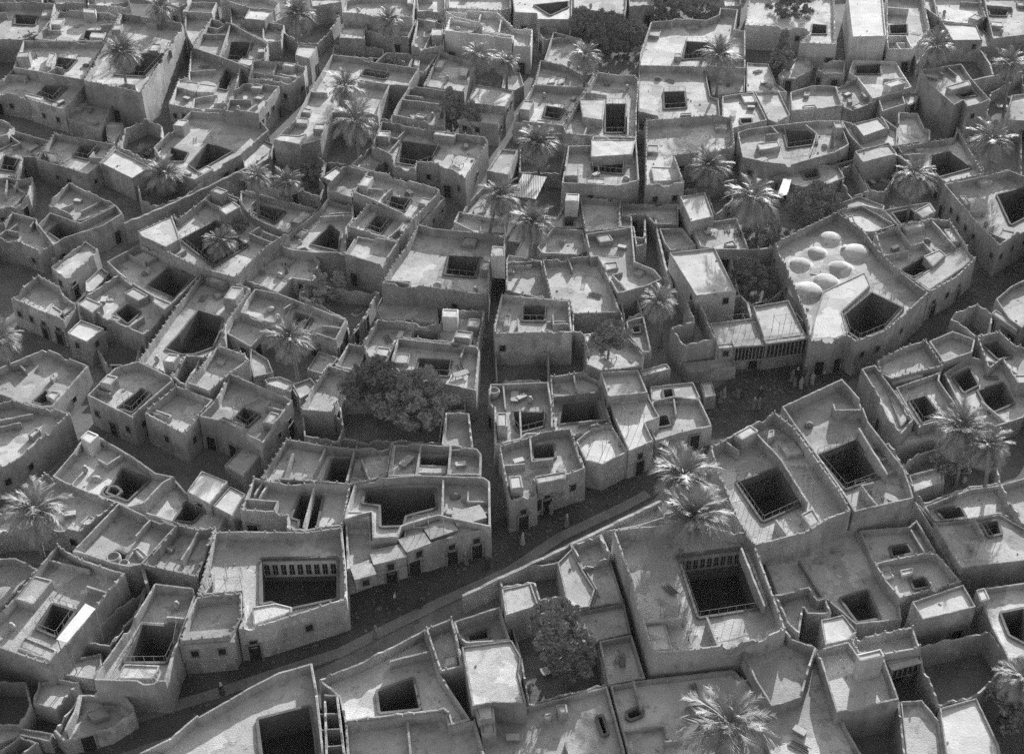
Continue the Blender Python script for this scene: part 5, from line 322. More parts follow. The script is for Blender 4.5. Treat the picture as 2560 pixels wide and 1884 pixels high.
('flat_roofed_house','shop lean-to row under the balcony house','house',1.73,1.54,[(21.33, 125.97), (27.3, 127.04), (27.23, 128.94), (20.88, 127.85)],[],[],[],[],[],None,0),
('flat_roofed_house','low shed between the round tank house and the alley','house',1.87,1.68,[(9.45, 114.73), (11.52, 116.16), (10.79, 116.89), (9.51, 115.92)],[],[],[],[],[],None,0),
('flat_roofed_house','weed roofed shed below the hanging rail court','house',2.16,1.88,[(43.36, 111.59), (45.78, 112.28), (49.0, 113.68), (46.57, 114.86), (44.31, 113.68)],[],[],[],[],[],None,0),
('flat_roofed_house','mud room in the dark palm yard','house',2.02,1.64,[(43.4, 104.26), (47.16, 105.97), (47.7, 108.6), (43.5, 107.05)],[],[],[],[],[],None,0),
('flat_roofed_house','bottom left plot behind the roofless huts','house',1.58,1.30,[(-46.18, 71.6), (-43.85, 72.89), (-40.92, 72.17), (-40.96, 73.17), (-44.11, 73.75), (-46.9, 73.9)],[],[],[],[],[],None,0),
('flat_roofed_house',"mud steps block at the main street's lower end",'house',1.58,1.30,[(-41.76, 79.65), (-38.91, 79.18), (-38.6, 80.92), (-38.96, 82.37), (-41.53, 81.56)],[],[],[],[],[],None,0),
('flat_roofed_house','far house sliver at the top edge above the tall lit wall','house',4.03,2.80,[(-79.26, 235.75), (-72.46, 234.55), (-71.63, 236.97), (-74.17, 243.82), (-81.34, 243.82)],[],[(3.9, [(-80.28, 240.89), (-79.75, 238.87), (-78.68, 239.14), (-79.21, 241.17)])],[(3.59, [(-72.35, 238.34), (-75.36, 237.23)])],[],[(-72.0, 235.89, 0.946, -0.325)],None,0),
('flat_roofed_house','far house sliver at the top edge right of the first palm','house',4.03,2.80,[(-64.49, 236.36), (-61.79, 234.55), (-60.88, 236.97), (-61.75, 243.82), (-66.29, 243.82)],[],[],[],[],[(-63.11, 235.43, -0.557, -0.83), (-61.02, 238.09, 0.992, 0.126)],None,0),
('flat_roofed_house','far house sliver at the top left corner','house',4.03,2.80,[(-98.42, 238.19), (-88.57, 238.19), (-89.7, 243.82), (-100.21, 243.82)],[],[],[(3.56, [(-89.29, 240.78), (-93.53, 239.93), (-93.76, 241.11)]), (4.01, [(-94.64, 238.39), (-94.64, 241.01), (-92.78, 241.01)])],[],[(-88.82, 239.46, 0.981, 0.196)],None,0),
('flat_roofed_house','far low house between the first palm and lit wall','house',3.60,2.36,[(-86.13, 238.36), (-80.02, 237.44), (-81.95, 244.94), (-89.87, 244.94)],[],[],[],[],[(-84.49, 238.11, -0.148, -0.989)],None,0),
('flat_roofed_house','far house at the top edge above the walled rounded roof','house',4.03,2.80,[(-17.48, 232.39), (-12.36, 233.66), (-12.78, 244.21), (-18.41, 244.21)],[],[(3.6, [(-14.27, 243.91), (-16.94, 243.91), (-16.94, 242.27), (-14.27, 242.27)])],[(3.86, [(-17.81, 239.14), (-15.02, 239.36)])],[],[(-13.77, 233.31, 0.241, -0.971)],None,0),
('flat_roofed_house','far grey house at the top edge left of the white corner','house',4.03,2.80,[(-11.89, 234.3), (-1.97, 233.02), (-0.25, 234.3), (-0.51, 244.21), (-12.27, 244.21)],[],[(3.3, [(-5.15, 233.73), (-2.93, 233.45), (-2.79, 234.54), (-5.01, 234.82)])],[(3.88, [(-7.96, 244.01), (-7.96, 242.09), (-9.29, 242.09)])],[],[(-3.27, 233.19, -0.128, -0.992), (-1.09, 233.68, 0.594, -0.804)],None,0),
('flat_roofed_house','far hut behind the leafy clumps at the top edge','house',3.89,2.65,[(21.87, 235.3), (26.65, 235.95), (27.14, 244.59), (22.28, 244.59)],[],[],[],[],[(25.47, 235.79, 0.134, -0.991)],None,0),
('flat_roofed_house','far hut right of the leafy clumps at the top edge','house',3.89,2.65,[(39.52, 235.3), (42.84, 235.95), (43.79, 244.59), (40.2, 244.59)],[],[],[],[],[],None,0),
('flat_roofed_house','far house sliver at the top edge above the awning roof','house',3.89,2.65,[(76.8, 234.66), (78.14, 230.23), (80.82, 244.59), (78.77, 244.59)],[],[],[],[],[],None,0),
('flat_roofed_house','pale low roof beside the dark cone shaped tree','house',2.16,1.88,[(39.2, 202.6), (40.65, 202.6), (46.12, 202.6), (44.83, 205.7), (44.73, 213.75), (40.98, 214.3)],[],[],[],[],[],None,0),
('flat_roofed_house','low shed right of the dark cone shaped tree','house',2.30,1.92,[(45.58, 209.08), (45.78, 207.49), (48.28, 207.49), (51.92, 211.24), (52.72, 215.65), (50.01, 216.21)],[],[],[],[],[(47.11, 207.49, 0.0, -1.0)],None,0),
('flat_roofed_house','low roof under the tall fan palm at upper right','house',2.45,2.16,[(33.23, 200.73), (38.84, 201.99), (39.91, 208.77), (36.4, 209.84), (33.52, 208.77)],[],[],[],[],[],None,0),
('flat_roofed_house',"mud shed left of the tower house's foot",'house',2.16,1.88,[(65.01, 197.59), (66.91, 199.08), (68.32, 202.09), (65.32, 202.6)],[],[],[],[],[(65.99, 198.36, 0.616, -0.788)],None,0),
('flat_roofed_house','small dim room left of the white awning roof','house',2.59,2.02,[(70.19, 212.78), (75.13, 221.27), (78.93, 223.03), (79.55, 230.9), (76.23, 227.52), (71.04, 218.67)],[],[],[],[],[(70.39, 214.15, -0.99, 0.144)],None,0),
('flat_roofed_house','lit rag roof behind the bathhouse corner','house',2.30,2.02,[(47.33, 163.93), (50.6, 164.87), (53.38, 163.55), (53.87, 164.87), (50.78, 167.57), (47.47, 165.64)],[],[],[],[],[],None,0),
('flat_roofed_house','low mud room below the rag strewn roofs','house',2.16,1.88,[(39.53, 171.38), (41.3, 170.18), (44.35, 171.78), (43.4, 175.46), (40.52, 175.05)],[],[],[],[],[(40.49, 170.73, -0.559, -0.829)],None,0),
]
WALLS = [
('long curved street wall climbing past the palm garden at left',3.31,[(-38.91, 175.42), (-43.5, 169.72), (-47.97, 164.65), (-52.0, 160.35), (-54.31, 158.16)],0.45),
('sunlit topped wall along the near side of the main street',2.45,[(-4.85, 88.84), (-1.99, 90.72), (0.94, 92.54), (4.91, 95.17), (9.0, 97.88), (12.2, 100.08), (15.93, 102.54)],0.40),
('dark garden wall between the near palms and the street',2.30,[(9.02, 98.03), (10.15, 93.8)],0.40),
('wall spur dividing the rooms under the great blank wall',2.59,[(6.02, 95.99), (6.98, 92.77)],0.35),
('low wall beside the palms of the upper right garden',2.16,[(25.44, 169.39), (28.86, 170.98), (33.56, 172.79)],0.35),
('garden wall behind the bush yard left of the bathhouse',2.45,[(29.08, 152.03), (31.29, 152.2), (33.56, 152.71), (36.04, 153.4)],0.35),
("toothed garden wall near the right edge's upper palm",2.59,[(78.21, 206.34), (81.72, 207.92), (87.45, 209.52)],0.35),
('garden wall below the palm grove at the right edge',2.59,[(82.88, 218.39), (82.9, 212.78), (82.11, 208.45)],0.35),
('lane wall above the long dark slit at upper right',2.16,[(47.59, 176.29), (49.9, 177.76), (52.6, 179.04)],0.35),
('low wall dividing the palm yard right of the mansions',2.16,[(45.84, 112.51), (47.61, 112.98), (48.94, 113.45)],0.35),
('crooked wall along the palm alley right of centre',2.59,[(20.36, 162.12), (20.35, 156.67), (20.61, 148.45), (21.07, 143.92)],0.35),
('curved arch wall right of the white roofed tall house',2.59,[(28.59, 141.1), (29.81, 141.1), (30.41, 139.27), (30.41, 136.27)],0.35),
('lit wall slab rising beside the round vats',3.46,[(-38.44, 92.17), (-36.95, 92.04), (-35.93, 89.54)],0.40),
]
BATH_ROOF = 3.81
DOMES = [(43.52, 153.28, 1.44), (46.33, 149.7, 1.81), (41.03, 149.7, 1.15), (38.29, 146.82, 1.33), (43.49, 145.85, 1.44), (40.89, 142.65, 1.56), (38.19, 140.38, 1.81)]
PALMS = [
(-62.82,198.93,10.8,2.6,'tall palm rising before the railed court of the lit wall house'),
(-61.95,222.42,8.6,2.4,'palm behind the tall lit wall house near the top edge'),
(-37.57,220.02,8.6,2.6,'palm beside the white topped hut near the upper left'),
(-21.09,213.27,10.3,2.0,'slender single palm near the top edge left of centre'),
(-5.48,202.62,8.6,2.2,'left palm of the twin garden palms near the top centre'),
(-0.88,202.02,7.7,2.0,'right palm of the twin garden palms near the top centre'),
(-26.03,188.61,9.5,2.8,'upper palm of the crossing pair beside the left alley'),
(-23.51,178.13,9.0,2.8,'lower palm of the crossing pair beside the left alley'),
(-35.59,161.84,8.6,1.9,'thin trunked palm by the curved street wall'),
(-32.54,166.78,5.0,2.0,'dark bushy palm right of the thin trunked palm'),
(-51.23,170.92,3.8,2.3,'low bushy palm in the garden behind the white slab'),
(12.18,204.66,7.7,2.4,'fan palm right of the shaded roof near the top centre'),
(33.48,199.56,9.9,2.7,'tall palm before the big walled roof at upper right'),
(3.71,172.64,8.1,2.3,'spreading palm in the yard right of the centre alley'),
(29.02,171.16,5.0,2.4,'low palm in the deep court of the L shaped house'),
(-1.64,156.27,8.6,2.5,'left palm of the leaning pair at upper centre'),
(2.66,149.99,8.1,2.5,'right palm of the leaning pair at upper centre'),
(18.01,132.83,7.2,2.1,'sparse palm leaning over the alley right of centre'),
(70.83,206.36,8.6,2.6,'broad palm left of the white awning roof at upper right'),
(81.17,200.50,8.1,2.6,'ragged palm at the upper right edge'),
(69.43,170.87,9.5,2.7,'spiky palm near the right edge below the tower house'),
(56.29,162.22,8.6,2.5,'palm standing over the lit yard right of the round tree'),
(32.60,154.70,9.5,3.0,'great spreading palm above the white roofed tall house'),
(-39.39,150.83,4.7,2.1,'palm filling the diamond court at left centre'),
(-26.16,124.41,7.7,2.2,'bright round palm left of centre'),
(-60.10,124.05,8.1,2.2,'palm half hidden by the left edge'),
(-47.57,95.40,7.7,2.7,'large bright palm at the left edge lower down'),
(17.35,98.36,9.5,2.9,'upper palm of the twin near palms by the main street'),
(17.66,92.56,9.5,2.8,'lower palm of the twin near palms by the main street'),
(48.05,107.52,8.1,2.5,'left palm of the pair in the dark yard at right'),
(50.34,105.20,7.7,2.1,'right palm of the pair in the dark yard at right'),
(18.11,68.69,8.6,3.0,'bright palm at the bottom edge'),
(45.15,75.31,6.3,2.0,'palm cut off by the lower right edge'),
]
TREES = [
(-9.80,191.92,4.7,2.4,3.3,'c','cone shaped tree beside the bright flat roofed house'),
(-6.36,189.97,3.8,2.2,2.5,'c','shorter cone tree leaning on the bright flat roofed house'),
(17.23,223.79,3.8,4.2,3.6,'r','spreading tree between the top centre palms and walled roof'),
(12.89,228.46,3.6,2.6,2.6,'r','pale small tree left of the spreading tree near the top'),
(21.34,224.04,3.4,2.6,2.6,'r',"small tree touching the big walled roof's left side"),
(29.35,234.99,3.2,3.6,2.4,'r','leafy clump behind the big walled roof at the top edge'),
(35.97,236.27,3.2,3.2,2.4,'r','second leafy clump at the top edge near the white end wall'),
(46.80,213.72,4.1,3.0,4.2,'c','dark cone shaped tree at upper right'),
(51.30,233.61,4.0,4.0,3.2,'r','tree behind the white end wall at the top right'),
(43.04,163.26,3.2,3.8,3.2,'r','round dark tree behind the domed bathhouse'),
(35.04,156.37,2.3,3.4,2.6,'b','thick bush below the great spreading palm'),
(31.86,145.85,2.2,2.8,2.4,'b','round bush between the white roof and the bathhouse'),
(11.73,127.81,5.6,2.4,1.5,'b','bush heap on the terrace right of the square well'),
(-24.30,143.17,2.9,3.0,2.6,'t','thin bare tree in the yard left of the grand house'),
(-15.88,117.91,5.6,3.6,3.0,'r',"great leafy tree's left half above the row houses"),
(-10.78,116.66,5.4,4.2,3.2,'r',"great leafy tree's right half above the row houses"),
(3.98,82.29,4.7,3.1,3.1,'f','near leafy tree in the dark garden court at bottom centre'),
(5.70,80.14,2.9,2.2,2.0,'t','thin leafy shrub under the near leafy tree'),
(44.80,75.09,2.7,2.6,2.6,'t','dim tree in the dark yard at the lower right edge'),
(-57.30,182.31,1.4,1.4,1.1,'b','bush in the walled garden behind the white slab'),
(-30.44,174.31,2.3,1.6,1.8,'b','dark shrub in the left gardens by the hut corner'),
(-20.36,213.39,3.1,1.2,0.8,'b','little heap of brush in the narrow rooms near the top'),
(48.69,109.10,2.2,1.8,1.6,'b','low shrub under the pair of palms at right'),
(-37.60,155.40,4.9,0.9,0.9,'b',"small climber bush by the diamond court's rear wall"),
]
CLUTTER = [
('firewood_pile', -82.77, 213.89, 3.52, 1.99, 'firewood pile on the house with a small square court left of the tall lit wall'),
('cloth_bundle', -72.86, 209.72, 3.52, 3.04, 'cloth bundle on the house with a small square court left of the tall lit wall'),
('wooden_chest', -73.65, 196.51, 2.89, 1.03, 'wooden chest on the house with a sunken court below the upper left corner'),
('ladder', -67.02, 195.51, 1.69, 0.35, 'pole ladder on the lower terrace with a crumbled corner under the tall blank front wall'),
('cloth_bundle', -66.97, 191.71, 1.69, 1.31, 'cloth bundle on the lower terrace with a crumbled corner under the tall blank front wall'),
('wooden_chest', -48.57, 173.78, 2.32, 2.36, 'wooden chest on the wide roofed house behind the curved street wall at left'),
('ladder', -49.56, 184.91, 2.32, 1.7, 'pole ladder on the wide roofed house behind the curved street wall at left'),
('wooden_chest', -43.22, 195.57, 4.0, 1.68, 'wooden chest on the lit roof house with four windows facing the upper left alley'),
('clay_jar', -43.72, 191.64, 4.0, 1.36, 'clay jar on the lit roof house with four windows facing the upper left alley'),
('firewood_pile', -53.45, 212.26, 2.12, 2.85, 'firewood pile on the ragged low house right of the great lit side wall'),
('wooden_chest', -53.81, 199.51, 2.12, 2.63, 'wooden chest on the ragged low house right of the great lit side wall'),
('wooden_chest', -43.2, 223.09, 1.93, 2.85, 'wooden chest on the sunlit shell of a house around the white topped hut'),
('straw_mat', -79.04, 228.0, 3.09, 0.8, 'straw mat on the house with a white rooftop box near the upper left corner'),
('firewood_pile', -87.22, 224.36, 2.8, 0.8, 'firewood pile on the corner house with lit end walls at the top left'),
('straw_mat', -87.09, 226.43, 2.8, 2.1, 'straw mat on the corner house with lit end walls at the top left'),
('rope_bed', -74.32, 182.54, 1.93, 1.11, 'rope bed on the dim house with a sunken court cut by the left edge'),
('firewood_pile', -73.71, 180.11, 1.93, 2.14, 'firewood pile on the dim house with a sunken court cut by the left edge'),
('clay_jar', -28.33, 231.78, 4.09, 0.73, 'clay jar on the blank walled house beneath the top edge left of centre'),
('wooden_chest', -23.96, 226.6, 2.22, 2.11, 'wooden chest on the lower roof tucked behind the thin trunked palm near the top'),
('cloth_bundle', -9.73, 222.74, 4.67, 2.3, 'cloth bundle on the tall whitewashed house with a rounded roof parapet'),
('rope_bed', -7.02, 221.3, 4.67, 0.85, 'rope bed on the tall whitewashed house with a rounded roof parapet'),
('ladder', -8.4, 222.01, 4.67, 2.71, 'pole ladder on the tall whitewashed house with a rounded roof parapet'),
('straw_mat', -0.07, 221.64, 3.9, 1.56, 'straw mat on the walled roof behind the whitewashed house'),
('rope_bed', -15.69, 191.19, 2.85, 2.03, 'rope bed on the two roomed house left of the cone shaped tree'),
('clay_jar', -12.76, 191.61, 2.85, 2.52, 'clay jar on the two roomed house left of the cone shaped tree'),
('clay_jar', -10.95, 207.03, 2.12, 2.92, 'clay jar on the shaded roof house left of the twin palms near the top'),
('wooden_chest', -7.04, 180.27, 3.42, 1.59, "wooden chest on the large house with an off centre open court above the picture's middle"),
('rope_bed', -8.1, 175.02, 3.42, 2.2, "rope bed on the large house with an off centre open court above the picture's middle"),
('firewood_pile', -15.15, 166.57, 3.23, 1.46, 'firewood pile on the stepped parapet house with a small rail edged court'),
('wooden_chest', -14.82, 166.41, 3.23, 2.19, 'wooden chest on the stepped parapet house with a small rail edged court'),
('wooden_chest', 11.77, 211.58, 2.17, 0.49, 'wooden chest on the shaded roof behind the fan palm near the top centre'),
('clay_jar', 9.89, 212.99, 2.17, 2.18, 'clay jar on the shaded roof behind the fan palm near the top centre'),
('firewood_pile', 8.45, 212.56, 2.17, 2.24, 'firewood pile on the shaded roof behind the fan palm near the top centre'),
('rope_bed', 12.82, 212.56, 2.17, 0.91, 'rope bed on the shaded roof behind the fan palm near the top centre'),
('straw_mat', 7.93, 208.79, 2.46, 1.66, 'straw mat on the roof with two mats beside the narrow centre alley'),
('ladder', 6.27, 209.19, 2.46, 2.76, 'pole ladder on the roof with two mats beside the narrow centre alley'),
('wooden_chest', 10.03, 197.93, 2.8, 1.22, 'wooden chest on the house with a railed court at the bend of the centre alley'),
('clay_jar', 5.28, 198.88, 2.8, 2.68, 'clay jar on the house with a railed court at the bend of the centre alley'),
('cloth_bundle', 15.88, 202.72, 3.28, 2.95, 'cloth bundle on the tall shaded house with a slot court right of the centre alley'),
('clay_jar', 19.06, 200.83, 3.28, 0.82, 'clay jar on the tall shaded house with a slot court right of the centre alley'),
('cloth_bundle', 16.78, 169.63, 3.9, 2.03, 'cloth bundle on the house with four dark columned bays in its court'),
('wooden_chest', 12.33, 170.45, 3.9, 0.74, 'wooden chest on the house with four dark columned bays in its court'),
('cloth_bundle', 24.49, 204.51, 3.41, 2.66, 'cloth bundle on the wide roof with a dark square well below the big upper house'),
('firewood_pile', 26.4, 203.99, 3.41, 2.6, 'firewood pile on the wide roof with a dark square well below the big upper house'),
('clay_jar', 5.69, 178.89, 0.2, 0.16, 'clay jar on the dim walled yard between the fan palm and the bay court house'),
('ladder', 4.53, 177.99, 0.2, 2.49, 'pole ladder on the dim walled yard between the fan palm and the bay court house'),
('cloth_bundle', 54.4, 230.24, 3.66, 1.43, 'cloth bundle on the house with a white end wall under the upper right trees'),
('straw_mat', 50.14, 233.85, 3.66, 1.33, 'straw mat on the house with a white end wall under the upper right trees'),
('straw_mat', 72.93, 224.92, 2.9, 2.58, 'straw mat on the shaded rooms leaning on the tallest white roofed house'),
('clay_jar', 80.59, 234.56, 2.6, 0.48, 'clay jar on the shed fronted house at the top right edge'),
('clay_jar', 88.0, 224.08, 3.27, 2.7, 'clay jar on the lit house with a dark slit court in the top right corner'),
('firewood_pile', 56.04, 202.15, 1.88, 2.85, 'firewood pile on the narrow shaded roof strewn with bundles at upper right'),
('wooden_chest', 55.87, 201.42, 1.88, 0.68, 'wooden chest on the narrow shaded roof strewn with bundles at upper right'),
('ladder', 57.53, 204.12, 1.88, 0.81, 'pole ladder on the narrow shaded roof strewn with bundles at upper right'),
('ladder', 69.94, 201.21, 5.05, 2.23, 'pole ladder on the tall tower house with an angular roof well near the right edge'),
('rope_bed', 69.34, 201.45, 5.05, 2.66, 'rope bed on the tall tower house with an angular roof well near the right edge'),
('wooden_chest', 38.76, 194.67, 2.89, 3.03, 'wooden chest on the shaded roof with a round mat right of the square well roof'),
('rope_bed', 35.52, 192.2, 2.89, 1.38, 'rope bed on the shaded roof with a round mat right of the square well roof'),
('rope_bed', 37.72, 176.74, 2.94, 0.47, 'rope bed on the house with an upright post and dark court above the spreading palm'),
('cloth_bundle', 48.22, 181.61, 2.94, 1.54, 'cloth bundle on the house with an upright post and dark court above the spreading palm'),
('wooden_chest', 54.56, 174.79, 0.2, 1.8, 'wooden chest on the yard of the porch hut with a square pit'),
('straw_mat', 56.79, 175.72, 0.2, 2.48, 'straw mat on the yard of the porch hut with a square pit'),
('cloth_bundle', 55.23, 175.86, 0.2, 2.51, 'cloth bundle on the yard of the porch hut with a square pit'),
('ladder', 55.8, 174.39, 0.2, 0.08, 'pole ladder on the yard of the porch hut with a square pit'),
('wooden_chest', -62.72, 165.38, 2.41, 3.0, 'wooden chest on the house with a plain shaded roof above the lit ruin at left'),
('ladder', -49.17, 145.27, 2.46, 1.82, 'pole ladder on the house with a broad shaded roof and long dark court at left'),
('clay_jar', -48.42, 146.53, 2.46, 0.14, 'clay jar on the house with a broad shaded roof and long dark court at left'),
('cloth_bundle', -48.85, 146.49, 2.46, 0.79, 'cloth bundle on the house with a broad shaded roof and long dark court at left'),
('wooden_chest', -52.77, 139.98, 2.41, 1.61, 'wooden chest on the house with a square court and a white hut on its corner'),
('straw_mat', -52.16, 140.92, 2.41, 1.6, 'straw mat on the house with a square court and a white hut on its corner'),
('clay_jar', -43.03, 126.93, 2.55, 2.51, 'clay jar on the long house with a lit alley like roof and a dark court'),
('firewood_pile', -40.1, 140.54, 2.55, 1.43, 'firewood pile on the long house with a lit alley like roof and a dark court'),
('clay_jar', -29.2, 153.95, 2.27, 2.56, 'clay jar on the house with a tall dark doorway court left of the sunlit block'),
('wooden_chest', -28.98, 152.78, 2.27, 0.41, 'wooden chest on the house with a tall dark doorway court left of the sunlit block'),
('cloth_bundle', -28.35, 152.63, 2.27, 2.1, 'cloth bundle on the house with a tall dark doorway court left of the sunlit block'),
('cloth_bundle', -9.69, 142.04, 3.57, 0.58, 'cloth bundle on the grand house with a railed square court and corner turret at centre'),
('clay_jar', -4.72, 140.32, 3.57, 2.22, 'clay jar on the grand house with a railed square court and corner turret at centre'),
('ladder', -30.59, 146.46, 1.74, 2.39, 'pole ladder on the low house with a dim tree shaded yard at left centre'),
('cloth_bundle', -31.08, 147.02, 1.74, 2.01, 'cloth bundle on the low house with a dim tree shaded yard at left centre'),
('ladder', -24.45, 142.14, 0.2, 2.16, 'pole ladder on the tree yard with a long curved wall left of the grand house'),
('cloth_bundle', -20.2, 140.8, 0.2, 0.64, 'cloth bundle on the tree yard with a long curved wall left of the grand house'),
('straw_mat', -20.23, 140.53, 0.2, 0.87, 'straw mat on the tree yard with a long curved wall left of the grand house'),
('cloth_bundle', -30.9, 138.07, 2.41, 0.73, 'cloth bundle on the house with an arched palm side court left of centre'),
('clay_jar', -29.64, 135.88, 2.41, 2.06, 'clay jar on the house with an arched palm side court left of centre'),
('firewood_pile', -15.4, 131.01, 2.89, 1.99, 'firewood pile on the house with a white chimney turret right of centre alley wall'),
('wooden_chest', -13.82, 131.59, 2.89, 1.37, 'wooden chest on the house with a white chimney turret right of centre alley wall'),
('rope_bed', -6.06, 123.3, 3.18, 0.48, "rope bed on the house with a square court touched by the great tree's crown"),
('firewood_pile', -6.12, 124.56, 3.18, 1.88, "firewood pile on the house with a square court touched by the great tree's crown"),
('ladder', 13.4, 150.32, 2.99, 2.86, 'pole ladder on the house with a tilted lit terrace and a dark thatch patch'),
('wooden_chest', 14.99, 151.87, 2.99, 2.74, 'wooden chest on the house with a tilted lit terrace and a dark thatch patch'),
('firewood_pile', 10.75, 141.21, 2.55, 2.67, 'firewood pile on the broad sunlit roof beneath the tilted terrace'),
('ladder', 9.4, 143.75, 2.55, 1.39, 'pole ladder on the broad sunlit roof beneath the tilted terrace'),
('rope_bed', 11.86, 127.99, 2.46, 2.21, 'rope bed on the terrace with a thatch bush heap and lit wall ends'),
('straw_mat', 11.04, 129.24, 2.46, 1.74, 'straw mat on the terrace with a thatch bush heap and lit wall ends'),
('firewood_pile', 30.01, 157.07, 2.89, 1.46, 'firewood pile on the shaded roof with a bed below the white topped house'),
('wooden_chest', 27.42, 156.41, 2.89, 1.57, 'wooden chest on the shaded roof with a bed below the white topped house'),
('rope_bed', 27.6, 156.08, 2.89, 0.35, 'rope bed on the shaded roof with a bed below the white topped house'),
('cloth_bundle', 44.91, 150.26, 3.81, 3.05, 'cloth bundle on the domed bathhouse with seven plaster domes and a dark court'),
('straw_mat', 39.99, 144.93, 3.81, 1.12, 'straw mat on the domed bathhouse with seven plaster domes and a dark court'),
('straw_mat', 58.06, 151.24, 3.32, 0.29, 'straw mat on the house with an L shaped sunlit roof right of the domes'),
('cloth_bundle', 56.87, 153.18, 3.32, 1.47, 'cloth bundle on the house with an L shaped sunlit roof right of the domes'),
('wooden_chest', 51.95, 151.19, 3.32, 0.6, 'wooden chest on the house with an L shaped sunlit roof right of the domes'),
('clay_jar', 65.67, 156.45, 3.76, 2.73, 'clay jar on the big house with a lit roof strip at the right edge'),
('straw_mat', 68.65, 155.75, 3.76, 2.76, 'straw mat on the big house with a lit roof strip at the right edge'),
('ladder', -31.76, 117.96, 3.47, 1.55, 'pole ladder on the square courted house with an alcove in its front wall'),
('clay_jar', -46.74, 107.35, 2.12, 1.22, 'clay jar on the house with a round well hole and a white corner turret'),
('cloth_bundle', -45.25, 106.09, 2.12, 3.1, 'cloth bundle on the house with a round well hole and a white corner turret'),
('cloth_bundle', -47.54, 100.32, 2.07, 2.54, 'cloth bundle on the wide shaded roof behind the left edge palm'),
('wooden_chest', -46.57, 100.44, 2.07, 0.21, 'wooden chest on the wide shaded roof behind the left edge palm'),
('wooden_chest', -5.6, 107.23, 3.04, 0.2, 'wooden chest on the row house with a bright ledge in its court'),
('rope_bed', -11.53, 107.8, 3.04, 1.0, 'rope bed on the row house with a bright ledge in its court'),
('cloth_bundle', -6.01, 102.2, 3.18, 0.26, 'cloth bundle on the large house round a vast shaded court facing the main street'),
('wooden_chest', 1.11, 119.25, 2.84, 0.63, 'wooden chest on the alley corner house with a round tank on its roof'),
('clay_jar', 2.11, 118.61, 2.84, 2.88, 'clay jar on the alley corner house with a round tank on its roof'),
('rope_bed', 0.31, 119.37, 2.84, 1.54, 'rope bed on the alley corner house with a round tank on its roof'),
('wooden_chest', 0.72, 107.36, 3.42, 0.35, 'wooden chest on the corner house with a boarded upper room above the main street'),
('straw_mat', 5.7, 106.32, 3.42, 2.78, 'straw mat on the corner house with a boarded upper room above the main street'),
('cloth_bundle', 33.47, 113.49, 3.57, 0.66, 'cloth bundle on the mansion with a tall windowed court beside its twin mansion'),
('rope_bed', 39.94, 101.21, 3.57, 2.53, 'rope bed on the mansion with a tall windowed court beside its twin mansion'),
('firewood_pile', 57.7, 124.84, 1.69, 0.01, 'firewood pile on the dim broken yards at the right edge above the two palms'),
('clay_jar', 46.36, 94.03, 3.56, 2.25, 'clay jar on the sunlit terrace house with a small pit at the right edge'),
('firewood_pile', 50.54, 106.81, 0.2, 0.88, 'firewood pile on the dark palm yard right of the mansions'),
('clay_jar', 50.03, 107.72, 0.2, 0.09, 'clay jar on the dark palm yard right of the mansions'),
('clay_jar', -47.4, 83.77, 3.18, 1.92, 'clay jar on the house with a white awning slab along its court at lower left'),
('clay_jar', -32.33, 86.5, 3.18, 2.32, "clay jar on the house with a tall narrow court at the main street's end"),
('firewood_pile', 15.38, 88.15, 3.81, 2.2, 'firewood pile on the great house with a galleried court below the twin near palms'),
('rope_bed', 17.06, 81.19, 3.81, 1.73, 'rope bed on the great house with a galleried court below the twin near palms'),
('wooden_chest', 0.07, 72.0, 2.07, 0.01, 'wooden chest on the pale terrace with two jars at the bottom edge centre'),
('firewood_pile', 16.72, 77.35, 2.02, 1.81, 'firewood pile on the dim pitted terrace behind the bottom edge palm'),
('rope_bed', 3.63, 81.19, 0.2, 0.44, "rope bed on the near leafy tree's garden court"),
('clay_jar', 2.96, 83.96, 0.2, 3.0, "clay jar on the near leafy tree's garden court"),
('firewood_pile', 25.02, 70.65, 2.79, 2.52, 'firewood pile on the bright sloping terrace at the bottom edge right'),
('wooden_chest', 25.3, 72.16, 2.79, 2.49, 'wooden chest on the bright sloping terrace at the bottom edge right'),
('ladder', 34.24, 95.49, 1.78, 0.03, 'pole ladder on the large dim sunken yard with a dark pit at lower right'),
('rope_bed', -36.69, 204.87, 3.47, 1.72, 'rope bed on the house with toothed lit alley wall above the four window house'),
('ladder', -41.95, 206.09, 3.47, 2.61, 'pole ladder on the house with toothed lit alley wall above the four window house'),
('clay_jar', -31.24, 177.26, 0.2, 1.52, 'clay jar on the bushy garden plot below the lit strip house'),
('ladder', -31.73, 175.55, 0.2, 2.48, 'pole ladder on the bushy garden plot below the lit strip house'),
('wooden_chest', -1.87, 165.07, 2.02, 1.12, 'wooden chest on the wedge shaped shed beside the centre alley'),
('rope_bed', -1.65, 164.67, 2.02, 3.05, 'rope bed on the wedge shaped shed beside the centre alley'),
('ladder', -2.69, 161.99, 2.02, 2.67, 'pole ladder on the wedge shaped shed beside the centre alley'),
('ladder', 18.02, 233.85, 3.56, 0.09, 'pole ladder on the blank building with a lit corner at the top edge centre'),
('clay_jar', 14.68, 235.35, 3.56, 1.57, 'clay jar on the blank building with a lit corner at the top edge centre'),
('ladder', 32.45, 142.4, 0.2, 1.44, 'pole ladder on the shaded garden plot left of the bathhouse wall'),
('clay_jar', 33.81, 149.02, 0.2, 0.92, 'clay jar on the shaded garden plot left of the bathhouse wall'),
('firewood_pile', 34.47, 150.43, 0.2, 2.03, 'firewood pile on the shaded garden plot left of the bathhouse wall'),
('wooden_chest', 84.1, 203.48, 0.2, 2.01, 'wooden chest on the grove side yard right of the tower house'),
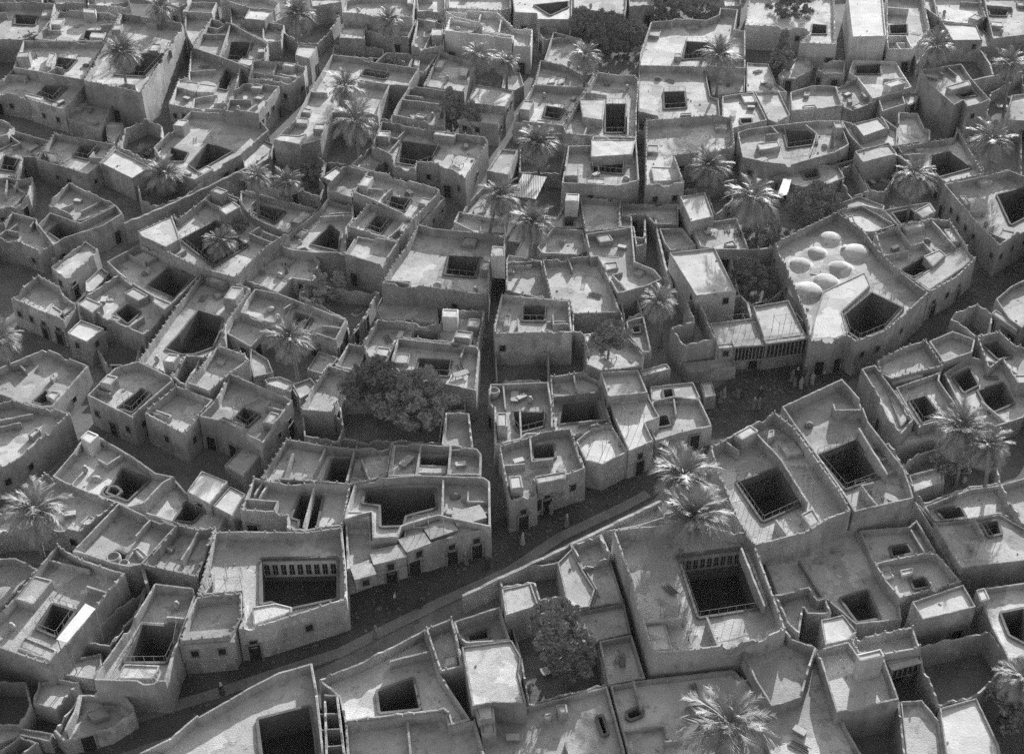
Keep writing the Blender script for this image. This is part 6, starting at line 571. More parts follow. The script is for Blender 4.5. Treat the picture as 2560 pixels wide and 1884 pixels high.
('ladder', 81.39, 201.63, 0.2, 1.41, 'pole ladder on the grove side yard right of the tower house'),
('rope_bed', 81.8, 200.46, 0.2, 3.06, 'rope bed on the grove side yard right of the tower house'),
('straw_mat', 85.12, 204.42, 0.2, 2.22, 'straw mat on the grove side yard right of the tower house'),
('clay_jar', 74.14, 185.92, 0.2, 1.66, 'clay jar on the plot under the spiky palm at the right edge'),
('wooden_chest', 74.96, 186.26, 0.2, 1.13, 'wooden chest on the plot under the spiky palm at the right edge'),
('firewood_pile', -76.92, 237.25, 2.8, 1.4, 'firewood pile on the far house sliver at the top edge above the tall lit wall'),
('firewood_pile', -15.59, 235.81, 2.8, 0.53, 'firewood pile on the far house at the top edge above the walled rounded roof'),
('ladder', -16.04, 236.46, 2.8, 2.87, 'pole ladder on the far house at the top edge above the walled rounded roof'),
('ladder', -6.66, 237.11, 2.8, 2.69, 'pole ladder on the far grey house at the top edge left of the white corner'),
('cloth_bundle', -7.05, 235.63, 2.8, 2.19, 'cloth bundle on the far grey house at the top edge left of the white corner'),
('firewood_pile', 42.43, 210.97, 1.88, 0.47, 'firewood pile on the pale low roof beside the dark cone shaped tree'),
('cloth_bundle', 43.29, 205.42, 1.88, 1.36, 'cloth bundle on the pale low roof beside the dark cone shaped tree'),
('clay_jar', 43.57, 204.24, 1.88, 0.83, 'clay jar on the pale low roof beside the dark cone shaped tree'),
('wooden_chest', 42.71, 206.0, 1.88, 0.19, 'wooden chest on the pale low roof beside the dark cone shaped tree'),
('ladder', 37.68, 206.49, 2.16, 1.59, 'pole ladder on the low roof under the tall fan palm at upper right'),
('wooden_chest', 35.25, 205.7, 2.16, 1.6, 'wooden chest on the low roof under the tall fan palm at upper right'),
('firewood_pile', 36.52, 205.19, 2.16, 1.2, 'firewood pile on the low roof under the tall fan palm at upper right'),
('cloth_bundle', 75.38, 223.05, 2.02, 1.66, 'cloth bundle on the small dim room left of the white awning roof'),
('firewood_pile', 77.04, 223.91, 2.02, 1.17, 'firewood pile on the small dim room left of the white awning roof'),
]
STREET = [(-46.87, 68.9), (-43.41, 72.24), (-31.51, 77.55), (-18.75, 85.77), (-0.55, 98.4), (12.72, 107.43), (27.26, 121.93), (37.76, 128.23), (53.61, 138.92), (70.64, 152.31), (81.08, 160.2)]
SQUARE = [(19.93, 120.41), (28.13, 128.23), (38.96, 130.69), (40.96, 128.23), (37.67, 123.85), (31.8, 120.41), (23.48, 114.58), (21.42, 116.72)]
PAVEMENT = [(-41.76, 73.1), (-28.35, 78.47), (-16.58, 83.66), (-13.56, 85.77), (-7.22, 90.11), (0.0, 94.63), (5.08, 99.41), (12.18, 104.08), (14.96, 106.13)]
PEOPLE = [(34.2, 126.33, 0, 'square'), (34.36, 125.36, 0, 'square'), (34.89, 126.87, 0, 'square'), (35.04, 124.92, 0, 'square'), (35.88, 127.55, 0, 'square'), (30.1, 127.37, 0, 'square'), (33.38, 127.68, 0, 'square'), (24.84, 122.07, 0, 'square'), (25.48, 123.1, 0, 'square'), (27.17, 123.1, 0, 'square'), (27.6, 123.15, 0, 'square'), (29.81, 123.1, 0, 'square'), (37.96, 126.07, 0, 'square'), (28.73, 120.97, 0, 'square'), (29.31, 120.97, 0, 'square'), (36.56, 125.84, 0, 'square'), (35.81, 125.63, 0, 'square'), (-4.77, 95.56, 0, 'street'), (-2.54, 94.87, 0, 'street'), (1.12, 98.37, 0, 'street'), (5.83, 101.1, 0, 'street'), (1.84, 102.0, 0, 'street'), (4.22, 103.0, 0, 'street'), (-11.67, 89.64, 0, 'street'), (-9.2, 89.5, 0, 'street'), (-13.25, 85.46, 0.12, 'street'), (-27.02, 78.67, 0, 'street'), (-11.62, 89.89, 0, 'street'), (10.35, 80.47, 1.93, 'roof'), (9.89, 80.95, 1.93, 'roof'), (-30.29, 147.8, 1.74, 'roof'), (49.24, 181.24, 2.94, 'roof')]
AWNINGS = [('striped cloth awning below the small white capped hut', 3.9, [(1.58, 171.38), (5.1, 170.38), (3.44, 163.93), (0.04, 164.7)], 1), ('white slab awning beside the dark court at lower left', 5.6, [(-40.34, 84.94), (-39.2, 84.27), (-40.78, 80.12), (-41.87, 80.51)], 0), ('small leaning cloth awning right of the upper right slit', 2.9, [(40.27, 171.66), (41.42, 171.46), (40.07, 166.91), (38.43, 166.33)], 0)]
TANKS = [(-2.1, 119.75, 2.84, 0.7, 'round clay tank on the alley corner house'), (-40.01, 92.94, 2.75, 0.75, 'larger round vat on the lit cluttered roof at lower left'), (-38.73, 92.05, 2.75, 0.55, 'smaller round vat on the lit cluttered roof at lower left')]
OUTER = [(4.5, [(99.98, 238.33), (117.89, 238.13), (129.97, 267.51), (108.67, 263.52)]), (3.8, [(93.73, 219.8), (110.83, 219.36), (120.27, 241.59), (100.44, 242.35)]), (3.4, [(88.13, 202.5), (105.29, 202.83), (111.41, 222.35), (93.11, 219.59)]), (3.5, [(81.33, 178.4), (94.37, 177.93), (103.55, 198.35), (88.07, 199.02)]), (3.2, [(75.25, 161.29), (89.16, 162.33), (94.08, 175.97), (80.72, 177.43)]), (4.7, [(69.52, 144.73), (82.51, 144.43), (88.31, 159.03), (73.99, 159.07)]), (4.4, [(63.19, 126.02), (74.3, 125.97), (80.17, 142.2), (68.95, 140.88)]), (4.7, [(59.13, 112.06), (68.13, 111.04), (73.45, 124.49), (62.96, 125.6)]), (4.2, [(56.28, 101.62), (65.47, 100.78), (69.88, 111.3), (59.42, 111.98)]), (3.9, [(51.14, 87.82), (61.02, 87.68), (65.94, 99.47), (55.14, 99.43)]), (3.4, [(48.73, 77.85), (57.34, 77.83), (61.84, 88.68), (51.9, 88.87)]), (3.7, [(44.69, 67.3), (53.55, 67.69), (57.58, 78.07), (48.09, 77.67)]), (4.0, [(42.03, 59.55), (49.65, 59.31), (52.24, 66.81), (44.84, 67.09)]), (4.0, [(119.65, 240.47), (139.78, 240.31), (149.57, 263.77), (130.59, 265.19)]), (3.7, [(111.83, 218.03), (129.37, 217.97), (139.46, 240.59), (119.94, 238.68)]), (4.8, [(102.29, 193.82), (119.68, 192.97), (130.44, 217.91), (111.82, 216.46)]), (4.2, [(93.1, 170.26), (108.75, 170.63), (118.28, 190.61), (101.65, 189.88)]), (4.2, [(88.15, 158.16), (102.98, 157.92), (109.71, 172.46), (93.13, 170.58)]), (4.1, [(81.63, 139.95), (94.39, 139.14), (103.2, 157.51), (88.15, 156.79)]), (4.3, [(76.12, 124.1), (88.25, 123.69), (95.37, 138.81), (80.78, 137.37)]), (4.5, [(70.34, 109.3), (80.94, 108.74), (86.62, 122.49), (75.25, 122.91)]), (3.8, [(65.16, 96.79), (76.79, 97.37), (82.1, 109.89), (69.73, 108.93)]), (3.8, [(61.51, 87.33), (72.74, 87.11), (76.96, 97.21), (65.49, 96.29)]), (4.0, [(57.08, 76.85), (66.7, 76.53), (70.94, 86.7), (60.79, 86.3)]), (3.3, [(54.4, 68.2), (63.18, 68.08), (67.48, 77.24), (57.62, 76.63)]), (3.4, [(50.4, 57.62), (57.68, 58.0), (61.96, 66.63), (53.57, 66.65)]), (3.9, [(-121.23, 246.61), (-103.05, 248.02), (-110.31, 269.15), (-127.25, 264.23)]), (4.5, [(-110.49, 217.61), (-90.97, 214.53), (-97.35, 236.06), (-117.6, 237.07)]), (4.0, [(-101.94, 195.26), (-84.75, 195.28), (-91.04, 213.67), (-110.26, 216.6)]), (4.5, [(-95.7, 180.36), (-79.97, 177.41), (-86.4, 192.9), (-100.39, 193.11)]), (4.7, [(-89.94, 164.3), (-75.5, 163.07), (-79.69, 176.75), (-95.17, 179.16)]), (4.3, [(-84.08, 147.2), (-69.99, 145.95), (-74.49, 160.71), (-88.1, 160.28)]), (4.7, [(-75.43, 127.71), (-63.91, 127.8), (-68.54, 142.51), (-81.78, 142.72)]), (3.6, [(-71.65, 115.33), (-60.54, 114.77), (-63.88, 125.5), (-75.4, 126.51)]), (4.3, [(-66.13, 101.19), (-56.08, 101.66), (-60.38, 114.02), (-71.35, 114.21)]), (4.6, [(-61.91, 90.76), (-52.48, 89.85), (-55.29, 100.7), (-65.41, 101.17)]), (3.6, [(-57.49, 78.76), (-49.12, 78.73), (-52.35, 89.32), (-61.68, 89.03)]), (3.3, [(-54.2, 68.86), (-46.16, 69.16), (-49.36, 79.39), (-57.45, 79.22)]), (3.9, [(-50.18, 59.74), (-42.6, 59.63), (-44.98, 68.17), (-53.44, 67.58)]), (4.1, [(-138.45, 237.6), (-120.06, 236.92), (-129.56, 265.0), (-150.78, 264.18)]), (4.3, [(-126.78, 213.05), (-108.93, 211.02), (-118.67, 235.55), (-136.67, 234.26)]), (4.3, [(-117.12, 189.04), (-101.75, 191.17), (-108.33, 210.41), (-125.39, 209.5)]), (4.3, [(-109.55, 174.45), (-96.75, 175.5), (-100.86, 187.66), (-115.66, 188.75)]), (4.5, [(-103.18, 159.38), (-88.56, 160.95), (-93.64, 173.98), (-108.63, 171.9)]), (3.3, [(-97.56, 145.0), (-84.34, 143.93), (-89.75, 158.77), (-103.21, 157.84)]), (4.7, [(-89.78, 129.85), (-78.5, 129.27), (-82.61, 142.72), (-95.38, 142.89)]), (3.8, [(-85.33, 118.18), (-72.91, 116.92), (-77.59, 130.51), (-90.0, 129.67)]), (3.6, [(-78.75, 105.06), (-67.71, 104.85), (-72.53, 117.04), (-84.95, 117.64)]), (3.3, [(-74.77, 95.33), (-64.71, 95.66), (-68.6, 105.67), (-79.81, 105.38)]), (4.1, [(-69.51, 83.14), (-59.33, 83.27), (-63.26, 93.38), (-74.0, 93.56)]), (3.7, [(-65.9, 74.28), (-56.56, 73.63), (-60.75, 83.95), (-69.89, 83.4)]), (3.6, [(-61.34, 64.29), (-53.19, 64.53), (-56.64, 74.16), (-65.13, 74.27)]), (4.0, [(-56.99, 55.18), (-49.66, 55.82), (-52.93, 63.55), (-60.94, 63.76)]), (3.5, [(-106.86, 261.58), (-92.55, 266.27), (-99.48, 289.11), (-115.42, 287.88)]), (4.8, [(-88.17, 261.53), (-77.05, 261.45), (-81.75, 282.61), (-94.75, 284.52)]), (4.4, [(-74.39, 260.88), (-58.6, 258.64), (-62.8, 284.07), (-78.69, 286.89)]), (4.5, [(-58.4, 258.94), (-45.87, 258.39), (-51.17, 288.26), (-63.04, 288.65)]), (4.0, [(-45.28, 260.46), (-32.44, 261.59), (-34.64, 286.29), (-49.5, 290.1)]), (3.2, [(-30.65, 261.82), (-18.58, 261.5), (-19.91, 288.36), (-34.33, 290.4)]), (3.3, [(-15.79, 266.62), (-0.02, 265.62), (0.38, 292.58), (-17.18, 290.02)]), (4.6, [(-0.3, 262.67), (16.39, 261.87), (17.78, 288.65), (1.55, 286.11)]), (4.3, [(16.03, 258.62), (33.5, 259.05), (36.65, 288.27), (18.55, 284.92)]), (4.8, [(36.5, 260.9), (49.54, 258.98), (54.55, 284.87), (39.96, 285.81)]), (4.3, [(52.52, 258.75), (70.92, 259.58), (75.48, 287.72), (59.06, 288.01)]), (4.4, [(71.0, 261.25), (86.57, 259.6), (92.28, 283.96), (76.47, 288.82)]), (3.6, [(89.7, 262.87), (105.58, 265.12), (114.24, 289.67), (97.55, 291.25)]), (3.5, [(-114.84, 291.27), (-104.42, 294.35), (-110.42, 320.49), (-124.8, 321.11)]), (3.9, [(-102.48, 291.74), (-87.55, 290.65), (-94.37, 319.84), (-108.91, 317.69)]), (3.4, [(-87.54, 291.67), (-75.27, 292.45), (-81.21, 320.64), (-95.88, 325.46)]), (4.7, [(-71.1, 288.82), (-55.75, 290.65), (-61.0, 320.21), (-78.76, 321.0)]), (4.7, [(-55.35, 291.53), (-42.74, 293.75), (-43.28, 314.68), (-59.78, 321.87)]), (4.4, [(-37.39, 292.18), (-26.37, 289.87), (-29.05, 319.27), (-40.76, 320.66)]), (4.2, [(-25.26, 293.82), (-5.43, 294.86), (-7.71, 320.45), (-26.5, 322.89)]), (4.4, [(-5.06, 293.27), (7.1, 289.38), (8.55, 319.84), (-6.97, 315.84)]), (4.5, [(8.79, 291.04), (22.79, 291.42), (24.99, 322.51), (8.56, 316.85)]), (3.5, [(24.22, 297.39), (43.36, 292.01), (46.36, 318.76), (26.86, 325.95)]), (4.4, [(42.3, 289.57), (58.84, 294.36), (63.23, 317.92), (46.59, 318.31)]), (4.5, [(59.16, 293.11), (76.64, 292.14), (81.4, 316.41), (63.13, 315.79)]), (3.5, [(77.81, 294.39), (98.99, 296.6), (105.8, 323.71), (84.63, 323.83)]), (3.3, [(98.76, 295.22), (116.27, 296.22), (124.49, 321.19), (106.84, 325.75)]), (3.2, [(-41.08, 57.05), (-29.43, 56.87), (-31.52, 64.94), (-44.19, 65.02)]), (3.1, [(-28.01, 56.82), (-16.64, 56.45), (-17.88, 64.84), (-29.75, 64.94)]), (2.7, [(-16.82, 57.29), (-4.46, 57.41), (-4.95, 65.29), (-17.88, 65.5)]), (3.0, [(-4.74, 57.05), (5.34, 57.01), (5.77, 65.29), (-4.41, 65.27)]), (2.7, [(5.77, 56.77), (14.0, 57.14), (14.58, 64.98), (6.56, 64.99)]), (2.6, [(15.51, 56.8), (27.58, 57.24), (28.93, 65.18), (16.39, 64.86)]), (2.6, [(27.73, 57.18), (37.29, 57.39), (39.47, 65.51), (28.68, 65.02)]), (2.8, [(37.57, 57.21), (46.28, 57.09), (48.69, 64.69), (39.87, 64.77)])]
BAYS = [
('large house round a vast shaded court facing the main street', 4.03, -5.84, 97.6, -2.83, 98.72, 1.7, 1.6, 0),
('house with stepped street bays and a sunlit terrace', 3.82, -8.51, 95.76, -5.83, 97.13, 1.7, 1.6, 0),
('house with stepped street bays and a sunlit terrace', 3.82, -10.85, 93.92, -8.52, 95.2, 1.7, 1.6, 0),
('house with an L shaped roof left of the stepped bays', 3.67, -13.93, 92.4, -10.77, 93.44, 1.6, 1.5, 0),
('house with an L shaped roof left of the stepped bays', 3.6, -15.65, 90.41, -13.68, 91.14, 1.5, 1.5, 0),
('balcony house with a sunlit terrace and slatted front', 3.96, 26.95, 128.61, 31.1, 129.16, 2.3, 1.0, 9),
('balcony house with a sunlit terrace and slatted front', 3.82, 25.09, 128.52, 26.9, 128.72, 1.6, 0.8, 0),
('balcony house with two bright bays left of the bathhouse', 4.32, 30.77, 128.77, 35.97, 129.94, 2.4, 1.0, 10),
('domed bathhouse with seven plaster domes and a dark court', 4.32, 36.23, 128.5, 39.1, 128.88, 2.2, 0.9, 6),
('raised corner room with a bay front over the main street', 4.03, -30.94, 81.62, -25.95, 82.11, 2.3, 1.2, 0),
('corner house with a boarded upper room above the main street', 3.31, -0.25, 101.36, 3.09, 102.6, 2.0, 1.2, 5),
('corner house with a boarded upper room above the main street', 3.89, 2.63, 103.31, 5.86, 104.5, 1.3, 1.2, 0),
('square roofed house with slatted windows at lower right', 3.31, 34.76, 79.39, 37.56, 80.26, 1.5, 0.5, 5),
]

# ------------------------------------------------------------------ materials
def material(name, lo, hi, scale=0.5, bump=0.25, bscale=9.0, rough=0.95, streak=False, spots=0.0):
    m = bpy.data.materials.new(name)
    m.use_nodes = True
    t = m.node_tree
    b = t.nodes['Principled BSDF']
    b.inputs['Roughness'].default_value = rough
    b.inputs['Specular IOR Level'].default_value = 0.12
    geo = t.nodes.new('ShaderNodeNewGeometry')
    mp = t.nodes.new('ShaderNodeMapping')
    t.links.new(geo.outputs['Position'], mp.inputs['Vector'])
    n1 = t.nodes.new('ShaderNodeTexNoise')
    n1.inputs['Scale'].default_value = scale
    n1.inputs['Detail'].default_value = 7
    n1.inputs['Roughness'].default_value = 0.62
    t.links.new(mp.outputs[0], n1.inputs['Vector'])
    cr = t.nodes.new('ShaderNodeValToRGB')
    cr.color_ramp.elements[0].position = 0.3
    cr.color_ramp.elements[1].position = 0.7
    cr.color_ramp.elements[0].color = (lo, lo, lo, 1)
    cr.color_ramp.elements[1].color = (hi, hi, hi, 1)
    t.links.new(n1.outputs[0], cr.inputs[0])
    last = cr.outputs[0]
    def mul(fac_socket, v0, v1, p0, p1):
        nonlocal last
        r = t.nodes.new('ShaderNodeMapRange')
        r.inputs['From Min'].default_value = p0
        r.inputs['From Max'].default_value = p1
        r.inputs['To Min'].default_value = v0
        r.inputs['To Max'].default_value = v1
        t.links.new(fac_socket, r.inputs['Value'])
        mx = t.nodes.new('ShaderNodeVectorMath')
        mx.operation = 'SCALE'
        t.links.new(last, mx.inputs[0])
        t.links.new(r.outputs[0], mx.inputs['Scale'])
        last = mx.outputs[0]
    if streak:                          # rain runs down the plaster
        m2 = t.nodes.new('ShaderNodeMapping')
        m2.inputs['Scale'].default_value = (1.3, 1.3, 0.2)
        t.links.new(geo.outputs['Position'], m2.inputs['Vector'])
        n2 = t.nodes.new('ShaderNodeTexNoise')
        n2.inputs['Scale'].default_value = 1.0
        n2.inputs['Detail'].default_value = 5
        t.links.new(m2.outputs[0], n2.inputs['Vector'])
        mul(n2.outputs[0], 0.86, 1.06, 0.3, 0.65)
    if spots:                           # areas plastered in different years
        nd = t.nodes.new('ShaderNodeTexNoise')
        nd.inputs['Scale'].default_value = 0.7
        nd.inputs['Detail'].default_value = 4
        t.links.new(geo.outputs['Position'], nd.inputs['Vector'])
        va = t.nodes.new('ShaderNodeVectorMath')
        va.operation = 'MULTIPLY_ADD'
        va.inputs[1].default_value = (2.4, 2.4, 2.4)
        t.links.new(nd.outputs['Color'], va.inputs[0])
        t.links.new(geo.outputs['Position'], va.inputs[2])
        vo = t.nodes.new('ShaderNodeTexVoronoi')
        vo.inputs['Scale'].default_value = 0.33
        t.links.new(va.outputs[0], vo.inputs['Vector'])
        vb = t.nodes.new('ShaderNodeRGBToBW')
        t.links.new(vo.outputs['Color'], vb.inputs[0])
        mul(vb.outputs[0], 1.0 - spots * .55, 1.0 + spots * .35, 0.2, 0.8)
    if spots:                           # worn and dirty patches
        n3 = t.nodes.new('ShaderNodeTexNoise')
        n3.inputs['Scale'].default_value = 0.9
        n3.inputs['Detail'].default_value = 9
        n3.inputs['Roughness'].default_value = 0.75
        t.links.new(geo.outputs['Position'], n3.inputs['Vector'])
        mul(n3.outputs[0], 1.0 - spots, 1.0, 0.34, 0.46)
        n4 = t.nodes.new('ShaderNodeTexNoise')
        n4.inputs['Scale'].default_value = 7.0
        n4.inputs['Detail'].default_value = 4
        t.links.new(geo.outputs['Position'], n4.inputs['Vector'])
        mul(n4.outputs[0], 1.0 - spots * .35, 1.0 + spots * .25, 0.3, 0.7)
    oi = t.nodes.new('ShaderNodeObjectInfo')
    mul(oi.outputs['Random'], 0.92, 1.08, 0.0, 1.0)
    t.links.new(last, b.inputs['Base Color'])
    nb = t.nodes.new('ShaderNodeTexNoise')
    nb.inputs['Scale'].default_value = bscale
    nb.inputs['Detail'].default_value = 6
    t.links.new(geo.outputs['Position'], nb.inputs['Vector'])
    bp = t.nodes.new('ShaderNodeBump')
    bp.inputs['Strength'].default_value = bump
    bp.inputs['Distance'].default_value = 0.08
    t.links.new(nb.outputs[0], bp.inputs['Height'])
    t.links.new(bp.outputs[0], b.inputs['Normal'])
    return m

WALLM = [material('mud_plaster_%d' % i, a, b, .35, .7, 9, .95, True, .36) for i, (a, b) in enumerate([(.23, .33), (.27, .36), (.30, .40), (.25, .38)])]
ROOFM = [material('mud_roof_%d' % i, a, b, .3, .6, 8, .95, False, .42) for i, (a, b) in enumerate([(.34, .47), (.38, .51), (.41, .53), (.36, .53)])]
WHITE = material('lime_and_sunlit_roof', .44, .58, .4, .35, 6, .9, False, .22)  # limewash, and flat roofs with their sunlit brightness put into the colour
WHITEW = material('lime_wall', .42, .56, .4, .4, 6, .9, True, .2)
COURTM = material('court_shade_plaster', .11, .17, .4, .4, 6, .95, True, .25)  # wall plaster darkened, the courts' shade put into its colour
FLOORM = material('court_floor', .04, .07, .6, .3, 6, .95, False, .3)  # floor tone lowered too, standing in for shade in the courts
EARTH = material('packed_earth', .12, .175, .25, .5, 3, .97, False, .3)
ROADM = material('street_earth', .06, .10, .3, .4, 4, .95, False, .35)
PAVEM = material('pavement_slab', .14, .19, .6, .3, 6, .92, False, .2)
WOOD = material('weathered_wood', .16, .26, 2.0, .3, 14, .85)
PALEWOOD = material('pale_pole', .38, .5, 2.0, .3, 14, .85)
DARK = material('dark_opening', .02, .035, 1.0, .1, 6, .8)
THATCH = material('reed_thatch', .42, .58, 1.4, .9, 16, .98, False, .3)
CLOTH = material('pale_cloth', .55, .68, .8, .3, 9, .9)
STRAW = material('straw_mat', .30, .42, 2, .5, 20, .95)
CLAY = material('fired_clay', .24, .36, 2, .2, 9, .8)
FROND = material('palm_leaf', .21, .32, .8, .1, 9, .55)
FRONDD = material('dry_palm_leaf', .24, .34, .8, .1, 9, .7)
TRUNK = material('palm_bark', .12, .20, 3, .8, 12, .95)
BARK = material('tree_bark', .10, .17, 3, .8, 12, .95)
LEAF = [material('leaf_%d' % i, a, b, .7, .1, 9, .6) for i, (a, b) in enumerate([(.16, .28), (.17, .29), (.12, .21)])]
SKIN = material('skin', .18, .24, 3, .1, 9, .7)
ROBE = [material('robe_%d' % i, a, b, 2, .2, 9, .9) for i, (a, b) in enumerate([(.30, .4), (.14, .2), (.04, .07), (.28, .36)])]
STRIPE = material('striped_cloth', .5, .62, .8, .3, 9, .9)
def add_stripes(m):
    t = m.node_tree
    b = t.nodes['Principled BSDF']
    src = b.inputs['Base Color'].links[0].from_socket
    wv = t.nodes.new('ShaderNodeTexWave')
    wv.inputs['Scale'].default_value = 0.9
    wv.inputs['Distortion'].default_value = 1.0
    g = t.nodes.new('ShaderNodeNewGeometry')
    t.links.new(g.outputs['Position'], wv.inputs['Vector'])
    r = t.nodes.new('ShaderNodeMapRange')
    r.inputs['To Min'].default_value = .55
    r.inputs['To Max'].default_value = 1.1
    t.links.new(wv.outputs['Fac'], r.inputs['Value'])
    mx = t.nodes.new('ShaderNodeVectorMath')
    mx.operation = 'SCALE'
    t.links.new(src, mx.inputs[0])
    t.links.new(r.outputs[0], mx.inputs['Scale'])
    t.links.new(mx.outputs[0], b.inputs['Base Color'])
add_stripes(STRIPE)

# ------------------------------------------------------------------ helpers
def tag(o, label=None, cat=None, group=None, kind=None):
    if label: o['label'] = label
    if cat: o['category'] = cat
    if group: o['group'] = group
    if kind: o['kind'] = kind
    return o

def empty(name, loc):
    o = bpy.data.objects.new(name, None)
    o.empty_display_size = 0.5
    o.location = loc
    col.objects.link(o)
    return o

def mesh_obj(name, verts, faces, mat, parent=None, loc=None, smooth=False):
    me = bpy.data.meshes.new(name)
    me.from_pydata(verts, [], faces)
    me.materials.append(mat)
    if smooth:
        for p in me.polygons: p.use_smooth = True
    o = bpy.data.objects.new(name, me)
    if parent: o.parent = parent
    if loc: o.location = loc
    col.objects.link(o)
    return o

def data_obj(name, me, parent=None, mw=None):
    o = bpy.data.objects.new(name, me)
    if parent: o.parent = parent
    if mw is not None: o.matrix_local = mw
    col.objects.link(o)
    return o

class MB:
    def __init__(s): s.v = []; s.f = []
    def box(s, x0, x1, y0, y1, z0, z1, M=None):
        i = len(s.v)
        p = [Vector(q) for q in ((x0, y0, z0), (x1, y0, z0), (x1, y1, z0), (x0, y1, z0), (x0, y0, z1), (x1, y0, z1), (x1, y1, z1), (x0, y1, z1))]
        s.v += [tuple(M @ q) if M else tuple(q) for q in p]
        s.f += [tuple(i + k for k in q) for q in ((0, 3, 2, 1), (4, 5, 6, 7), (0, 1, 5, 4), (1, 2, 6, 5), (2, 3, 7, 6), (3, 0, 4, 7))]
    def tube(s, a, b, r0, r1=None, n=6):
        r1 = r0 if r1 is None else r1
        a = Vector(a); b = Vector(b)
        d = (b - a).normalized()
        u = d.orthogonal().normalized(); v = d.cross(u)
        i = len(s.v)
        for c, r in ((a, r0), (b, r1)):
            for k in range(n):
                t = 2 * math.pi * k / n
                s.v.append(tuple(c + u * (r * math.cos(t)) + v * (r * math.sin(t))))
        for k in range(n):
            s.f.append((i + k, i + (k + 1) % n, i + n + (k + 1) % n, i + n + k))
        s.f.append(tuple(i + n + k for k in range(n)))
        s.f.append(tuple(i + n - 1 - k for k in range(n)))
    def lathe(s, prof, n=12, c=(0, 0, 0)):
        i = len(s.v)
        for r, z in prof:
            for k in range(n):
                t = 2 * math.pi * k / n
                s.v.append((c[0] + r * math.cos(t), c[1] + r * math.sin(t), c[2] + z))
        for j in range(len(prof) - 1):
            for k in range(n):
                s.f.append((i + j * n + k, i + j * n + (k + 1) % n, i + (j + 1) * n + (k + 1) % n, i + (j + 1) * n + k))
        s.f.append(tuple(i + (len(prof) - 1) * n + k for k in range(n)))
        s.f.append(tuple(i + n - 1 - k for k in range(n)))
    def obj(s, name, mat, parent=None, loc=None, smooth=False):
        return mesh_obj(name, s.v, s.f, mat, parent, loc, smooth)

def resample(poly, step, closed=True):
    out = []
    n = len(poly)
    for i in range(n if closed else n - 1):
        a = Vector(poly[i]); b = Vector(poly[(i + 1) % n])
        k = max(1, int(round((b - a).length / step)))
        for j in range(k):
            out.append(a.lerp(b, j / k))
    if not closed: out.append(Vector(poly[-1]))
    return out

def chamfer(poly, d):
    out = []
    n = len(poly)
    for i in range(n):
        p = Vector(poly[i]); a = Vector(poly[i - 1]); b = Vector(poly[(i + 1) % n])
        la, lb = (a - p).length, (b - p).length
        if la < 1e-4 or lb < 1e-4: continue
        da, db = min(d, la * .3), min(d, lb * .3)
        out.append(p + (a - p) * (da / la))
        out.append(p + (b - p) * (db / lb))
    return out

def offset(ring, d):
    """move a counter-clockwise ring inwards by d"""
    n = len(ring)
    out = []
    for i in range(n):
        e0 = ring[i] - ring[i - 1]; e1 = ring[(i + 1) % n] - ring[i]
        if e0.length < 1e-6: e0 = e1
        if e1.length < 1e-6: e1 = e0
        n0 = Vector((-e0.y, e0.x)).normalized(); n1 = Vector((-e1.y, e1.x)).normalized()
        m = n0 + n1
        if m.length < .2: m = n0
        m.normalize()
        k = min(1.6, 1.0 / max(.45, m.dot(n0)))
        out.append(ring[i] + m * (d * k))
    return out

def nz(p, s, seed=0.0):
    return noise.noise(Vector((p[0] * s, p[1] * s, seed)))

def inside(q, p):
    x, y = q[0], q[1]
    r = False
    n = len(p)
    for i in range(n):
        a = p[i]; b = p[(i + 1) % n]
        if (a[1] > y) != (b[1] > y) and x < (b[0] - a[0]) * (y - a[1]) / (b[1] - a[1]) + a[0]: r = not r
    return r

def edge_dist(q, p):
    d = 1e9
    n = len(p)
    for i in range(n):
        a = p[i]; b = p[(i + 1) % n]
        vx, vy = b[0] - a[0], b[1] - a[1]
        l = vx * vx + vy * vy or 1e-9
        t = max(0, min(1, ((q[0] - a[0]) * vx + (q[1] - a[1]) * vy) / l))
        d = min(d, math.hypot(a[0] + t * vx - q[0], a[1] + t * vy - q[1]))
    return d

def deck(name, outer, holes, z, mat, parent, amp=.06, grid=1.3):
    pts = [Vector((p[0], p[1])) for p in outer]
    faces = [list(range(len(pts)))]
    for h in holes:
        k = len(pts)
        pts += [Vector((p[0], p[1])) for p in h]
        faces.append(list(range(k, len(pts))))
    xs = [p[0] for p in outer]; ys = [p[1] for p in outer]
    x = min(xs)
    while x < max(xs):
        y = min(ys)
        while y < max(ys):
            q = (x + random.uniform(-.3, .3), y + random.uniform(-.3, .3))
            if inside(q, outer) and edge_dist(q, outer) > .4 and all(not inside(q, h) and edge_dist(q, h) > .4 for h in holes):
                pts.append(Vector(q))
            y += grid
        x += grid
    edges = []
    for fc in faces:
        edges += [(fc[i], fc[(i + 1) % len(fc)]) for i in range(len(fc))]
    r = delaunay_2d_cdt(pts, edges, [], 0, 1e-4)
    vs = r[0]
    fs = []
    for t in r[2]:
        c = ((vs[t[0]].x + vs[t[1]].x + vs[t[2]].x) / 3, (vs[t[0]].y + vs[t[1]].y + vs[t[2]].y) / 3)
        if inside(c, outer) and not any(inside(c, h) for h in holes): fs.append(tuple(t))
    V = []
    for p in vs:
        d = 0.0
        if amp:
            d = amp * nz(p, .45, z) + amp * .5 * nz(p, 1.3, z + 3)
        V.append((p.x, p.y, z + d))
    F = []
    for f in fs:
        a, b, c = [Vector(V[i]) for i in f[:3]]
        F.append(f if (b - a).cross(c - a).z > 0 else f[::-1])
    return mesh_obj(name, V, F, mat, parent, smooth=True)

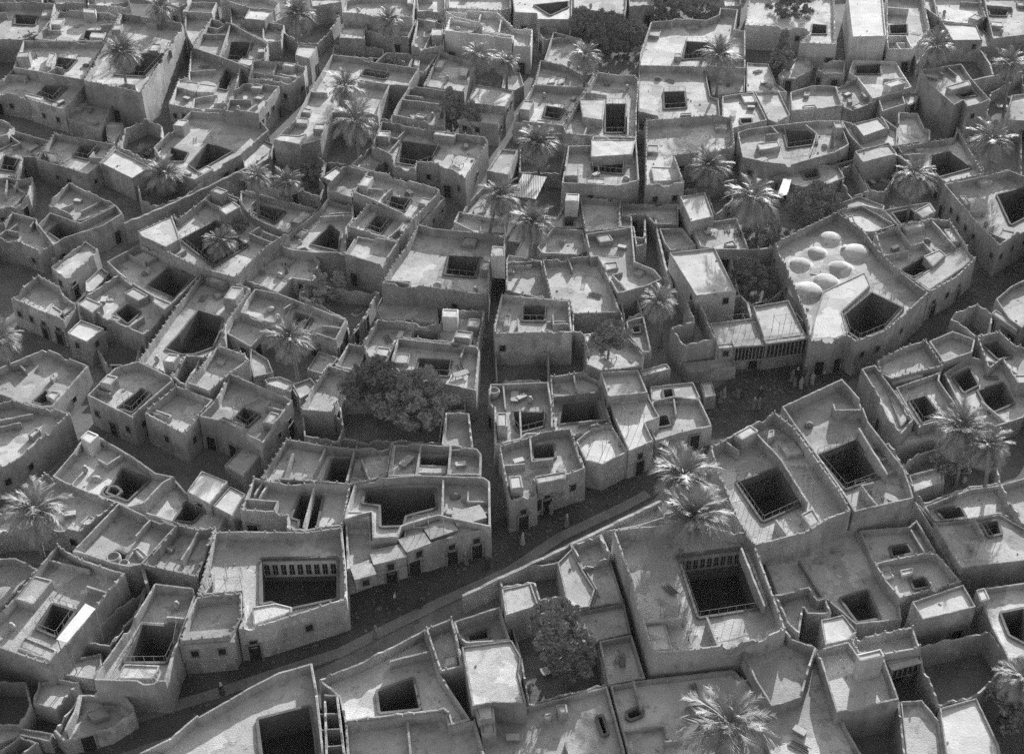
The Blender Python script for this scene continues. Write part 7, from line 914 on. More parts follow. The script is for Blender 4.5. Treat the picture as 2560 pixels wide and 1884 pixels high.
def loft(rings, closed=True):
    """rings: list of rings of 3-D points -> verts, faces"""
    v = []; f = []
    n = len(rings[0])
    for r in rings: v += [tuple(p) for p in r]
    for j in range(len(rings) - 1):
        for k in range(n if closed else n - 1):
            f.append((j * n + k, j * n + (k + 1) % n, (j + 1) * n + (k + 1) % n, (j + 1) * n + k))
    return v, f

def strip_wall(name, line, ztop, zbase, th, mat, parent, jit=.1, seed=0.0):
    """a wall along an open line, lumpy top"""
    L = resample(line, .7, False)
    left = []; right = []; tl = []; tr = []
    n = len(L)
    for i, p in enumerate(L):
        e = (L[min(i + 1, n - 1)] - L[max(i - 1, 0)])
        nn = Vector((-e.y, e.x)).normalized() * th * .5
        z = ztop + jit * nz(p, .8, seed) + jit * .6 * nz(p, 2.3, seed + 4)
        a = p + nn; b = p - nn
        left.append((a.x, a.y, zbase)); right.append((b.x, b.y, zbase))
        tl.append((p.x + nn.x * .8, p.y + nn.y * .8, z)); tr.append((p.x - nn.x * .8, p.y - nn.y * .8, z))
    v = left + tl + tr + right
    f = []
    for i in range(n - 1):
        for j in range(3):
            a = j * n + i
            f.append((a, a + n, a + n + 1, a + 1))
    f.append((0, 3 * n, 2 * n, n))
    f.append((n - 1, 2 * n - 1, 3 * n - 1, 4 * n - 1))
    return mesh_obj(name, v, f, mat, parent)

# shared window and door meshes
def window_mesh():
    m = MB()
    m.box(-.44, -.35, -.02, .11, -.52, .52); m.box(.35, .44, -.02, .11, -.52, .52)
    m.box(-.35, .35, -.02, .11, .43, .52); m.box(-.35, .35, -.02, .16, -.55, -.43)
    me = bpy.data.meshes.new('window'); me.from_pydata(m.v, [], m.f); me.materials.append(WOOD)
    p = MB(); p.box(-.35, .35, -.02, .055, -.43, .43)
    pm = bpy.data.meshes.new('shutter'); pm.from_pydata(p.v, [], p.f); pm.materials.append(DARK)
    return me, pm
WIN, SHUT = window_mesh()
def door_mesh():
    m = MB()
    m.box(-.72, -.55, -.02, .12, 0, 2.15); m.box(.55, .72, -.02, .12, 0, 2.15); m.box(-.55, .55, -.02, .12, 2.0, 2.15)
    me = bpy.data.meshes.new('door'); me.from_pydata(m.v, [], m.f); me.materials.append(WOOD)
    p = MB(); p.box(-.55, .55, -.02, .05, 0, 2.0)
    pm = bpy.data.meshes.new('door_leaf'); pm.from_pydata(p.v, [], p.f); pm.materials.append(DARK)
    return me, pm
DOOR, LEAFM = door_mesh()
def facing(x, y, z, nx, ny):
    # local +Y of the piece looks along (nx, ny)
    return Matrix(((ny, nx, 0, x), (-nx, ny, 0, y), (0, 0, 1, z), (0, 0, 0, 1)))

def railing(parent, ring, z):
    m = MB()
    L = resample([tuple(p) for p in ring], 2.0)
    n = len(L)
    for i, p in enumerate(L):
        q = L[(i + 1) % n]
        m.tube((p.x, p.y, z - .1), (p.x, p.y, z + .85), .024, .024, 5)
        m.tube((p.x, p.y, z + .8), (q.x, q.y, z + .8), .02, .02, 5)
    return m.obj('railing', WOOD, parent)

def slab_block(name, poly, z0, z1, mat, parent, over=.0):
    """room or box on a roof: walls with a slightly lumpy flat top and a low rim"""
    base = chamfer(poly, .1)
    ring = resample([tuple(p) for p in base], .8)
    top = [(p.x, p.y, z1 + .05 * nz(p, 1.1, z1)) for p in ring]
    bot = [(p.x, p.y, z0) for p in ring]
    inn = offset(ring, .16)
    inn_t = [(p.x, p.y, z1 + .04) for p in inn]
    inn_b = [(p.x, p.y, z1 - .06) for p in inn]
    v, f = loft([bot, top, inn_t, inn_b])
    n = len(ring)
    o = mesh_obj(name, v, f, mat, parent)
    deck('roof', inn, [], z1 - .05, WHITE if mat is WHITEW else random.choice(ROOFM), o, .03)
    return o

# ------------------------------------------------------------------ ground, street, pavement
G = MB()
N = 60
ext = 900.0
gv = []; gf = []
for i in range(N + 1):
    for j in range(N + 1):
        gv.append((-ext + 2 * ext * i / N, -300 + 1800.0 * j / N, 0.0))
for i in range(N):
    for j in range(N):
        a = i * (N + 1) + j
        gf.append((a, a + N + 1, a + N + 2, a + 1))
tag(mesh_obj('ground', gv, gf, EARTH), kind='structure')

def ribbon(name, line, width, z, mat, kerb=0.0):
    L = resample(line, 1.2, False)
    n = len(L)
    v = []; f = []
    for i, p in enumerate(L):
        e = L[min(i + 1, n - 1)] - L[max(i - 1, 0)]
        nn = Vector((-e.y, e.x)).normalized()
        w1 = width * .5 * (1 + .05 * nz(p, .3, 1)); w2 = width * .5 * (1 + .05 * nz(p, .3, 5))
        a = p + nn * w1; b = p - nn * w2
        v += [(a.x, a.y, z - kerb), (a.x, a.y, z), (b.x, b.y, z), (b.x, b.y, z - kerb)]
    for i in range(n - 1):
        for j in ((0, 1, 2) if kerb else (1,)):
            a = i * 4 + j
            f.append((a, a + 1, a + 5, a + 4))
    return tag(mesh_obj(name, v, f, mat), kind='structure')
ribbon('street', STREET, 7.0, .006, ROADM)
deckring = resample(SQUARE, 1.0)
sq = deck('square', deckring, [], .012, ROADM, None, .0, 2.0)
tag(sq, kind='structure')
ribbon('pavement', PAVEMENT, 1.2, .12, PAVEM, .12)

# ------------------------------------------------------------------ houses
HOUSE_OBJ = {}
def build_house(hi, rec):
    name, label, cat, z, zr, poly, courts, blocks, walls, wins, doors, tone, rail = rec
    cx = sum(p[0] for p in poly) / len(poly); cy = sum(p[1] for p in poly) / len(poly)
    root = tag(empty(name, (cx, cy, 0)), label, cat, {'house': 'mud brick houses of the quarter', 'yard': 'walled yards of the quarter'}.get(cat))
    HOUSE_OBJ[label] = root
    P = [(p[0] - cx, p[1] - cy) for p in poly]
    rough = name in ('ruined_house', 'roofless_house', 'walled_yard')
    wm = WHITEW if 'whitewashed' in label or 'white end wall' in label or 'tallest white' in label else WALLM[hi % 4]
    rm = WHITE if tone == 'w' else THATCH if tone == 't' else ROOFM[(hi * 7 + 3) % 4]
    drop = z - zr
    th = .23 if drop > .5 else .17
    base = chamfer(P, .06)
    ring = resample([tuple(p) for p in base], .5)
    sd_ = hi * 3.7
    world = [Vector((p.x + cx, p.y + cy)) for p in ring]
    amp = .24 if rough else (.05 if drop > .5 else .04)
    zt = []
    teeth = (hi % 3 == 0) and drop > .8
    for q in world:
        d = amp * .35 * nz(q, .4, sd_) + amp * .8 * nz(q, 2.3, sd_ + 9) + amp * .7 * random.uniform(-1, 1)
        k = nz(q, .35, sd_ + 20)
        if k > .42 and drop > .8: d -= .35 + .2 * random.random()
        if teeth and nz(q, 2.6, sd_ + 30) > .25: d += .16
        zt.append(z + d)
    wob = [.05 * nz(q, .3, sd_ + 2) for q in world]
    n = len(ring)
    o0 = offset(ring, -.10); o1 = [offset(ring, 0)[i] for i in range(n)]
    i1 = offset(ring, th * .92)
    i2 = offset(ring, th + .06)
    def R3(r, zz):
        return [(p.x, p.y, zz[i] if isinstance(zz, list) else zz) for i, p in enumerate(r)]
    mid = [Vector((ring[i].x, ring[i].y)) + (o0[i] - ring[i]) * (.4 + 2.5 * wob[i]) for i in range(n)]
    rings = [R3(o0, -.2), R3(mid, z * .45), R3(ring, [q - .12 for q in zt]), R3(offset(ring, .05), zt), R3(i1, [q - .01 for q in zt]), R3(i2, zr - .12)]
    v, f = loft(rings)
    mesh_obj('wall', v, f, wm, root)
    # roof deck with the court openings
    holes = []
    for c in courts:
        cc = [(p[0] - cx, p[1] - cy) for p in c]
        holes.append(resample([tuple(p) for p in chamfer(cc, .08)], .9))
    if zr < .7:
        deck('yard_floor', i2, [], zr if zr > .05 else .06, EARTH, root, .05)
    else:
        deck('roof', i2, holes, zr, rm, root, .07 if name != 'ruined_house' else .3)
    for h in holes:
        hin = offset(h, -.02)
        curb_o = offset(h, -.26)
        hh = [zr + .22 + .05 * nz((p.x + cx, p.y + cy), 1.2, sd_) for p in h]
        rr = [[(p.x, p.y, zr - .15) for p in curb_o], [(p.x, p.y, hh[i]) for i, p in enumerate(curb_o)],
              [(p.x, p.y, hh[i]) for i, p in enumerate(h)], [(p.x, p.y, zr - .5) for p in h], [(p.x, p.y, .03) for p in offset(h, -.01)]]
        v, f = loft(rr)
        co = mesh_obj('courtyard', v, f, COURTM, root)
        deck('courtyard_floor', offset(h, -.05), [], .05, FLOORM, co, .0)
        if rail: railing(root, offset(h, -.13), zr + .25)
    for bz, b in blocks:
        bb = [(p[0] - cx, p[1] - cy) for p in b]
        tall = bz - zr
        slab_block('roof_room' if tall > 1.0 else 'platform', bb, zr - .2, bz, WHITEW if tall > 2.0 else wm, root)
    for k, (wz, wl) in enumerate(walls):
        strip_wall('partition_wall', [(p[0] - cx, p[1] - cy) for p in wl], wz, max(zr - .2, -.1), .14 if 'passage' in label else .24, wm, root, .1, sd_ + k)
    for (x, y, zc, nx, ny) in wins:
        wo_ = data_obj('window', WIN, root, facing(x - cx, y - cy, zc, nx, ny))
        data_obj('shutter', SHUT, wo_)
    for (x, y, nx, ny) in doors:
        d = data_obj('door', DOOR, root, facing(x - cx + nx * .1, y - cy + ny * .1, 0, nx, ny))
        data_obj('door_leaf', LEAFM, d)
    # crumbs of plaster and rubbish lying on the roof
    if zr > .7:
        m = MB()
        xs = [p.x for p in i2]; ys = [p.y for p in i2]
        for _ in range(int((max(xs) - min(xs)) * (max(ys) - min(ys)) / 11)):
            q = (random.uniform(min(xs), max(xs)), random.uniform(min(ys), max(ys)))
            if nz((q[0] + cx, q[1] + cy), .25, 77) < -.05: continue
            if not inside(q, i2) or any(inside(q, h) or edge_dist(q, h) < .35 for h in holes): continue
            s1, s2, s3 = random.uniform(.05, .17), random.uniform(.04, .13), random.uniform(.03, .16)
            m.box(-s1, s1, -s2, s2, -.1, s3, Matrix.Translation((q[0], q[1], zr)) @ Matrix.Rotation(random.uniform(0, 3), 4, 'Z') @ Matrix.Rotation(random.uniform(-.3, .3), 4, 'X'))
        if m.v: tag(m.obj('rubble', wm, root), kind='stuff')
    # roof beam ends poking up along the parapet
    if drop > .9 and hi % 2 == 0 and not rough:
        m = MB()
        mr = offset(ring, th * .5)
        acc = 0
        for i in range(n):
            if i % 2 == 0 and random.random() < .8:
                p = mr[i]
                m.box(p.x - .07, p.x + .07, p.y - .07, p.y + .07, zt[i] - .1, zt[i] + random.uniform(.08, .3))
        if m.v: tag(m.obj('coping_stub', wm, root), kind='stuff')
    return root
for hi, rec in enumerate(HOUSES):
    build_house(hi, rec)

# windowed galleries on the far side of the great courts
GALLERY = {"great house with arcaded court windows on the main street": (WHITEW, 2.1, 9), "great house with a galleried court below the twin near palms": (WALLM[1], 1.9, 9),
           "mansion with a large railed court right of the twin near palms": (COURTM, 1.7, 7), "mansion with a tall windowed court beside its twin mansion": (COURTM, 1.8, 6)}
for rec in HOUSES:
    if rec[1] not in GALLERY: continue
    gm, gh, gn = GALLERY[rec[1]]
    root = HOUSE_OBJ[rec[1]]
    c = rec[6][0]; zr = rec[4]
    best = None
    for i in range(len(c)):
        a = Vector(c[i]); b = Vector(c[(i + 1) % len(c)])
        l = (b - a).length
        nn = Vector((-(b.y - a.y), b.x - a.x)) / l
        if nn.y < -.5 and (best is None or l > best[0]): best = (l, a, b, nn)
    l, a, b, nn = best
    mid = (a + b) / 2 + nn * .12 - Vector((root.location.x, root.location.y))
    m = MB(); m.box(-l / 2 + .05, l / 2 - .05, -.2, .06, 0, gh)
    go = m.obj('gallery', gm, root); go.matrix_local = facing(mid.x, mid.y, zr - .15 - gh, nn.x, nn.y)
    for i in range(gn):
        x = -l / 2 + l * (i + .5) / gn
        w2 = l / gn * .3
        m = MB(); m.box(x - w2, x + w2, .063, .09, .35, gh - .35); wn = m.obj('window', DARK, go)
        m = MB(); m.box(x - .035, x + .035, .093, .12, .35, gh - .35); m.box(x - w2, x + w2, .093, .118, gh * .5 - .03, gh * .5 + .03); m.obj('glazing_bar', WOOD, wn)

# overhanging bays on the street fronts
for label, z, ax, ay, bx_, by_, hh, dep, ns in BAYS:
    root = HOUSE_OBJ[label]
    ox, oy = root.location.x, root.location.y
    a = Vector((ax - ox, ay - oy)); b = Vector((bx_ - ox, by_ - oy))
    ln = (b - a).length
    u = (b - a) / ln
    nrm = Vector((u.y, -u.x))            # outwards, to the street
    if nrm.y > 0: nrm = -nrm
    mid = (a + b) / 2 + nrm * .55
    M = facing(mid.x, mid.y, z - hh, nrm.x, nrm.y)
    m = MB(); m.box(-ln / 2, ln / 2, -dep - .5, 0, 0, hh)
    bo = m.obj('bay', WALLM[1], root); bo.matrix_local = M
    m = MB(); m.box(-ln / 2 - .06, ln / 2 + .06, -dep, .08, hh + .003, hh + .09); m.obj('cornice', WALLM[2], bo)
    if ns:
        m = MB(); m.box(-ln / 2 + .1, ln / 2 - .1, .003, .03, .2, hh - .25); m.obj('lattice_panel', DARK, bo)
        for i in range(ns + 1):
            x = -ln / 2 + .1 + (ln - .2) * i / ns
            m = MB(); m.box(x - .05, x + .05, .034, .10, .2, hh - .25); m.obj('mullion', WOOD, bo)
    else:
        k = max(1, int(ln / 2.2))
        for i in range(k):
            x = -ln / 2 + ln * (i + .5) / k
            data_obj('window', WIN, bo, Matrix.Translation((x, 0.0, hh * .5)))
            m = MB(); m.box(x - .33, x + .33, .003, .03, hh * .5 - .42, hh * .5 + .42); m.obj('shutter', DARK, bo)

# pole frames standing on sunny roofs (for mats and drying cloth)
PERGOLA = ["balcony house with a sunlit terrace", "balcony house with two bright bays", "house with stepped street bays", "white terrace house with a stepped", "street house with lit roof triangles",
           "sunlit terrace house with a small pit", "house with four dark columned bays", "bright flat roofed house right", "great house with arcaded", "mansion with a large railed", "mansion with a tall windowed",
           "great house with a galleried", "L shaped house with a deep palm", "narrow dark house across", "lit lower wing", "alley corner house"]
for rec in HOUSES:
    if not any(rec[1].startswith(q) for q in PERGOLA): continue
    root = HOUSE_OBJ[rec[1]]
    ox, oy = root.location.x, root.location.y
    poly = rec[5]; zr = rec[4]
    rp_ = random.Random(len(rec[1]) * 7)
    ang = math.atan2(poly[1][1] - poly[0][1], poly[1][0] - poly[0][0])
    for tryn in range(60):
        xs = [p[0] for p in poly]; ys = [p[1] for p in poly]
        c = Vector((rp_.uniform(min(xs), max(xs)), rp_.uniform(min(ys), min(ys) + .6 * (max(ys) - min(ys)))))
        u = Vector((math.cos(ang), math.sin(ang))); v_ = Vector((-u.y, u.x))
        nx_, ny_ = 3, 2
        pts = {(i, j): c + u * (i - 1) * 1.5 + v_ * (j - .5) * 1.8 for i in range(nx_) for j in range(ny_)}
        if all(inside(p, poly) and edge_dist(p, poly) > .3 and not any(inside(p, q) for q in rec[6]) for p in pts.values()): break
    else: continue
    m = MB()
    h_ = 1.9
    for (i, j), p in pts.items():
        x, y = p.x - ox, p.y - oy
        m.tube((x, y, zr - .1), (x + rp_.uniform(-.1, .1), y + rp_.uniform(-.1, .1), zr + h_ + rp_.uniform(0, .5)), .03, .025, 5)
        for k in ((i + 1, j), (i, j + 1)):
            if k in pts:
                q = pts[k]
                m.tube((x, y, zr + h_ - .05), (q.x - ox, q.y - oy, zr + h_ - .05 + rp_.uniform(-.1, .1)), .025, .02, 5)
    tag(m.obj('pole_frame', WOOD, root), kind='stuff')

# stones, dust heaps and litter along the street and the square
m = MB()
rs = random.Random(21)
SL = resample(STREET, .5, False)
for k in range(700):
    p = rs.choice(SL) + Vector((rs.gauss(0, 1.8), rs.gauss(0, 1.8)))
    if rs.random() < .3:
        p = Vector(SQUARE[0]).lerp(Vector(SQUARE[3]), rs.random()) + Vector((rs.gauss(0, 2.5), rs.gauss(0, 3)))
    s1, s2, s3 = rs.uniform(.05, .22), rs.uniform(.05, .18), rs.uniform(.02, .12)
    m.box(-s1, s1, -s2, s2, -.05, s3, Matrix.Translation((p.x, p.y, 0)) @ Matrix.Rotation(rs.uniform(0, 3), 4, 'Z') @ Matrix.Rotation(rs.uniform(-.4, .4), 4, 'Y'))
tag(m.obj('street_stones', EARTH), 'loose stones and litter strewn along the street', kind='stuff')

# the town goes on past the edges of the view: one mass of plain houses
ov = []; of = []; om = []
for z, poly in OUTER:
    ring = resample([tuple(p) for p in chamfer(poly, .08)], 1.2)
    zr = z - 1.1
    c = sum(ring, Vector((0, 0))) / len(ring)
    court = [c + (p - c) * .36 for p in ring]
    zt = [z + .06 * nz(p, 1.7, z) for p in ring]
    i1 = offset(ring, .25)
    rr = [[(p.x, p.y, -.1) for p in offset(ring, -.08)], [(p.x, p.y, zt[i]) for i, p in enumerate(ring)], [(p.x, p.y, zt[i]) for i, p in enumerate(i1)], [(p.x, p.y, zr) for p in i1],
          [(p.x, p.y, zr) for p in court], [(p.x, p.y, .1) for p in court]]
    v, f = loft(rr)
    n = len(ring); b0 = len(ov)
    ov += v
    for k, q in enumerate(f):
        of.append(tuple(b0 + t for t in q)); om.append({3: 1, 4: 2}.get(k // n, 0))
    of.append(tuple(b0 + 5 * n + t for t in range(n))); om.append(2)
oh = mesh_obj('outlying_houses', ov, of, WALLM[1])
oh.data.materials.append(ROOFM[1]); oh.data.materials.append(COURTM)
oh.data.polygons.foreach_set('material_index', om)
tag(oh, 'mass of further flat roofed houses around the quarter', kind='stuff')

# domes of the bathhouse
bath = HOUSE_OBJ["domed bathhouse with seven plaster domes and a dark court"]
for (x, y, r) in DOMES:
    m = MB()
    prof = [(r * 1.45, -.1), (r * 1.25, .02), (r * 1.1, .06)] + [(r * math.cos(t * math.pi / 2 / 9), .1 + r * .4 * math.sin(t * math.pi / 2 / 9)) for t in range(9)] + [(.03, .1 + r * .4)]
    m.lathe(prof, 24)
    m.v = [(p[0] * (1 + .03 * nz(p, 1.1, x)), p[1] * (1 + .03 * nz(p, 1.3, y)), p[2] * (1 + .06 * nz(p, .9, x))) for p in m.v]
    o = m.obj('dome', ROOFM[2], bath, (x - bath.location.x, y - bath.location.y, BATH_ROOF), True)

# free standing walls
for k, (label, z, line, th) in enumerate(WALLS):
    c = line[len(line) // 2]
    o = strip_wall('garden_wall', [(p[0] - c[0], p[1] - c[1]) for p in line], z, -.1, th, WALLM[k % 4], None, .14, k * 2.0)
    o.location = (c[0], c[1], 0)
    tag(o, label, 'wall', 'free standing mud walls')

# ------------------------------------------------------------------ awnings, tanks
for label, z, poly, st in AWNINGS:
    cx = sum(p[0] for p in poly) / 4; cy = sum(p[1] for p in poly) / 4
    r = tag(empty('awning', (cx, cy, 0)), label, 'awning')
    q = [Vector((p[0] - cx, p[1] - cy)) for p in poly]
    K = 10
    v = []; f = []
    for s in (0, 1):
        for i in range(K + 1):
            for j in range(K + 1):
                a = q[0].lerp(q[1], i / K); b = q[3].lerp(q[2], i / K); p = a.lerp(b, j / K)
                sag = -.28 * math.sin(math.pi * i / K) * math.sin(math.pi * j / K) if st else 0
                v.append((p.x, p.y, z + sag + .03 * nz(p, 1.5, z) - .04 * s))
    m_ = (K + 1) ** 2
    for i in range(K):
        for j in range(K):
            a = i * (K + 1) + j
            f.append((a, a + 1, a + K + 2, a + K + 1)); f.append((m_ + a, m_ + a + K + 1, m_ + a + K + 2, m_ + a + 1))
    mesh_obj('canopy', v, f, STRIPE if st else CLOTH, r, None, True)
    for p in q:
        m = MB(); p = p * .95
        m.tube((p.x, p.y, 0), (p.x, p.y, z - .02), .05); m.obj('post', WOOD, r)
for x, y, z, rad, label in TANKS:
    m = MB()
    m.lathe([(rad * .8, -.1), (rad, .3), (rad * 1.02, .8), (rad * .9, 1.0), (rad * .75, 1.02), (rad * .7, .7), (.02, .65)], 16)
    tag(m.obj('water_vat', CLAY, None, (x, y, z), True), label, 'vat')

# ------------------------------------------------------------------ roof clutter
def clutter(kind, x, y, z, a, label):
    m = MB()
    if kind == 'rope_bed':
        r = tag(empty('rope_bed', (x, y, z)), label, 'bed', 'beds on the roofs'); r.rotation_euler = (0, 0, a)
        b = MB(); b.box(-.95, .95, -.45, .45, .38, .46); b.obj('bed_top', STRAW, r)
        for sx in (-.9, .9):
            for sy in (-.4, .4):
                t = MB(); t.tube((sx, sy, 0), (sx, sy, .5), .05); t.obj('leg', WOOD, r)
        return
    if kind == 'clay_jar':
        m.lathe([(.14, -.05), (.3, .25), (.34, .5), (.22, .78), (.16, .85), (.2, .92), (.02, .9)], 12)
        o = m.obj('clay_jar', CLAY, None, (x, y, z), True); tag(o, label, 'jar', 'jars on the roofs')
    elif kind == 'cloth_bundle':
        m.lathe([(.3, -.05), (.48, .12), (.42, .35), (.2, .5), (.05, .56)], 10)
        m.v = [(p[0] * 1.3 + .08 * nz((p[0] * 3, p[1] * 3), 1, x), p[1] + .08 * nz((p[0] * 3, p[1] * 3), 1, y), p[2]) for p in m.v]
        o = m.obj('cloth_bundle', random.choice(ROBE[:2]), None, (x, y, z), True); tag(o, label, 'bundle', 'bundles on the roofs')
    elif kind == 'wooden_chest':
        r = tag(empty('wooden_chest', (x, y, z)), label, 'chest', 'chests on the roofs'); r.rotation_euler = (0, 0, a)
        b = MB(); b.box(-.55, .55, -.3, .3, -.03, .45); b.obj('box', WOOD, r)
        b = MB(); b.box(-.58, .58, -.33, .33, .452, .53); b.obj('lid', PALEWOOD, r)
        return
    elif kind == 'firewood_pile':
        r = tag(empty('firewood_pile', (x, y, z)), label, 'firewood', 'firewood on the roofs'); r.rotation_euler = (0, 0, a)
        for i in range(9):
            t = MB(); t.tube((-.8 + random.uniform(-.2, .2), -.35 + .22 * (i % 4), .06 + .1 * (i // 4)), (.8 + random.uniform(-.2, .2), -.35 + .22 * (i % 4) + random.uniform(-.1, .1), .07 + .1 * (i // 4)), .05, .035, 5); t.obj('log', WOOD, r)
        return
    elif kind == 'ladder':
        r = tag(empty('pole_ladder', (x, y, z)), label, 'ladder', 'ladders on the roofs'); r.rotation_euler = (0, 0, a)
        for sx in (-.22, .22):
            t = MB(); t.tube((-1.2, sx, .05), (1.2, sx, .12), .035, .035, 5); t.obj('rail', PALEWOOD, r)
        for i in range(7):
            t = MB(); t.tube((-1.05 + i * .35, -.26, .07 + i * .01), (-1.05 + i * .35, .26, .07 + i * .01), .022, .022, 5); t.obj('rung', PALEWOOD, r)
        return
    else:
        for i in range(5):
            m.box(-.8, .8, -.55 + i * .22, -.55 + i * .22 + .2, .04, .1 + .015 * (i % 2))
        o = m.obj('straw_mat', STRAW, None, (x, y, z)); tag(o, label, 'mat', 'mats on the roofs')
    o.rotation_euler = (0, 0, a)
for it in CLUTTER: clutter(*it)

# ------------------------------------------------------------------ date palms
def frond_mesh(k, droop, seed):
    rnd = random.Random(seed)
    v = []; f = []
    N = 21
    pts = []
    for i in range(N + 1):
        t = i / N
        ang = R(34) - R(droop) * t ** 1.4
        if i == 0: p = Vector((0.04, 0, 0))
        else: p = pts[-1] + Vector((math.cos(ang), 0, math.sin(ang))) / N
        pts.append(p)
    for i in range(N):
        a, b = pts[i], pts[i + 1]
        w0 = .016 * (1 - i / N) + .005
        i0 = len(v)
        v += [(a.x, -w0, a.z), (a.x, w0, a.z), (b.x, w0, b.z), (b.x, -w0, b.z)]
        f.append((i0, i0 + 3, i0 + 2, i0 + 1))
        if i < 3: continue
        t = i / N
        ll = (.29 * math.sin(math.pi * min(1, .22 + t * .74)) + .05) * rnd.uniform(.8, 1.15)
        for s in (-1, 1):
            i0 = len(v)
            d = b - a
            tip = a + d * rnd.uniform(0, .5) + Vector((ll * .85, s * ll * .62, ll * rnd.uniform(-.3, .12)))
            v += [tuple(a - d * .2), tuple(a + d * .75), tuple(tip)]
            f.append((i0, i0 + 1, i0 + 2) if s < 0 else (i0, i0 + 2, i0 + 1))
    me = bpy.data.meshes.new('frond')
    me.from_pydata(v, [], f)
    me.materials.append(FRONDD if k == 3 else FROND)
    return me
FR = [frond_mesh(0, 70, 1), frond_mesh(1, 95, 2), frond_mesh(2, 46, 3), frond_mesh(3, 120, 4)]
def palm(x, y, z, r, label, idx):
    rnd = random.Random(idx * 17 + 3)
    root = tag(empty('date_palm', (x, y, 0)), label, 'palm', 'date palms of the quarter')
    root.rotation_euler = (0, 0, rnd.uniform(0, 6.28))
    m = MB()
    n = 9; segs = max(6, int(z / .45))
    lean = Vector((rnd.uniform(-.16, .16), rnd.uniform(-.16, .16)))
    rings = []
    for i in range(segs * 2 + 1):
        t = i / (segs * 2)
        rr = (.24 - .06 * t) * (1.14 if i % 2 else .96) + (.10 * max(0, 1 - t * 9)) + (.1 if t > .96 else 0)
        c = Vector((lean.x * z * (t * t - 1), lean.y * z * (t * t - 1), z * t - .1 * (t == 0)))
        rings.append([(c.x + rr * math.cos(2 * math.pi * k / n), c.y + rr * math.sin(2 * math.pi * k / n), c.z) for k in range(n)])
    v, f = loft(rings)
    f.append(tuple(range(len(v) - n, len(v))))
    mesh_obj('trunk', v, f, TRUNK, root, None, True)
    nf = rnd.choice([66, 84, 102]); r *= rnd.uniform(.9, 1.1)
    droop = rnd.uniform(118, 146); top_el = rnd.uniform(60, 80)
    for i in range(nf):
        t = i / nf
        az = i * 2.39996 + rnd.uniform(-.2, .2)
        el = top_el - droop * t ** .85 + rnd.uniform(-14, 14)     # from upright heart leaves to hanging skirt
        k = 2 if t < .3 else 0 if t < .62 else 1 if t < .88 else 3
        s = r * (1.3 + rnd.uniform(-.28, .18)) * (.82 if t < .15 else 1.0)
        M = Matrix.Translation((0, 0, z + .25 - .35 * t)) @ Matrix.Rotation(az, 4, 'Z') @ Matrix.Rotation(-R(el - 20), 4, 'Y') @ Matrix.Rotation(rnd.uniform(-.35, .35), 4, 'X') @ Matrix.Scale(s, 4)
        data_obj('frond', FR[k], root, M)
for i, p in enumerate(PALMS): palm(*p, i)

# ------------------------------------------------------------------ leafy trees and bushes
def tree(x, y, zc, rx, rz, kind, label, idx):
    rnd = random.Random(idx * 31 + 5)
    root = tag(empty('bush' if kind == 'b' else 'leafy_tree', (x, y, 0)), label, 'bush' if kind == 'b' else 'tree', 'leafy trees and bushes')
    m = MB()
    z0 = 0.0 if zc < 6.19 or kind != 'b' else zc - rz
    tips = []
    bot = zc - rz * .75
    nb = 6
    top = Vector((0, 0, max(bot, .4)))
    m.tube((0, 0, z0 - .1), top, .10 + rx * .05, .07 + rx * .03, 7)
    for i in range(nb):
        a = i * 2.4 + rnd.random()
        e = top + Vector((math.cos(a) * rx * .55, math.sin(a) * rx * .55, rz * rnd.uniform(.5, 1.1)))
        k = top.lerp(e, .5) + Vector((0, 0, rz * .1))
        m.tube(top, k, .05 + rx * .02, .04 + rx * .012, 5); m.tube(k, e, .04 + rx * .012, .02, 5)
        for j in range(2):
            b = e + Vector((rnd.uniform(-1, 1) * rx * .35, rnd.uniform(-1, 1) * rx * .35, rz * rnd.uniform(.05, .4)))
            m.tube(e, b, .025, .012, 4)
    m.obj('trunk', BARK, root)
    v = []; f = []
    dens = {'r': 1.05, 'c': 1.1, 'b': 1.0, 't': .35, 'f': .6}[kind]
    nc = int((22 + 7.5 * rx * rz) * dens)
    for c in range(nc):
        while True:
            p = Vector((rnd.uniform(-1, 1), rnd.uniform(-1, 1), rnd.uniform(-1, 1)))
            if p.length < 1 and p.length > rnd.uniform(.25, .9): break
        if kind == 'c':
            s = max(.12, (1 - (p.z + 1) * .46)); p.x *= s; p.y *= s
        lump = 1 + .42 * noise.noise(p * 2.2 + Vector((idx * 3.1, 0, 0)))
        q = Vector((p.x * rx * lump, p.y * rx * lump, zc + p.z * rz * lump))
        cr = rnd.uniform(.3, .6) * (.8 + .1 * rx)
        for k in range(70):
            d = Vector((rnd.gauss(0, 1), rnd.gauss(0, 1), rnd.gauss(0, .75))).normalized() * cr * rnd.random() ** .5
            w = q + d
            if w.z < z0 + .05: continue
            u = Vector((rnd.gauss(0, 1), rnd.gauss(0, 1), rnd.gauss(0, 1))).normalized()
            t = u.orthogonal().normalized()
            s = rnd.uniform(.08, .19)
            i0 = len(v)
            v += [tuple(w - u * s * 1.6), tuple(w + t * s * .7), tuple(w + u * s * 1.6), tuple(w - t * s * .7)]
            f.append((i0, i0 + 1, i0 + 2, i0 + 3))
    tag(mesh_obj('crown', v, f, LEAF[idx % 3], root), kind='stuff')
for i, t in enumerate(TREES): tree(*t, i)

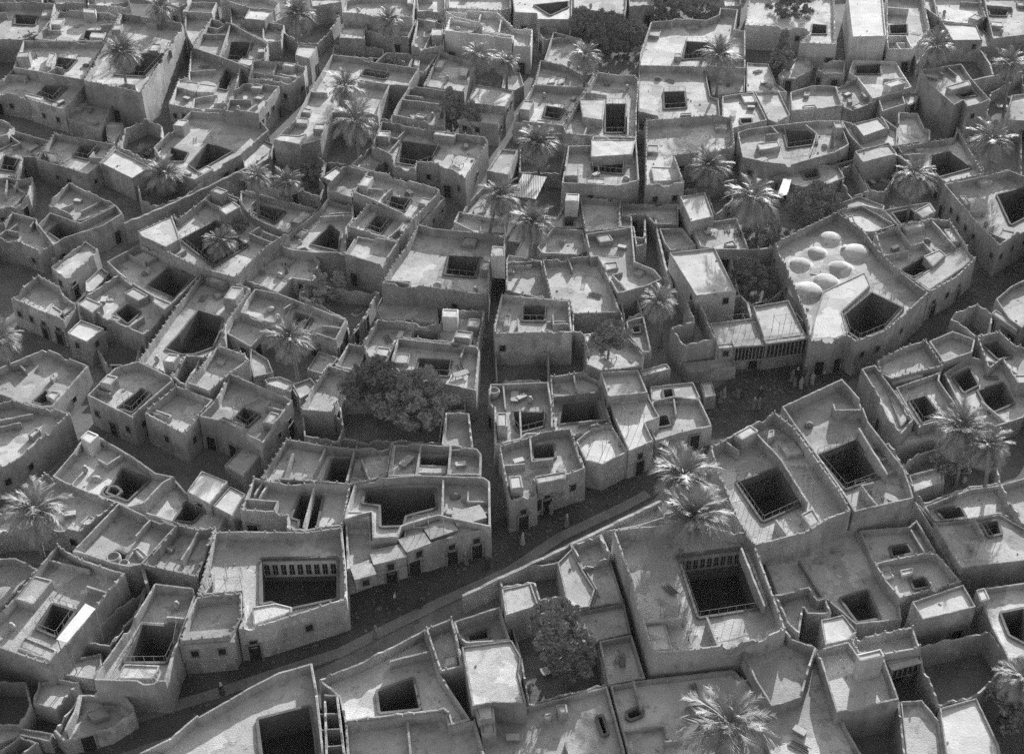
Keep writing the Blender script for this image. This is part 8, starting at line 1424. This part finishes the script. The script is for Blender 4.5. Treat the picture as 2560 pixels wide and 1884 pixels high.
# ------------------------------------------------------------------ people
def person_meshes(k):
    """a walking figure: one continuous body, plus robe and head cloth as children"""
    me = bpy.data.meshes.new('body')
    st = .16
    J = [(0, 0, .95, .13, .10), (0, 0, 1.2, .15, .10), (0, 0, 1.42, .17, .10), (0, .01, 1.52, .06, .06), (0, .02, 1.62, .085, .10), (0, .02, 1.72, .07, .085),
         (.2, 0, 1.40, .06, .06), (.26, .02 + .1 * (k == 0), 1.13, .045, .045), (.25, .12, .90, .035, .035), (.25, .15, .80, .03, .045),
         (-.2, 0, 1.40, .06, .06), (-.26, -.03, 1.13, .045, .045), (-.25, .06 - .1 * (k == 1), .90, .035, .035), (-.25, .05, .80, .03, .045),
         (.1, 0, .88, .09, .09), (.1, st * .6, .48, .06, .06), (.1, st * .7, .08, .04, .04), (.1, st * .7 + .16, .04, .04, .03),
         (-.1, 0, .88, .09, .09), (-.1, -st * .5, .48, .06, .06), (-.1, -st * 1.2, .10, .04, .04), (-.1, -st * 1.2 + .14, .04, .04, .03)]
    E = [(0, 1), (1, 2), (2, 3), (3, 4), (4, 5), (2, 6), (6, 7), (7, 8), (8, 9), (2, 10), (10, 11), (11, 12), (12, 13), (0, 14), (14, 15), (15, 16), (16, 17), (0, 18), (18, 19), (19, 20), (20, 21)]
    me.from_pydata([j[:3] for j in J], E, [])
    o = bpy.data.objects.new('tmp', me)
    col.objects.link(o)
    md = o.modifiers.new('s', 'SKIN')
    for i, j in enumerate(J):
        me.skin_vertices[0].data[i].radius = (j[3], j[4])
        me.skin_vertices[0].data[i].use_root = (i == 0)
    o.modifiers.new('u', 'SUBSURF').levels = 1
    dg = bpy.context.evaluated_depsgraph_get()
    res = bpy.data.meshes.new_from_object(o.evaluated_get(dg))
    bpy.data.objects.remove(o)
    res.name = 'body'
    res.materials.clear(); res.materials.append(SKIN)
    for p in res.polygons: p.use_smooth = True
    n = 14
    rings = []
    for zz, a, b, dy in ((.10, .27, .30, .02), (.4, .24, .26, .01), (.8, .21, .19, 0), (1.05, .20, .15, 0), (1.3, .235, .15, 0), (1.44, .235, .13, 0), (1.50, .12, .09, 0)):
        rings.append([(a * math.cos(2 * math.pi * i / n) * (1 + .06 * math.sin(5 * i)), dy + b * math.sin(2 * math.pi * i / n) * (1 + .05 * math.cos(4 * i)), zz) for i in range(n)])
    v, f = loft(rings)
    for s, q in ((1, 7), (-1, 11)):     # sleeves
        m = MB(); a = J[q - 1][:3]; b = J[q][:3]; c = J[q + 1][:3]
        m.tube(a, b, .10, .08, 8); m.tube(b, c, .085, .10, 8)
        i0 = len(v); v += m.v; f += [tuple(i0 + x for x in g) for g in m.f]
    rb = bpy.data.meshes.new('robe'); rb.from_pydata(v, [], f)
    m = MB(); m.lathe([(.17, 1.46), (.135, 1.56), (.118, 1.66), (.12, 1.75), (.08, 1.81), (.02, 1.83)], 12, (0, 0, 0))
    m.v = [(p[0], p[1] - .015 if p[1] < .06 else min(p[1], .055), p[2]) for p in m.v]
    hc = bpy.data.meshes.new('head_cloth'); hc.from_pydata(m.v, [], m.f)
    return res, rb, hc
PM = [person_meshes(0), person_meshes(1)]
def robe_variant(src, mat):
    c = src.copy(); c.materials.clear(); c.materials.append(mat); return c
RV = [[robe_variant(PM[k][1], ROBE[j]) for j in range(4)] for k in range(2)]
HV = [[robe_variant(PM[k][2], ROBE[j]) for j in range(4)] for k in range(2)]
tone_word = ['pale robed', 'grey robed', 'dark cloaked', 'light robed']
ORD = ['leftmost', 'second', 'third', 'fourth', 'fifth', 'sixth', 'seventh', 'eighth', 'ninth', 'tenth', 'eleventh', 'twelfth', 'thirteenth', 'fourteenth', 'fifteenth', 'sixteenth', 'seventeenth', 'eighteenth']
place_word = {'square': 'among the people in the open square', 'street': 'of those along the main street', 'roof': 'of those standing on house roofs'}
rank = {}
for wh in ('square', 'street', 'roof'):
    ids = sorted((p[0] / p[1], i) for i, p in enumerate(PEOPLE) if p[3] == wh)
    for k, (_, i) in enumerate(ids): rank[i] = k
rp = random.Random(4)
for i, (x, y, z, where) in enumerate(PEOPLE):
    j = rp.choice([1, 1, 2, 2, 3]); k = i % 2
    q = rank[i]
    r = tag(empty('person', (x, y, z)), '%s figure, %s%s %s' % (tone_word[j], ORD[q], '' if q == 0 else ' from the left', place_word[where]), 'person', 'people on the %s' % where)
    r.rotation_euler = (0, 0, rp.uniform(0, 6.28))
    s = rp.uniform(.94, 1.04); r.scale = (s, s, s)
    data_obj('body', PM[k][0], r); data_obj('robe', RV[k][j], r); data_obj('head_cloth', HV[k][rp.choice([0, 1, 2])], r)

# ------------------------------------------------------------------ haze in the air
hz = bpy.data.materials.new('air')
hz.use_nodes = True
t = hz.node_tree
t.nodes.clear()
pv = t.nodes.new('ShaderNodeVolumePrincipled')
pv.inputs['Color'].default_value = (.9, .9, .9, 1)
pv.inputs['Density'].default_value = HAZE_D = 0.000035
pv.inputs['Anisotropy'].default_value = 0.3
ho = t.nodes.new('ShaderNodeOutputMaterial')
t.links.new(pv.outputs[0], ho.inputs['Volume'])
m = MB()
m.box(-920, 920, -320, 1520, -1, 101)
tag(m.obj('haze', hz), 'thin pale haze filling the air', kind='stuff')
